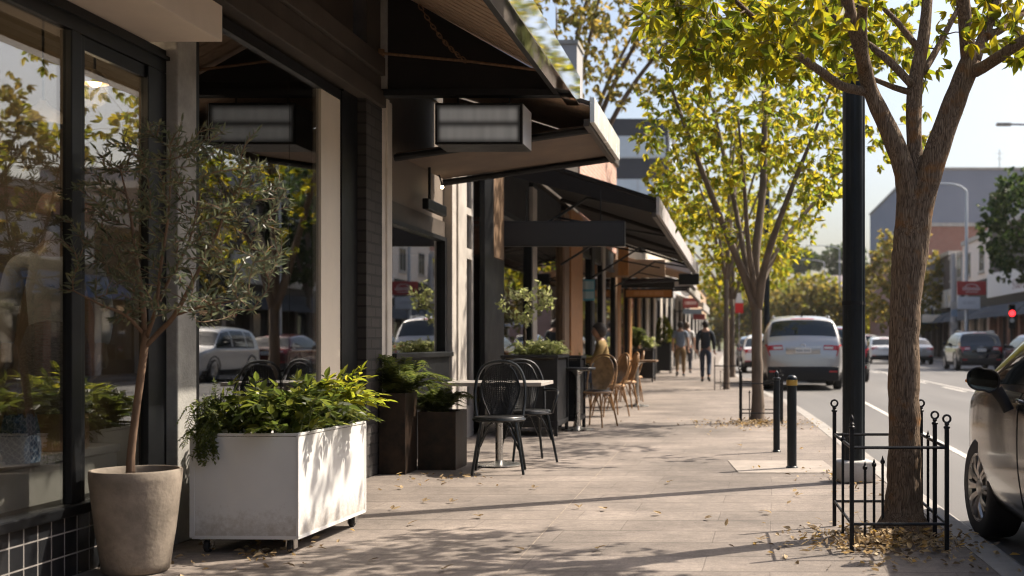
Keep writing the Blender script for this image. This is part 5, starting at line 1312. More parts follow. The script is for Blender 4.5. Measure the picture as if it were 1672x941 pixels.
def make_car(name, label, kind, L, W, H, paint, loc, rz=0, group=None, wr=.34, roof_rails=False, trim=True, detail=1, cat='car', turn=0.0, mirror=True, plate=True):
    cs = CarShape(kind, L, W, H); t = thing(name, label, cat, loc, rz, group)
    ys = sorted(set([0,.015,.03,.05,.07,.10,.13,.17,.22,.28,.35,.44,.52,.6,.7,.85] + [1+.125*i for i in range(int((L-1-.3)/.125)+1)] + [L-.25,L-.18,L-.12,L-.07,L-.03,L-.01,L]))
    sub = 3; nv = 11*sub; mb = MB(); bm = mb.bm; rings = []
    for y in ys:
        half = [cs.pt(y, j/sub) for j in range(nv+1)]
        full = half + [Vector((-p.x,p.y,p.z)) for p in half[-2:0:-1]]
        rings.append([bm.verts.new(p) for p in full])
    for A, B in zip(rings, rings[1:]):
        for i in range(len(A)): bm.faces.new([A[i],B[i],B[(i+1)%len(A)],A[(i+1)%len(A)]])
    bm.faces.new(rings[0]); bm.faces.new(rings[-1][::-1])
    bmesh.ops.recalc_face_normals(bm, faces=bm.faces)
    body = mb.build('body', paint, t, smooth=True, angle=45)
    cut = MB()
    for ya in (cs.ra, cs.fa):
        for sx in (-1,1): cut.lathe([(wr+.055,-.16),(wr+.055,.16)], 32, c=(sx*(W/2-.06),ya,wr-.005), axis='X')
    cu = cut.build('cutter', paint)
    bo = body.modifiers.new('b','BOOLEAN'); bo.operation = 'DIFFERENCE'; bo.object = cu; bo.solver = 'EXACT'
    dg = bpy.context.evaluated_depsgraph_get(); me = bpy.data.meshes.new_from_object(body.evaluated_get(dg)); body.modifiers.clear(); body.data = me
    me.materials.clear(); me.materials.append(paint)
    bpy.data.objects.remove(cu)
    for p in me.polygons: p.use_smooth = True
    me.set_sharp_from_angle(angle=R(38))
    # glass
    a, b, c, d_ = cs.pill[0], cs.pill[1], cs.pill[2], cs.pill[3]
    for side in (-1,1):
        for (y0,y1) in ((cs.side[0],a),(b,c),(d_,cs.side[1])):
            g = MB(); patch(cs, g, y0, y1, 6.12, 7.86, side, ny=14); g.build('side_window', M['car_glass'], t, smooth=True)
        g = MB(); patch(cs, g, cs.side[0]-.04, cs.side[1]+.02, 5.86, 6.10, side, off=.005, ny=30, nv=2); g.build('window_trim', M['chrome'] if detail > 1 else M['plastic'], t, smooth=True)
        if trim:
            g = MB(); patch(cs, g, .04, L-.3, 1.6, 2.55, side, off=.006, ny=40, nv=3)
            bmesh.ops.delete(g.bm, geom=[f for f in g.bm.faces if any(math.hypot(f.calc_center_median().y-ya, f.calc_center_median().z-wr) < wr+.07 for ya in (cs.ra,cs.fa))], context='FACES')
            g.build('sill_trim', M['plastic'], t, smooth=True)
            for ya in (cs.ra, cs.fa):
                pts = []
                for i in range(21):
                    an = math.pi*(-.08+1.16*i/20); yy, zz = ya+(wr+.062)*math.cos(an), wr+(wr+.062)*math.sin(an)
                    P = cs.ring(min(L,max(0,yy))); x = 0
                    for (x0_,z0_),(x1_,z1_) in zip(P[1:7],P[2:8]):
                        if z0_ <= zz <= z1_: x = x0_+(x1_-x0_)*(zz-z0_)/max(1e-6,z1_-z0_)
                    if x == 0: x = P[2][0]
                    pts.append((side*(x+.004),yy,zz))
                MB().tube(pts,.022,6).build('arch_trim', M['plastic'], t, smooth=True)
    g = MB()
    for side in (-1,1): patch(cs, g, cs.rear_glass[0], cs.rear_glass[1], 8.35, 11, side, ny=8, nv=6)
    g.build('rear_window', M['car_glass'], t, smooth=True)
    g = MB()
    for side in (-1,1): patch(cs, g, cs.shield[0], cs.shield[1], 8.3, 11, side, ny=8, nv=6)
    g.build('windscreen', M['car_glass'], t, smooth=True)
    # rear lamps wrap the corner, between two heights
    def y_at(z):
        y = 0
        while interp(cs.top, y) < z and y < 1: y += .002
        return y
    zl0, zl1 = cs.belt - .16, cs.belt - .012
    for side in (-1,1):
        g = MB(); patch(cs, g, .012, .26, 5.35, 5.95, side, off=.007, ny=10, nv=5); patch(cs, g, y_at(zl0+.02), y_at(zl1), 6.2, 9.75, side, off=.007, ny=6, nv=6)
        tl = g.build('tail_lamp', M['red_lamp'], t, smooth=True)
        g = MB(); patch(cs, g, y_at(zl0+.045), y_at(zl1-.05), 8.9, 9.7, side, off=.011, ny=3, nv=4); g.build('lens', M['lamp_clear'], tl, smooth=True)
        g = MB(); patch(cs, g, L-.32, L-.06, 6.3, 9.4, side, off=.006, ny=8, nv=6); hl = g.build('headlight', M['lamp_clear'], t, smooth=True)
        MB().box(side*W*.36-.10, side*W*.36+.10, -.035, .05, .44, .48, bev=.008).build('reflector', M['red_lamp'], t)
    w0 = interp(cs.wid, .05)
    MB().box(-w0*.97,w0*.97,-.03,.22,.22,.315*H,bev=.03).build('rear_bumper', M['plastic'], t, smooth=True, angle=60)
    MB().box(-W*.30,W*.30,L-.10,L+.012,.24,.44,bev=.03).build('front_grille', M['plastic'], t, smooth=True, angle=60)
    zp = cs.belt-.21; yp = y_at(zp)
    ip = MB().box(-.42,.42,yp-.012,yp+.02,zp-.03,zp+.16,bev=.01).build('plate_recess', paint if detail < 9 else M['plastic'], t, smooth=True)
    if plate:
        pl_ = MB().box(-.19,.19,yp-.024,yp-.014,zp+.005,zp+.125,bev=.004).build('number_plate', M['plate'], t)
        ink = MB(); r = random.Random(hash(label) % 1000 if False else len(label))
        for i in range(6): ink.box(-.155+i*.054+(.012 if i>2 else -.008),-.155+i*.054+.032+(.012 if i>2 else -.008),yp-.0262,yp-.0245,zp+.035,zp+.095)
        ink.build('plate_marks', mat('plate_ink', (.25,.27,.30), .6), pl_)
    ye = y_at(cs.belt-.045)
    MB().tube([(.055*math.cos(a*math.pi/10), ye-.016, cs.belt-.02+.035*math.sin(a*math.pi/10)) for a in range(20)], .009, 6, close=True).build('emblem', M['chrome'], t, smooth=True)
    g = MB()
    for side in (-1,1): patch(cs, g, cs.rear_glass[1]+.03, cs.rear_glass[1]+.06, 10.3, 11, side, off=.008, ny=2, nv=4)
    g.build('brake_light', M['red_lamp'], t)
    if roof_rails:
        for side in (-1,1):
            a_, b_ = spline([cs.surf(.75,9.0,side,0),cs.surf(.9,9.0,side,.045),cs.surf(1.7,9.0,side,.05),cs.surf(2.35,9.0,side,.045),cs.surf(2.5,9.0,side,0)],[.017]*5,.1)
            MB().tube(a_,b_,7).build('roof_rail', M['steel'], t, smooth=True)
        MB().prism([(.72,H*.985),(.92,H*.99),(.74,H*.99+.07),(.70,H*.99+.075)], 'X', -.015, .015).build('antenna', M['plastic'], t)
    # wheels
    for ya in (cs.ra, cs.fa):
        for sx in (-1,1):
            xc = sx*(W/2-.115); wt = bpy.data.objects.new('wheel', None); COL.objects.link(wt); wt.parent = t; wt.location = (xc,ya,wr)
            if ya == cs.fa and turn: wt.rotation_euler = (0,0,turn)
            MB().lathe([(wr*.66,-.10),(wr*.90,-.108),(wr*.97,-.095),(wr,-.07),(wr,.07),(wr*.97,.095),(wr*.90,.108),(wr*.66,.10)], 40, axis='X', cap=False).build('tyre', M['rubber'], wt, smooth=True, angle=40)
            rm = MB(); rm.lathe([(wr*.66,-.09),(wr*.62,-.02),(wr*.62,.02),(wr*.66,.09)], 40, axis='X', cap=False); rm.lathe([(wr*.60,sx*.085),(wr*.675,sx*.102),(wr*.69,sx*.098)], 40, axis='X', cap=False)
            ns = 10
            for k_ in range(ns):
                an = 2*math.pi*k_/ns; 
                for dq in (-.10,.10):
                    c0, c1 = Vector((sx*.07,math.cos(an)*.05,math.sin(an)*.05)), Vector((sx*.092,math.cos(an+dq)*wr*.63,math.sin(an+dq)*wr*.63)); rm.tube([c0,c0.lerp(c1,.5)+Vector((sx*.018,0,0)),c1],[.020,.014,.012],5)
            rm.lathe([(.0005,sx*.098),(.045,sx*.096),(.06,sx*.08)], 20, axis='X', cap=False)
            rm.build('rim', mat('alloy', (.42,.41,.40), .28, .9), wt, smooth=True, angle=45)
            MB().lathe([(.0005,-sx*.01),(wr*.6,-sx*.01),(wr*.6,sx*.0)], 24, axis='X', cap=False).build('brake_disc', M['plastic'], wt)
    if mirror and detail < 2:
        for sx in (-1,1):
            c = cs.pt(2.98,6.3,sx); MB().ball((c.x+sx*.12,c.y,c.z+.06), .09, sx=1.15, sy=.7, sz=.75, u=10, v=8).tube([(c.x-sx*.02,c.y,c.z),(c.x+sx*.08,c.y,c.z+.03)], .02, 6).build('wing_mirror', M['plastic'], t, smooth=True)
    return t, cs
silver = mat('paint_silver', (.45,.44,.43), .28, .5, coat=.8)
blackp = mat('paint_black', (.018,.020,.022), .2, .2, coat=1.0)
bronze = mat('paint_bronze', (.026,.024,.022), .16, .1, coat=.25, spec=.3)
whitep = mat('paint_white', (.70,.70,.70), .25, 0, coat=1.0)
bluegrey = mat('paint_bluegrey', (.12,.15,.19), .25, .3, coat=1.0)
maroon = mat('paint_maroon', (.09,.016,.014), .22, .2, coat=1.0)
dkgrey = mat('paint_darkgrey', (.014,.018,.024), .22, .4, coat=1.0)
RZ = ROADZ + .006
KP, OP = 'cars parked along the left kerb', 'cars on the far side of the road'
SX = (PX(1240,30.2)+PX(1382,30.2))/2
make_car('parked_car', 'silver people mover seen from behind, parked just past the bollards', 'suv', 4.7, 2.04, 1.85, silver, (SX, 30.0, RZ), 0, KP, wr=.36, roof_rails=True)
make_car('parked_car', 'black car showing right of the dark lamp post, ahead of the silver people mover', 'suv', 4.5, 1.84, 1.66, blackp, (2.88, 35.6, RZ), 0, KP, wr=.35)
make_car('parked_car', 'blue grey car far off between the trunks at the left kerb', 'hatch', 4.3, 1.78, 1.5, bluegrey, (.62, 62, RZ), 0, KP, wr=.32)
make_car('parked_car', 'white car parked farthest along the left kerb', 'hatch', 4.3, 1.78, 1.5, whitep, (.9, 47, RZ), 0, KP, wr=.32)
make_car('parked_car', 'black sport wagon with roof rails seen from behind across the road', 'suv', 4.6, 1.95, 1.66, dkgrey, (PX(1603,51), 51, RZ), 0, OP, wr=.36, roof_rails=True)
make_car('parked_car', 'maroon car cut by the right edge of the picture', 'hatch', 4.4, 1.8, 1.50, maroon, (11.25, 44.6, RZ), 0, OP, wr=.33)
make_car('parked_car', 'white hatchback just left of the near trunk on the far road', 'hatch', 4.3, 1.78, 1.52, whitep, (PX(1446,68), 68, RZ), 0, OP, wr=.32)
make_car('parked_car', 'silver sedan just right of the near trunk on the far road', 'sedan', 4.5, 1.8, 1.45, silver, (PX(1500,66), 66, RZ), 0, OP, wr=.32)
make_car('parked_car', 'pale hatchback farther back, roof showing between lamp post and white hatchback', 'suv', 4.5, 1.8, 1.75, silver, (PX(1417,84), 84, RZ), 0, OP, wr=.34)
# seen in the shop glass only: two cars waiting out of the frame across the road
make_car('parked_car', 'silver car mirrored in the large shop window', 'suv', 4.5, 1.84, 1.66, mat('paint_pale_silver', (.60,.60,.60), .3, .3, coat=.8), (10.3, 39.6, RZ), R(180), OP, wr=.35)
# the near car
NX, NY, NL = 1.40, 8.22, 4.5
near, cs = make_car('parked_car', 'dark grey brown car at the right edge with black wing mirror and alloy wheel', 'hatch', NL, 1.80, 1.47, bronze, (NX+.90, NY-NL, RZ), 0, KP, wr=.300, detail=2, turn=R(5), trim=False)
# bring the front axle of this one to the measured place
def lxy(x, y, z): return Vector((x-(NX+.90), y-(NY-NL), z-RZ))
mw = 6.28
mc = lxy(PX(1606,mw), mw, PZ(622,mw))
def mirror_shell(u, v):
    a = u*2*math.pi; cx_, cz_ = math.cos(a), math.sin(a)
    wx = .082*(abs(cx_)**.8)*(1 if cx_>0 else -1)*(1.0 if cx_>0 else 1.1); wz = .062*(abs(cz_)**.8)*(1 if cz_>0 else -1)
    k_ = math.sin(min(1,v*1.02)*math.pi/2)**.55 if v < 1 else 1
    return mc + Vector((wx*k_, .085*(1-v)-.02, wz*k_ + (.012 if cx_<0 else 0)*k_))
g = MB(); g.grid(mirror_shell, 32, 12); 
bmesh.ops.remove_doubles(g.bm, verts=g.bm.verts, dist=.0004); bmesh.ops.recalc_face_normals(g.bm, faces=g.bm.faces)
mr_ = g.build('wing_mirror', mat('gloss_black', (.008,.008,.009), .15, coat=.6), near, smooth=True, angle=180)
gl_ = MB(); n_ = 32; V = [mirror_shell(i/n_, 1)*1.0 for i in range(n_)]; V = [mc+(p-mc)*.90+Vector((0,.006,0)) for p in V]; gl_.bm.faces.new([gl_.bm.verts.new(p) for p in V]); gl_.build('mirror_glass', mat('mirror_glass', (.16,.18,.18), .03, 1.0), mr_)
MB().tube([mc+Vector((i,-.018,0)) for i in (0,)] + [mc+Vector((.0,-.018,.0))], .001, 4) if False else None
rim = MB(); rim.tube([mc+(mirror_shell(i/n_,1)-mc)*.95+Vector((0,-.001,0)) for i in range(n_)], .0055, 6, close=True); rim.build('rim', M['plastic'], mr_, smooth=True)
MB().tube([mc+Vector((.07,.02,-.045)), mc+Vector((.105,.01,-.10)), mc+Vector((.13,0,-.155))],[.035,.03,.03],10).build('arm', M['plastic'], mr_, smooth=True)
MB().ball(mc+Vector((-.086,.012,.0)), .011, sx=.6, sy=1.6, sz=.8, u=10, v=8).build('indicator', mat('amber', (.6,.2,.03), .2), mr_, smooth=True)
# door seam, handle
sm_ = MB(); yl = 6.2-(NY-NL)
for v_ in [2.2+.19*i for i in range(20)]: pass
sm_.tube([cs.surf(yl+.02*math.sin(i/19*3),1.7+4.2*i/19,-1,.001) for i in range(20)], .0028, 5); sm_.build('door_seam', M['plastic'], near)
hy = 6.08-(NY-NL); hp = [cs.surf(hy-.055,5.05,-1,.002),cs.surf(hy-.045,5.08,-1,.03),cs.surf(hy,5.1,-1,.034),cs.surf(hy+.045,5.12,-1,.03),cs.surf(hy+.055,5.1,-1,.002)]
a_, b_ = spline(hp,[.010,.011,.012,.011,.010],.01); MB().tube(a_,b_,8).build('door_handle', bronze, near, smooth=True)
MB().lathe([(.0005,0),(.03,.002),(.034,-.003)], 20, c=tuple(cs.surf(hy,4.98,-1,.002)), axis='X', cap=False).build('handle_recess', M['plastic'], near)
g = MB(); patch(cs, g, .5, 3.2, 4.86, 5.0, -1, off=.003, ny=30, nv=1); g.build('crease_strip', bronze, near, smooth=True)
# ------------------------------------------------------------------ people and display figures
def skin_mesh(name, joints, edges, radii, m, parent, sub=2, root=0, flat=None):
    idx = {k_: i for i, k_ in enumerate(joints)}
    me = bpy.data.meshes.new(name); me.from_pydata([tuple(joints[k_]) for k_ in joints], [(idx[a],idx[b]) for a,b in edges], [])
    o = bpy.data.objects.new(name, me); COL.objects.link(o)
    md = o.modifiers.new('s','SKIN'); md.use_smooth_shade = True
    sv = me.skin_vertices[0].data if me.skin_vertices else None
    if sv is None:
        me.attributes; raise RuntimeError('skin layer')
    for k_, i in idx.items():
        r_ = radii[k_]; sv[i].radius = r_ if isinstance(r_, tuple) else (r_, r_); sv[i].use_root = (i == root)
    sb = o.modifiers.new('u','SUBSURF'); sb.levels = sub; sb.render_levels = sub
    dg = bpy.context.evaluated_depsgraph_get(); nm = bpy.data.meshes.new_from_object(o.evaluated_get(dg)); o.modifiers.clear(); o.data = nm
    nm.materials.clear(); nm.materials.append(m)
    for p in nm.polygons: p.use_smooth = True
    if parent: o.parent = parent
    return o
def head_mesh(mb, c, h, fwd=-1, hair=False):
    """head of height h centred at c, facing local y*fwd: skull, jaw, nose, ears"""
    def f(u, v):
        a = u*2*math.pi; th = v*math.pi; z = -math.cos(th); q_ = math.sin(th)
        x = q_*math.cos(a)*.37*h; y = q_*math.sin(a)*.46*h
        if z < 0: x *= 1-.30*min(1,-z)**1.3; y = y*(1-.18*min(1,-z)) + fwd*(.05*h*(-z))
        yy = y*1.0
        if yy*fwd > .25*h and -.30 < z < .12 and abs(math.cos(a)) < .22: yy += fwd*.055*h*(1-abs(z+.09)/.21)      # nose
        if yy*fwd > .22*h and .02 < z < .30 and .25 < abs(math.cos(a)) < .62: yy -= fwd*.018*h                  # eye sockets
        return Vector((c[0]+x, c[1]+yy, c[2]+z*.5*h))
    mb.grid(f, 28, 22); bmesh.ops.remove_doubles(mb.bm, verts=mb.bm.verts, dist=.0005)
    for sx in (-1,1): mb.ball((c[0]+sx*.37*h, c[1], c[2]-.02*h), .085*h, sx=.4, sy=.75, sz=1.15, u=10, v=8)
def hand(mb, w, d, s, thumb, m=1.0):
    """palm and five unequal bent fingers: wrist w, pointing along d, thumb towards 'thumb'"""
    d = d.normalized(); t_ = thumb.normalized(); n = d.cross(t_).normalized()
    mb.tube([w-d*.02*s, w+d*.02*s, w+d*.05*s, w+d*.085*s], [.024*s,.031*s,.036*s,.028*s], 8)
    for i,(off,ln) in enumerate(((.030,.070),(.010,.080),(-.010,.075),(-.029,.058))):
        b = w+d*.078*s+t_*off*s; k_ = n*(.012+.004*i)*s
        mb.tube([b, b+d*ln*.42*s+k_*.5, b+d*ln*.75*s+k_*1.6, b+d*ln*s+k_*2.9], [.0095*s,.0088*s,.0080*s,.0055*s], 7)
    b = w+d*.025*s+t_*.026*s
    mb.tube([b, b+d*.028*s+t_*.020*s, b+d*.055*s+t_*.024*s+n*.008*s, b+d*.074*s+t_*.018*s+n*.014*s], [.0125*s,.0115*s,.0095*s,.007*s], 7)
def person(label, loc, rz, H, shirt_m, trouser_m, shoe_m, hair_m, stride=.0, short_sleeve=True, group=None, shirt_rough=True, slim=1.0, phase=1):
    """walking figure facing local +Y"""
    t = thing('person', label, 'person', loc, rz, group); s = H/1.75
    def P(x,y,z): return Vector((x*s,y*s,z*s))
    st = stride
    J = dict(pelvis=P(0,0,.95), waist=P(0,.0,1.06), chest=P(0,-.01,1.28), neck0=P(0,-.01,1.45), neck=P(0,.01,1.53), head0=P(0,.02,1.58))
    for nm, sx in (('l',-1),('r',1)):
        f = sx*phase*st; 
        J['hip'+nm]=P(sx*.095,0,.92); J['knee'+nm]=P(sx*.10,.06*abs(f)/max(.01,st or 1)+f*.24,.50); J['ank'+nm]=P(sx*.10,f*.42-(.06 if f<0 else 0),.09+(.07 if f<0 else 0)); J['toe'+nm]=P(sx*.115,f*.42+.13-(.03 if f<0 else 0),.035)
        J['sh'+nm]=P(sx*.185*slim,-.01,1.41); J['el'+nm]=P(sx*.245*slim,-.02-f*.16,1.13); J['wr'+nm]=P(sx*.25*slim,.08-f*.30,.90)
    E = [('pelvis','waist'),('waist','chest'),('chest','neck0'),('neck0','neck'),('neck','head0')]
    for nm in 'lr': E += [('pelvis','hip'+nm),('hip'+nm,'knee'+nm),('knee'+nm,'ank'+nm),('ank'+nm,'toe'+nm),('neck0','sh'+nm),('sh'+nm,'el'+nm),('el'+nm,'wr'+nm)]
    rad = dict(pelvis=(.135*s,.105*s),waist=(.125*s,.095*s),chest=(.15*s,.105*s),neck0=(.09*s,.07*s),neck=.055*s,head0=.055*s)
    for nm in 'lr': rad.update({'hip'+nm:.088*s,'knee'+nm:.058*s,'ank'+nm:.04*s,'toe'+nm:.035*s,'sh'+nm:.062*s,'el'+nm:.043*s,'wr'+nm:.028*s})
    body = skin_mesh('body', J, E, rad, M['skin'], t)
    hd = MB(); head_mesh(hd, tuple(P(0,.02,1.64)), .235*s, fwd=1)
    for nm, sx in (('l',-1),('r',1)): hand(hd, J['wr'+nm], (J['wr'+nm]-J['el'+nm]), s*1.0, Vector((-sx*.3,1,0)))
    tmp = hd.build('tmp', M['skin'])
    bm = bmesh.new(); bm.from_mesh(body.data); bm.from_mesh(tmp.data); bm.to_mesh(body.data); bm.free(); bpy.data.objects.remove(tmp)
    for p in body.data.polygons: p.use_smooth = True
    # hair: cap over crown and back of the skull
    hb = MB()
    def f(u, v):
        a = u*2*math.pi; c_ = P(0,.012,1.65); sa = math.sin(a); lo = -.78 if sa < -.25 else -.78+1.15*min(1,(sa+.25)/.8)
        th = v*math.acos(lo); z = math.cos(th); q_ = math.sin(th)
        return c_ + Vector((q_*math.cos(a)*.097*s, q_*sa*.119*s, z*.124*s))
    hb.grid(f, 24, 12); hb.build('hair', hair_m, t, smooth=True, angle=180)
    # shirt
    SJ = dict(hem=P(0,0,.90), waist=P(0,0,1.06), chest=P(0,-.01,1.28), neck0=P(0,-.01,1.44), nk=P(0,0,1.485))
    SE = [('hem','waist'),('waist','chest'),('chest','neck0'),('neck0','nk')]; SR = dict(hem=(.165*s,.125*s),waist=(.148*s,.115*s),chest=(.172*s,.125*s),neck0=(.10*s,.085*s),nk=.066*s)
    for nm in 'lr':
        SJ['sh'+nm] = J['sh'+nm]; SR['sh'+nm] = .078*s
        e = J['sh'+nm].lerp(J['el'+nm], .72 if short_sleeve else 1.0); SJ['el'+nm] = e; SR['el'+nm] = .062*s; SE += [('neck0','sh'+nm),('sh'+nm,'el'+nm)]
        if not short_sleeve: SJ['wr'+nm] = J['el'+nm].lerp(J['wr'+nm],.92); SR['wr'+nm] = .042*s; SE.append(('el'+nm,'wr'+nm))
    skin_mesh('shirt', SJ, SE, SR, shirt_m, t)
    TJ = dict(top=P(0,0,1.0), pelvis=P(0,0,.93)); TE = [('top','pelvis')]; TR = dict(top=(.145*s,.112*s),pelvis=(.155*s,.118*s))
    for nm in 'lr':
        TJ['hip'+nm]=J['hip'+nm]-Vector((0,0,.02)); TJ['knee'+nm]=J['knee'+nm]; TJ['ank'+nm]=J['knee'+nm].lerp(J['ank'+nm],.94)
        TR.update({'hip'+nm:.10*s,'knee'+nm:.073*s,'ank'+nm:.058*s}); TE += [('pelvis','hip'+nm),('hip'+nm,'knee'+nm),('knee'+nm,'ank'+nm)]
    skin_mesh('trousers', TJ, TE, TR, trouser_m, t)
    for nm in 'lr':
        a = J['ank'+nm]; b = J['toe'+nm]; d = (b-a); d.z = 0; d.normalize()
        MB().tube([a-d*.05*s+Vector((0,0,-.045*s)), a+Vector((0,0,-.035*s)), a.lerp(b,.6)+Vector((0,0,-.01*s)), b+d*.05*s], [.036*s,.046*s,.044*s,.028*s], 10).build('shoe', shoe_m, t, smooth=True)
    return t
cloth = lambda n, c: mat(n, c, .85, 0, .18, 14, bump=.3, bscale=30)
WG = 'people walking along the footpath'
person('person walking away in a grey blue tee shirt and khaki trousers', (PX(1111,39), 39, 0), R(2), 1.74, cloth('tee_blue',(.21,.25,.31)), cloth('khaki',(.20,.13,.06)), M['rubber'], M['hair_dark'], .35, True, WG)
person('person walking away in a black shirt and dark jeans, nearest on the footpath', (PX(1152,33.5), 33.5, 0), R(-2), 1.68, cloth('shirt_black',(.022,.028,.036)), cloth('jeans',(.030,.044,.075)), M['rubber'], M['hair_dark'], .34, False, WG, slim=.95, phase=-1)
person('person in a white shirt half hidden beyond the grey blue tee shirt', (PX(1122,43), 43, 0), R(1), 1.78, cloth('shirt_white',(.66,.64,.62)), cloth('slate_trousers',(.06,.065,.08)), M['rubber'], mat('hair_brown',(.10,.06,.035),.6), .3, True, WG)

def seated():
    t = thing('person', 'person with dark hair sitting at the brown chairs, mostly hidden by them', 'person', (PX(988,19.3), 19.3, 0), R(95))
    s = 1.0; V_ = Vector
    J = dict(pelvis=V_((0,0,.55)), waist=V_((0,.02,.68)), chest=V_((0,.05,.90)), neck0=V_((0,.06,1.06)), neck=V_((0,.09,1.14)), head0=V_((0,.10,1.19)))
    E = [('pelvis','waist'),('waist','chest'),('chest','neck0'),('neck0','neck'),('neck','head0')]; rad = dict(pelvis=(.14,.11),waist=(.125,.10),chest=(.145,.105),neck0=(.09,.07),neck=.052,head0=.055)
    for nm, sx in (('l',-1),('r',1)):
        J.update({'hip'+nm:V_((sx*.09,.03,.53)),'knee'+nm:V_((sx*.11,.46,.52)),'ank'+nm:V_((sx*.11,.46,.09)),'toe'+nm:V_((sx*.12,.6,.04)),'sh'+nm:V_((sx*.18,.05,1.02)),'el'+nm:V_((sx*.24,.16,.80)),'wr'+nm:V_((sx*.14,.38,.80))})
        E += [('pelvis','hip'+nm),('hip'+nm,'knee'+nm),('knee'+nm,'ank'+nm),('ank'+nm,'toe'+nm),('neck0','sh'+nm),('sh'+nm,'el'+nm),('el'+nm,'wr'+nm)]
        rad.update({'hip'+nm:.085,'knee'+nm:.06,'ank'+nm:.04,'toe'+nm:.035,'sh'+nm:.06,'el'+nm:.042,'wr'+nm:.028})
    body = skin_mesh('body', J, E, rad, M['skin'], t)
    hd = MB(); head_mesh(hd, (0,.10,1.25), .23, fwd=1)
    for nm, sx in (('l',-1),('r',1)): hand(hd, J['wr'+nm], Vector((-sx*.3,1,-.1)), .95, Vector((-sx,0,.3)))
    tmp = hd.build('tmp', M['skin']); bm = bmesh.new(); bm.from_mesh(body.data); bm.from_mesh(tmp.data); bm.to_mesh(body.data); bm.free(); bpy.data.objects.remove(tmp)
    hb = MB(); lo_ = lambda u: math.acos(-.85 if math.sin(u*6.2832) < -.2 else -.85+1.2*min(1,(math.sin(u*6.2832)+.2)/.8))
    hb.grid(lambda u,v: Vector((math.sin(v*lo_(u))*math.cos(u*6.2832)*.102, .09+math.sin(v*lo_(u))*math.sin(u*6.2832)*.123, 1.265+.128*math.cos(v*lo_(u)))), 24, 14); hb.build('hair', M['hair_dark'], t, smooth=True, angle=180)
    SJ = {k_: J[k_] for k_ in ('waist','chest','neck0','shl','shr','ell','elr')}; SJ['hem'] = V_((0,0,.56)); SJ['nk'] = V_((0,.075,1.10))
    skin_mesh('jumper', dict(hem=SJ['hem'],waist=SJ['waist'],chest=SJ['chest'],neck0=SJ['neck0'],nk=SJ['nk'],shl=J['shl'],shr=J['shr'],ell=J['ell'],elr=J['elr'],wrl=J['ell'].lerp(J['wrl'],.85),wrr=J['elr'].lerp(J['wrr'],.85)),
      [('hem','waist'),('waist','chest'),('chest','neck0'),('neck0','nk'),('neck0','shl'),('neck0','shr'),('shl','ell'),('shr','elr'),('ell','wrl'),('elr','wrr')],
      dict(hem=(.165,.13),waist=(.15,.12),chest=(.168,.125),neck0=(.10,.085),nk=.065,shl=.078,shr=.078,ell=.06,elr=.06,wrl=.042,wrr=.042), cloth('mustard',(.20,.13,.04)), t)
    TJ = dict(top=V_((0,0,.62)), pelvis=V_((0,0,.53))); TE=[('top','pelvis')]; TR=dict(top=(.15,.115),pelvis=(.16,.12))
    for nm in 'lr':
        for b in ('hip','knee'): TJ[b+nm]=J[b+nm]
        TJ['ank'+nm]=J['knee'+nm].lerp(J['ank'+nm],.92); TR.update({'hip'+nm:.10,'knee'+nm:.075,'ank'+nm:.058}); TE += [('pelvis','hip'+nm),('hip'+nm,'knee'+nm),('knee'+nm,'ank'+nm)]
    skin_mesh('trousers', TJ, TE, TR, cloth('jeans',(.022,.032,.055)), t)
seated()

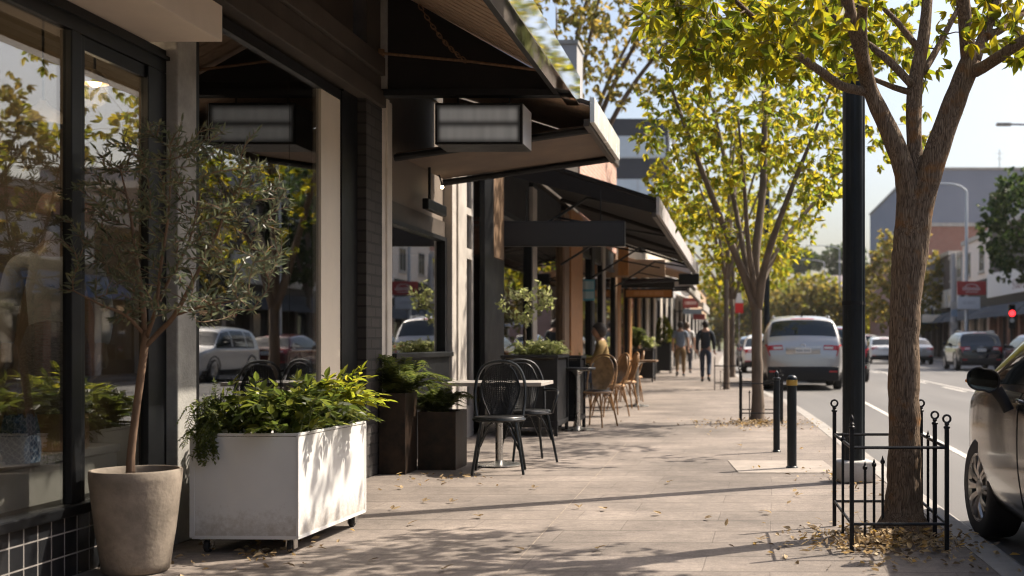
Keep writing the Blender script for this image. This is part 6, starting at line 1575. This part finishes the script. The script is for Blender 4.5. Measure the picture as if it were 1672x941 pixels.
# ---- display figure behind the shop glass, a torso on a tapered stand
def figure():
    t = thing('mannequin', 'display mannequin in a cream long sleeved top and dark patterned skirt behind the glass', 'mannequin', (-3.36, 6.0, .548), R(-160)); t.scale = (.95,.95,.90)
    V_ = Vector
    J = dict(pelvis=V_((0,0,.56)), waist=V_((0,.0,.70)), chest=V_((0,.0,.90)), neck0=V_((0,-.01,1.05)), neck=V_((0,0,1.15)), head0=V_((0,.01,1.20)),
       shl=V_((-.17,0,1.01)), ell=V_((-.225,-.03,.74)), wrl=V_((-.215,.03,.53)), shr=V_((.17,0,1.01)), elr=V_((.225,-.03,.74)), wrr=V_((.215,.03,.53)))
    E = [('pelvis','waist'),('waist','chest'),('chest','neck0'),('neck0','neck'),('neck','head0'),('neck0','shl'),('shl','ell'),('ell','wrl'),('neck0','shr'),('shr','elr'),('elr','wrr')]
    rad = dict(pelvis=(.135,.105),waist=(.10,.085),chest=(.13,.10),neck0=(.08,.065),neck=.045,head0=.05,shl=.052,ell=.038,wrl=.026,shr=.052,elr=.038,wrr=.026)
    b = skin_mesh('body', J, E, rad, M['mannequin'], t)
    hd = MB(); head_mesh(hd, (0,.015,1.29), .225, fwd=1)
    for nm, sx in (('l',-1),('r',1)): hand(hd, J['wr'+nm], Vector((0,.12,-1)), 1.05, Vector((0,1,.1)))
    tmp = hd.build('tmp', M['mannequin'], smooth=True); bm = bmesh.new(); bm.from_mesh(b.data); bm.from_mesh(tmp.data); bm.to_mesh(b.data); bm.free(); bpy.data.objects.remove(tmp)
    skin_mesh('top', dict(hem=V_((0,0,.56)),waist=J['waist'],chest=J['chest'],neck0=J['neck0']-V_((0,0,.03)),shl=J['shl'],ell=J['ell'],wl=J['ell'].lerp(J['wrl'],.85),shr=J['shr'],elr=J['elr'],wr=J['elr'].lerp(J['wrr'],.85)),
      [('hem','waist'),('waist','chest'),('chest','neck0'),('neck0','shl'),('shl','ell'),('ell','wl'),('neck0','shr'),('shr','elr'),('elr','wr')],
      dict(hem=(.135,.11),waist=(.128,.108),chest=(.155,.122),neck0=(.095,.08),shl=.066,ell=.052,wl=.040,shr=.066,elr=.052,wr=.040), mat('knit_cream',(.44,.46,.47),.9,0,.1,20,bump=.4,bscale=160), t)
    tweed = mat('tweed',(.05,.05,.055),.9,0,.75,60,bump=.4,bscale=90,stretch=(1,1,2.2),tint=(.16,.15,.14))
    MB().lathe([(.10,.70),(.128,.66),(.158,.56),(.168,.42),(.172,.30),(.168,.20),(.160,.20)], 36, cap=False).build('skirt', tweed, t, smooth=True)
    MB().lathe([(.11,.22),(.10,.10),(.12,.03),(.15,.0),(.0005,.0)], 30, cap=False).build('stand', M['tan'], t, smooth=True)
figure()
t = thing('dress_form', 'pale draped dress form cut by the left edge of the picture, behind the blue bag', 'dress form', (-3.35, 5.12, .548))
MB().lathe([(.20,.0),(.19,.12),(.165,.26),(.13,.40),(.105,.52),(.13,.66),(.15,.78),(.13,.9),(.06,.98),(.045,1.04),(.0005,1.05)], 36, cap=False).build('draped_body', mat('drape_pale',(.42,.39,.34),.85,0,.1,8,bump=.3,bscale=20), t, smooth=True)
def bag(name, label, loc, w_, d_, h, m, flare, rz=0):
    t = thing(name, label, 'bag', loc, rz)
    mb = MB(); n = 10
    mb.grid(lambda u,v: Vector((w_*(1+flare*math.sin(v*math.pi)*.8-.08*v)*math.copysign(abs(math.cos(u*6.28319))**.55,math.cos(u*6.28319)), d_*(1+.15*math.sin(v*3.1))*math.copysign(abs(math.sin(u*6.28319))**.55,math.sin(u*6.28319))*(1-.35*v), h*v)), 36, n)
    mb.quad((-w_*.85,-d_*.6,.004),(w_*.85,-d_*.6,.004),(w_*.85,d_*.6,.004),(-w_*.85,d_*.6,.004))
    mb.build('pouch', m, t, smooth=True)
    for sy in (-1,1):
        a, b = spline([(-w_*.4,sy*d_*.62,h*.95),(-w_*.38,sy*d_*.7,h*1.08),(0,sy*d_*.7,h*1.12),(w_*.38,sy*d_*.7,h*1.08),(w_*.4,sy*d_*.62,h*.95)],[.008]*5,.02); MB().tube(a,b,6).build('handle', M['dark_wood'], t, smooth=True)
def batik():
    m, nt, N, L, P = nodes_of('batik')
    tc = N.new('ShaderNodeTexCoord'); mp = N.new('ShaderNodeMapping'); mp.inputs['Rotation'].default_value = (R(45),R(20),R(45)); mp.inputs['Scale'].default_value = (1,1,1); L.new(tc.outputs['Object'], mp.inputs[0])
    ck = N.new('ShaderNodeTexVoronoi'); ck.feature = 'DISTANCE_TO_EDGE'; ck.inputs['Scale'].default_value = 50; ck.inputs['Randomness'].default_value = .25; L.new(mp.outputs[0], ck.inputs['Vector'])
    r = N.new('ShaderNodeValToRGB'); r.color_ramp.elements[0].position = .02; r.color_ramp.elements[1].position = .08
    r.color_ramp.elements[0].color = (.30,.34,.38,1); r.color_ramp.elements[1].color = (.020,.065,.13,1)
    L.new(ck.outputs['Distance'], r.inputs[0]); L.new(r.outputs[0], P.inputs['Base Color']); P.inputs['Roughness'].default_value = .9
    return m
bag('patterned_bag', 'blue and white patterned cloth bag standing on the display plinth', (PX(33,5.33)+.0, 5.33, .548), .085, .06, .21, batik(), .15, R(90))
bag('paper_bag', 'plain tan paper bag behind the narrow window pane', (-3.33, 6.12, .548), .075, .05, .30, M['tan'], .03, R(90))
t = thing('pale_shoe', 'pale shoe lying on the display plinth beside the patterned bag', 'shoe', (-3.2, 5.16, .548), R(80)); MB().tube([(-.10,0,.035),(-.04,0,.05),(.04,0,.035),(.11,0,.022)],[.03,.038,.034,.02],12).build('upper', M['cream_paint'], t, smooth=True)
MB().box(-.13,.12,-.035,.035,.0,.012,bev=.005).build('sole', M['white_paint'], t)
# ------------------------------------------------------------------ far side of the road
FX = 15.0
brown_clad = mat('brown_clad', (.095,.075,.068), .8, 0, .2, .8)
grey_wall = mat('grey_wall', (.24,.255,.30), .85, 0, .08, .3)
navy_awn = mat('navy_awning', (.030,.038,.050), .8, 0, .2, 2)
green_awn = mat('green_awning', (.010,.060,.062), .8, 0, .2, 2)
blue_awn = mat('blue_awning', (.02,.07,.16), .8, 0, .2, 2)
upglass = mat('upper_glass', (.05,.06,.07), .08, 0, spec=.8)
def row_shop(name, label, y0, y1, h, wall_m, sign_m, awn_m, nwin=2, win_fr=None, aw=True, sz=(3.6,4.9), pier=None):
    """shop facing -x on the plane FX; local frame: origin at its near corner"""
    t = thing(name, label, 'shop', (FX, y0, 0), 0, 'shops on the far side of the road'); D = y1-y0-.02
    MB().box(0, 10, 0, D, 5.0, h).build('upper_wall', wall_m, t)
    MB().box(-.12, 10, -.0, D, h+.003, h+.28, bev=.01).build('parapet', win_fr or M['white_trim'], t)
    MB().box(.6, 10, 0, D, 0, 4.997).build('inner_wall', M['shop_dark'], t)
    MB().box(-.06, .597, 0, D, 3.3, 4.997).build('fascia', M['dark_paint'], t)
    if sign_m: 
        MB().box(-.22, -.063, .35, D-.35, sz[0], sz[1], bev=.02).build('sign_board', sign_m, t)
    n = max(2, int(D/2.6)); wdt = D/n
    for i in range(n+1):
        a = min(max(0, i*wdt-.2), D-.4)
        MB().box(-.05, .59, a, a+.4, 0, 3.297).build('pier', pier or wall_m, t)
        if i < n:
            f_ = MB().box(.2,.3,a+.403,(i+1)*wdt-.203,0,.5).box(.2,.3,a+.403,(i+1)*wdt-.203,2.5,2.62).box(.21,.29,a+.403,a+.46,.499,2.501).box(.21,.29,(i+1)*wdt-.26,(i+1)*wdt-.203,.499,2.501).build('shop_window', M['dark_paint'], t)
            MB().box(.24,.25,a+.403,(i+1)*wdt-.203,.503,2.497).build('pane', upglass if i % 2 else M['glass'], f_)
    for i in range(nwin):
        c = D*(i+.5)/nwin
        f_ = MB().box(-.05,-.003,c-.75,c+.75,5.5,5.58).box(-.05,-.003,c-.75,c+.75,6.92,7.0).box(-.05,-.003,c-.75,c-.67,5.583,6.917).box(-.05,-.003,c+.67,c+.75,5.583,6.917).box(-.045,-.003,c-.03,c+.03,5.583,6.917).build('upper_window', M['white_trim'], t)
        MB().box(-.02,-.003,c-.67,c+.67,5.583,6.917).build('pane', upglass, f_)
        MB().box(-.14,-.003,c-.82,c+.82,5.38,5.497).build('window_sill', M['white_trim'], f_)
    if aw:
        a_ = MB(); pts = [(-.06,3.28),(-.7,3.12),(-1.25,2.78),(-1.5,2.45),(-1.46,2.45),(-1.2,2.74),(-.68,3.07),(-.06,3.22)]
        a_.prism(pts,'Y',.15,D-.15).build('shop_awning', awn_m, t)
    return t
gl_rows = smear_mat('white_sign', (.62,.60,.58), (.24,.18,.17), 0, [(4.25,.2)], 99, seed=3)
def smear_y(name, base, ink, z, h, y0, y1, seed):
    m, nt, N, L, P = nodes_of(name)
    tc = N.new('ShaderNodeTexCoord'); sp = N.new('ShaderNodeSeparateXYZ'); L.new(tc.outputs['Object'], sp.inputs[0])
    def band(o, c, w_):
        d = N.new('ShaderNodeMath'); d.operation='SUBTRACT'; d.inputs[1].default_value = c; L.new(o, d.inputs[0])
        a = N.new('ShaderNodeMath'); a.operation='ABSOLUTE'; L.new(d.outputs[0], a.inputs[0])
        l = N.new('ShaderNodeMath'); l.operation='LESS_THAN'; l.inputs[1].default_value = w_; L.new(a.outputs[0], l.inputs[0]); return l.outputs[0]
    nz = N.new('ShaderNodeTexNoise'); nz.noise_dimensions='2D'; nz.inputs['Scale'].default_value = 5; nz.inputs['Detail'].default_value = 2
    cb = N.new('ShaderNodeCombineXYZ'); L.new(sp.outputs['Y'], cb.inputs['X']); L.new(sp.outputs['Z'], cb.inputs['Y']); L.new(cb.outputs[0], nz.inputs['Vector'])
    g = N.new('ShaderNodeMath'); g.operation='GREATER_THAN'; g.inputs[1].default_value=.5; L.new(nz.outputs['Fac'], g.inputs[0])
    p1 = N.new('ShaderNodeMath'); p1.operation='MULTIPLY'; L.new(band(sp.outputs['Z'], z, h), p1.inputs[0]); L.new(band(sp.outputs['Y'], (y0+y1)/2, (y1-y0)/2), p1.inputs[1])
    p2 = N.new('ShaderNodeMath'); p2.operation='MULTIPLY'; L.new(p1.outputs[0], p2.inputs[0]); L.new(g.outputs[0], p2.inputs[1])
    mx = N.new('ShaderNodeMix'); mx.data_type='RGBA'; mx.inputs['A'].default_value=(*base,1); mx.inputs['B'].default_value=(*ink,1); L.new(p2.outputs[0], mx.inputs['Factor']); L.new(mx.outputs['Result'], P.inputs['Base Color'])
    return m
ws1 = smear_y('sign_white_brown', (.66,.64,.62), (.22,.13,.12), 4.25, .28, 2.2, 6.2, 1)
ws2 = smear_y('sign_white_gold', (.55,.53,.50), (.45,.36,.16), 4.2, .22, 1.5, 4.5, 2)
row_shop('row_shop', 'far side shop with pale upper storey, seen in the glass only', 18, 29, 5.6, M['cream_paint'], None, blue_awn, 0)
row_shop('row_shop', 'far side brick shop with blue awning, seen in the glass only', 29, 40, 5.6, brick_red, ws2, blue_awn, 0)
row_shop('row_shop', 'far side grey shop with navy awning, seen in the glass only', 40, 50, 5.6, M['greige'], None, navy_awn, 0)
row_shop('row_shop', 'far side dark shop at the right edge, mostly behind the dark green tree', 50, 60.5, 7.4, brown_clad, ws2, navy_awn, 2)
row_shop('row_shop', 'brown shop with long white sign and navy awning, right of the red sign', 60.5, 74, 7.7, brown_clad, ws1, navy_awn, 2, sz=(3.75,5.15), pier=brick_red)
row_shop('row_shop', 'narrow shop with tall white upper windows behind the red sign', 74, 83, 7.6, M['greige'], None, navy_awn, 2)
row_shop('row_shop', 'shop with a dark green awning and a cream signboard', 88, 102, 7.4, brown_clad, ws2, green_awn, 2)
row_shop('row_shop', 'grey fronted shop squeezed between the narrow shop and the green awning', 83, 88, 7.0, render_grey, ws2, navy_awn, 2)
row_shop('row_shop', 'farthest shop of the far side row behind the golden tree', 102, 111, 6.6, M['greige'], None, M['canvas_grey'], 3)
t = thing('chimney_pier', 'brown brick chimney pier with a round cap on the roofline across the road', 'chimney', (FX+.1, 71.5, 7.99)); MB().box(-.35,.35,-.35,.35,0,1.3).build('shaft', brown_clad, t); MB().lathe([(.45,1.3),(.5,1.4),(.4,1.7),(.2,1.85),(.0005,1.9)],16,cap=False).build('cap', M['tan'], t, smooth=True)
cs_ = thing('cream_sign', 'cream oval ended signboard hung out under the green awning', 'sign', (PX(1522,87), 87, PZ(527,87)))
MB().box(-.72,.72,-.06,.06,0,.56,bev=.05).build('board', M['cream_paint'], cs_); MB().box(-.06,.06,-.05,.05,.561,1.1).build('hanger', M['black_metal'], cs_)
# big grey building and its brick base behind the row
t = thing('grey_hall', 'large blank grey building rising behind the far side row', 'building', (16.0, 112, 0))
MB().box(0, 42, 0, 40, 12.05, 16.9).build('upper_wall', grey_wall, t); MB().box(-.15, 42.1, -.15, 40, 11.7, 12.047).build('string_course', M['white_trim'], t); MB().box(0.02, 42, .02, 40, 0, 11.697).build('lower_wall', brick_red, t); MB().box(-.12,42.1,-.12,40.1,16.903,17.1).build('coping', M['white_trim'], t)
t = thing('roof_aerial', 'thin aerial mast on the roof of the grey building', 'aerial', (PX(1632,116), 116, 17.1)); MB().tube([(0,0,0),(0,0,2.3)],.05,6).build('mast', M['steel'], t)
cr_ = MB(); cr_.tube([(-.45,0,1.9),(.45,0,1.9)],.03,5).tube([(-.3,0,1.4),(.3,0,1.4)],.03,5); cr_.build('crossbar', M['steel'], t)

# street lamps across the road
def street_lamp(label, x, y, h, arm, group='curved grey street lamps'):
    t = thing('street_lamp', label, 'street lamp', (x,y,0), 0, group); st_ = mat('galv', (.42,.44,.46), .5, .3)
    MB().tube([(0,0,0),(0,0,h*.55),(0,0,h)],[.13,.10,.08],10).build('pole', st_, t, smooth=True)
    a,b = spline([(0,0,h),(-.15*arm,0,h+.25),(-.5*arm,0,h+.42),(-arm,0,h+.45)],[.08,.06,.05,.045],.2); MB().tube(a,b,8).build('arm', st_, t, smooth=True)
    MB().box(-arm-.55,-arm+.05,-.13,.13,h+.38,h+.50,bev=.04).build('lamp_head', M['concrete'], t, smooth=True)
    return t
Y = 70; street_lamp('grey street lamp carrying the red sign across the road', PX(1578,Y), Y, PZ(300,Y)-.45, 1.7)
street_lamp('grey street lamp far down the road, right of the second tree', PX(1371,150), 150, PZ(402,150)-.4, 3.6)
street_lamp('smaller grey street lamp farthest down the road', PX(1346,190), 190, PZ(425,190)-.4, 4.0)
street_lamp('grey street lamp at the right edge with only its head in the picture', PX(1712,48), 48, PZ(205,48)-.4, 1.5)
rs = thing('red_shop_sign', 'red signboard with a blurred white emblem on the grey lamp pole', 'sign', (PX(1586,69.7), 69.7, PZ(482,69.7)))
MB().box(-.82,.82,-.08,.0,0,.78,bev=.02).build('board', mat('sign_red_deep',(.33,.030,.026),.5), rs)
em = MB(); r_ = random.Random(5)
for i in range(11): em.box(-.50+i*.092,-.50+i*.092+.05,-.088,-.082,.24+r_.uniform(0,.03),.44+r_.uniform(-.03,.03))
for i in range(13): a_ = math.pi*(i+.5)/13; em.box(.34*math.cos(a_)-.03,.34*math.cos(a_)+.03,-.088,-.082,.47+.16*math.sin(a_)-.03,.47+.16*math.sin(a_)+.012)
em.box(-.35,.35,-.088,-.082,.15,.185); em.build('emblem', mat('emblem_white',(.62,.5,.48),.6), rs)
w_s = thing('white_shop_sign', 'plain white signboard below the red one on the grey lamp pole', 'sign', (PX(1581.5,69.7), 69.7, PZ(505,69.7)))
MB().box(-.65,.65,-.07,0,0,.70,bev=.015).build('board', smear_mat('board_white',(.52,.53,.56),(.40,.41,.44),0,[(.36,.09)],.4,seed=2), w_s)
MB().box(-.68,.68,-.04,-.001,-.03,-.002).build('rail', M['concrete'], w_s)
up = thing('utility_pole', 'pale utility pole with stuck on notices left of the red sign', 'pole', (PX(1557,76),76,0)); MB().tube([(0,0,0),(0,0,6.6)],[.2,.16],10).build('shaft', render_grey, up, smooth=True)
for z in (1.9,2.7,3.2): MB().box(-.2,.2,-.22,-.205,z,z+.42).build('notice', M['white_trim'] if z != 2.7 else mat('notice_blue',(.2,.26,.34),.6), up)
tl = thing('traffic_light', 'traffic light showing red by the shops across the road', 'traffic light', (PX(1652,58),58,0))
MB().tube([(0,0,0),(0,0,2.6)],.06,8).build('post', M['black_metal'], tl)
MB().box(-.16,.16,-.1,.12,1.75,2.9,bev=.03).build('housing', M['black_frame'], tl)
MB().lathe([(.0005,-.115),(.13,-.11),(.14,-.1)],20,c=(0,0,PZ(512,58)),axis='Y',cap=False).build('red_lens', mat('red_glow',(.8,.02,.02),.4,emit=(1,.02,.025),estr=3.2), tl, smooth=True)
MB().lathe([(.0005,-.115),(.10,-.11),(.11,-.1)],20,c=(0,0,2.13),axis='Y',cap=False).build('lower_lens', M['white_paint'], tl, smooth=True)

# trees over there
simple_tree('street_tree', 'dark green round tree at the right edge across the road', 13.7, 56, 3.2, (0,0,6.5), (2.8,2.8,2.9), 330, dark_leaf, M['bark_far'], 'trees across the road', 61, L=.26, W=.14, nleaf=30, tr=.14, cluster=.6, shell=.7)
simple_tree('street_tree', 'golden green tree behind the near trunk across the road', 12.7, 92, 2.4, (-.6,0,5.6), (3.7,3.2,4.0), 240, gold_leaf, M['bark_far'], 'trees across the road', 62, L=.36, W=.19, nleaf=30, tr=.16, cluster=.8, lean=-.5)
simple_tree('street_tree', 'street tree far to the right, seen in the glass only', 13.3, 30, 2.6, (0,0,5.6), (2.8,2.8,2.8), 110, gold_leaf, M['bark_far'], 'trees across the road', 63, L=.24, W=.12, nleaf=24, tr=.14, cluster=.6)
simple_tree('street_tree', 'young street tree across the road, seen in the glass only', 13.3, 43, 2.6, (0,0,4.6), (2.2,2.2,2.2), 90, gold_leaf, M['bark_far'], 'trees across the road', 66, L=.24, W=.12, nleaf=24, tr=.14, cluster=.6)
# where the road bends away: a belt of round trees, each its own
belt = [(8.5,150,5.2,4.6),(13.8,158,5.0,4.4),(4.0,165,4.6,4.4),(1.0,172,5.4,5.2),(19,170,6.0,5.5),(10.5,182,6.8,6.0),(-3.0,168,5.8,5.2),(25,182,7,6.0),(5.5,190,6.4,5.6)]
lab = ['round golden green tree where the road bends, between pole and second tree','bushy olive tree just left of the lamp post at the bend','low round tree at the left of the bend','tree at the end of the road behind the blue grey car','broad tree behind the golden street tree','taller tree peeping over the belt at the bend','tree closing the end of the left footpath','large tree behind the grey building corner','second row tree in the belt at the bend']
for i,(x,y,c,rr) in enumerate(belt):
    simple_tree('round_tree', lab[i], x, y, 2.0, (0,0,c*.95), (rr,rr*.8,rr*.85), 150, gold_leaf if i % 2 == 0 else street_leaf_far, M['bark_far'], 'round trees at the bend of the road', 70+i, L=.62, W=.34, nleaf=30, tr=.22, cluster=1.25, shell=.7)
# hill with an umbrella crowned tree and a roof on it
hm = mat('hill_green', (.09,.095,.045), .95, 0, .4, .05)
hb = MB(); hb.grid(lambda u,v: Vector((-260+560*u, 260+260*v, -1+ (17+6*math.sin(u*7.1)+5*math.sin(u*13+1))*math.sin(min(1,v*1.6)*math.pi/2)*math.sin(math.pi*min(1,max(0,u*.98+.01)))**.5)), 60, 12)
tag(hb.build('hill', hm, smooth=True), kind='structure')
simple_tree('umbrella_tree', 'umbrella crowned pine standing alone on the hill skyline', PX(1301,290), 290, 7.0, (0,0,9.4), (6.6,5,2.6), 170, dark_leaf, M['bark_far'], None, 91, L=.95, W=.5, nleaf=28, tr=.4, z0=11.0, cluster=1.5)
simple_tree('hill_tree', 'dark tree on the hill half hidden by the lamp post', PX(1378,290), 290, 5.0, (0,0,9.0), (6,5,4.5), 150, dark_leaf, M['bark_far'], None, 92, L=.95, W=.5, nleaf=28, tr=.4, z0=11.0, cluster=1.5)
t = thing('hill_house', 'low house with a pale purple grey roof on the hill', 'house', (PX(1372,262), 262, 9.5)); MB().box(-7,7,0,8,0,3.6).build('wall', M['tan'], t); MB().prism([(-.8,3.6),(4,6.2),(8.8,3.6)],'X',-7.6,7.6).build('roof', mat('roof_mauve',(.20,.17,.18),.8), t)
# ------------------------------------------------------------------ the hazy air of the street
hz = MB().box(-330, 360, -60, 560, -1.4, 46).build('haze', None)
m = bpy.data.materials.new('haze'); m.use_nodes = True; nt = m.node_tree
nt.nodes.remove(nt.nodes['Principled BSDF']); pv = nt.nodes.new('ShaderNodeVolumePrincipled')
pv.inputs['Color'].default_value = (1.0,.97,.93,1); pv.inputs['Density'].default_value = .00014; pv.inputs['Anisotropy'].default_value = .35
nt.links.new(pv.outputs[0], nt.nodes['Material Output'].inputs['Volume'])
hz.data.materials.append(m); tag(hz, 'thin sunlit haze hanging over the whole street', 'haze', kind='stuff')
cy.volume_bounces = 0
# the street goes on behind the camera: met only in the glass, the car paint and the light it holds back
t = thing('corner_shop', 'rendered corner shop continuing the left row behind the camera', 'shop', (W3, -26, 0))
MB().box(-6, -.02, 0, 27, 3.0, 6.4).build('upper_wall', M['beam_paint'], t); MB().box(-6, -.1, 0, 27, 0, 2.997).build('lower_wall', M['dark_paint'], t); MB().box(-6, .06, 0, 27, 6.403, 6.6).build('parapet', M['concrete'], t)
MB().prism([(0,3.5),(1.7,3.0),(1.7,2.9),(0,3.4)], 'Y', 1, 21).build('canopy', M['canvas_brown'], t)
simple_tree('street_tree', 'street tree behind the camera, met only in reflections', 1.0, -5.5, 2.3, (0,0,4.8), (2.6,2.6,2.3), 130, street_leaf_far, M['bark_far'], KT, 141, L=.2, W=.1, nleaf=25, tr=.13, cluster=.5)
row_shop('row_shop', 'far side shop opposite the camera, beyond the right edge of the picture', -14, 17.9, 7.4, brick_red, None, navy_awn, 3)
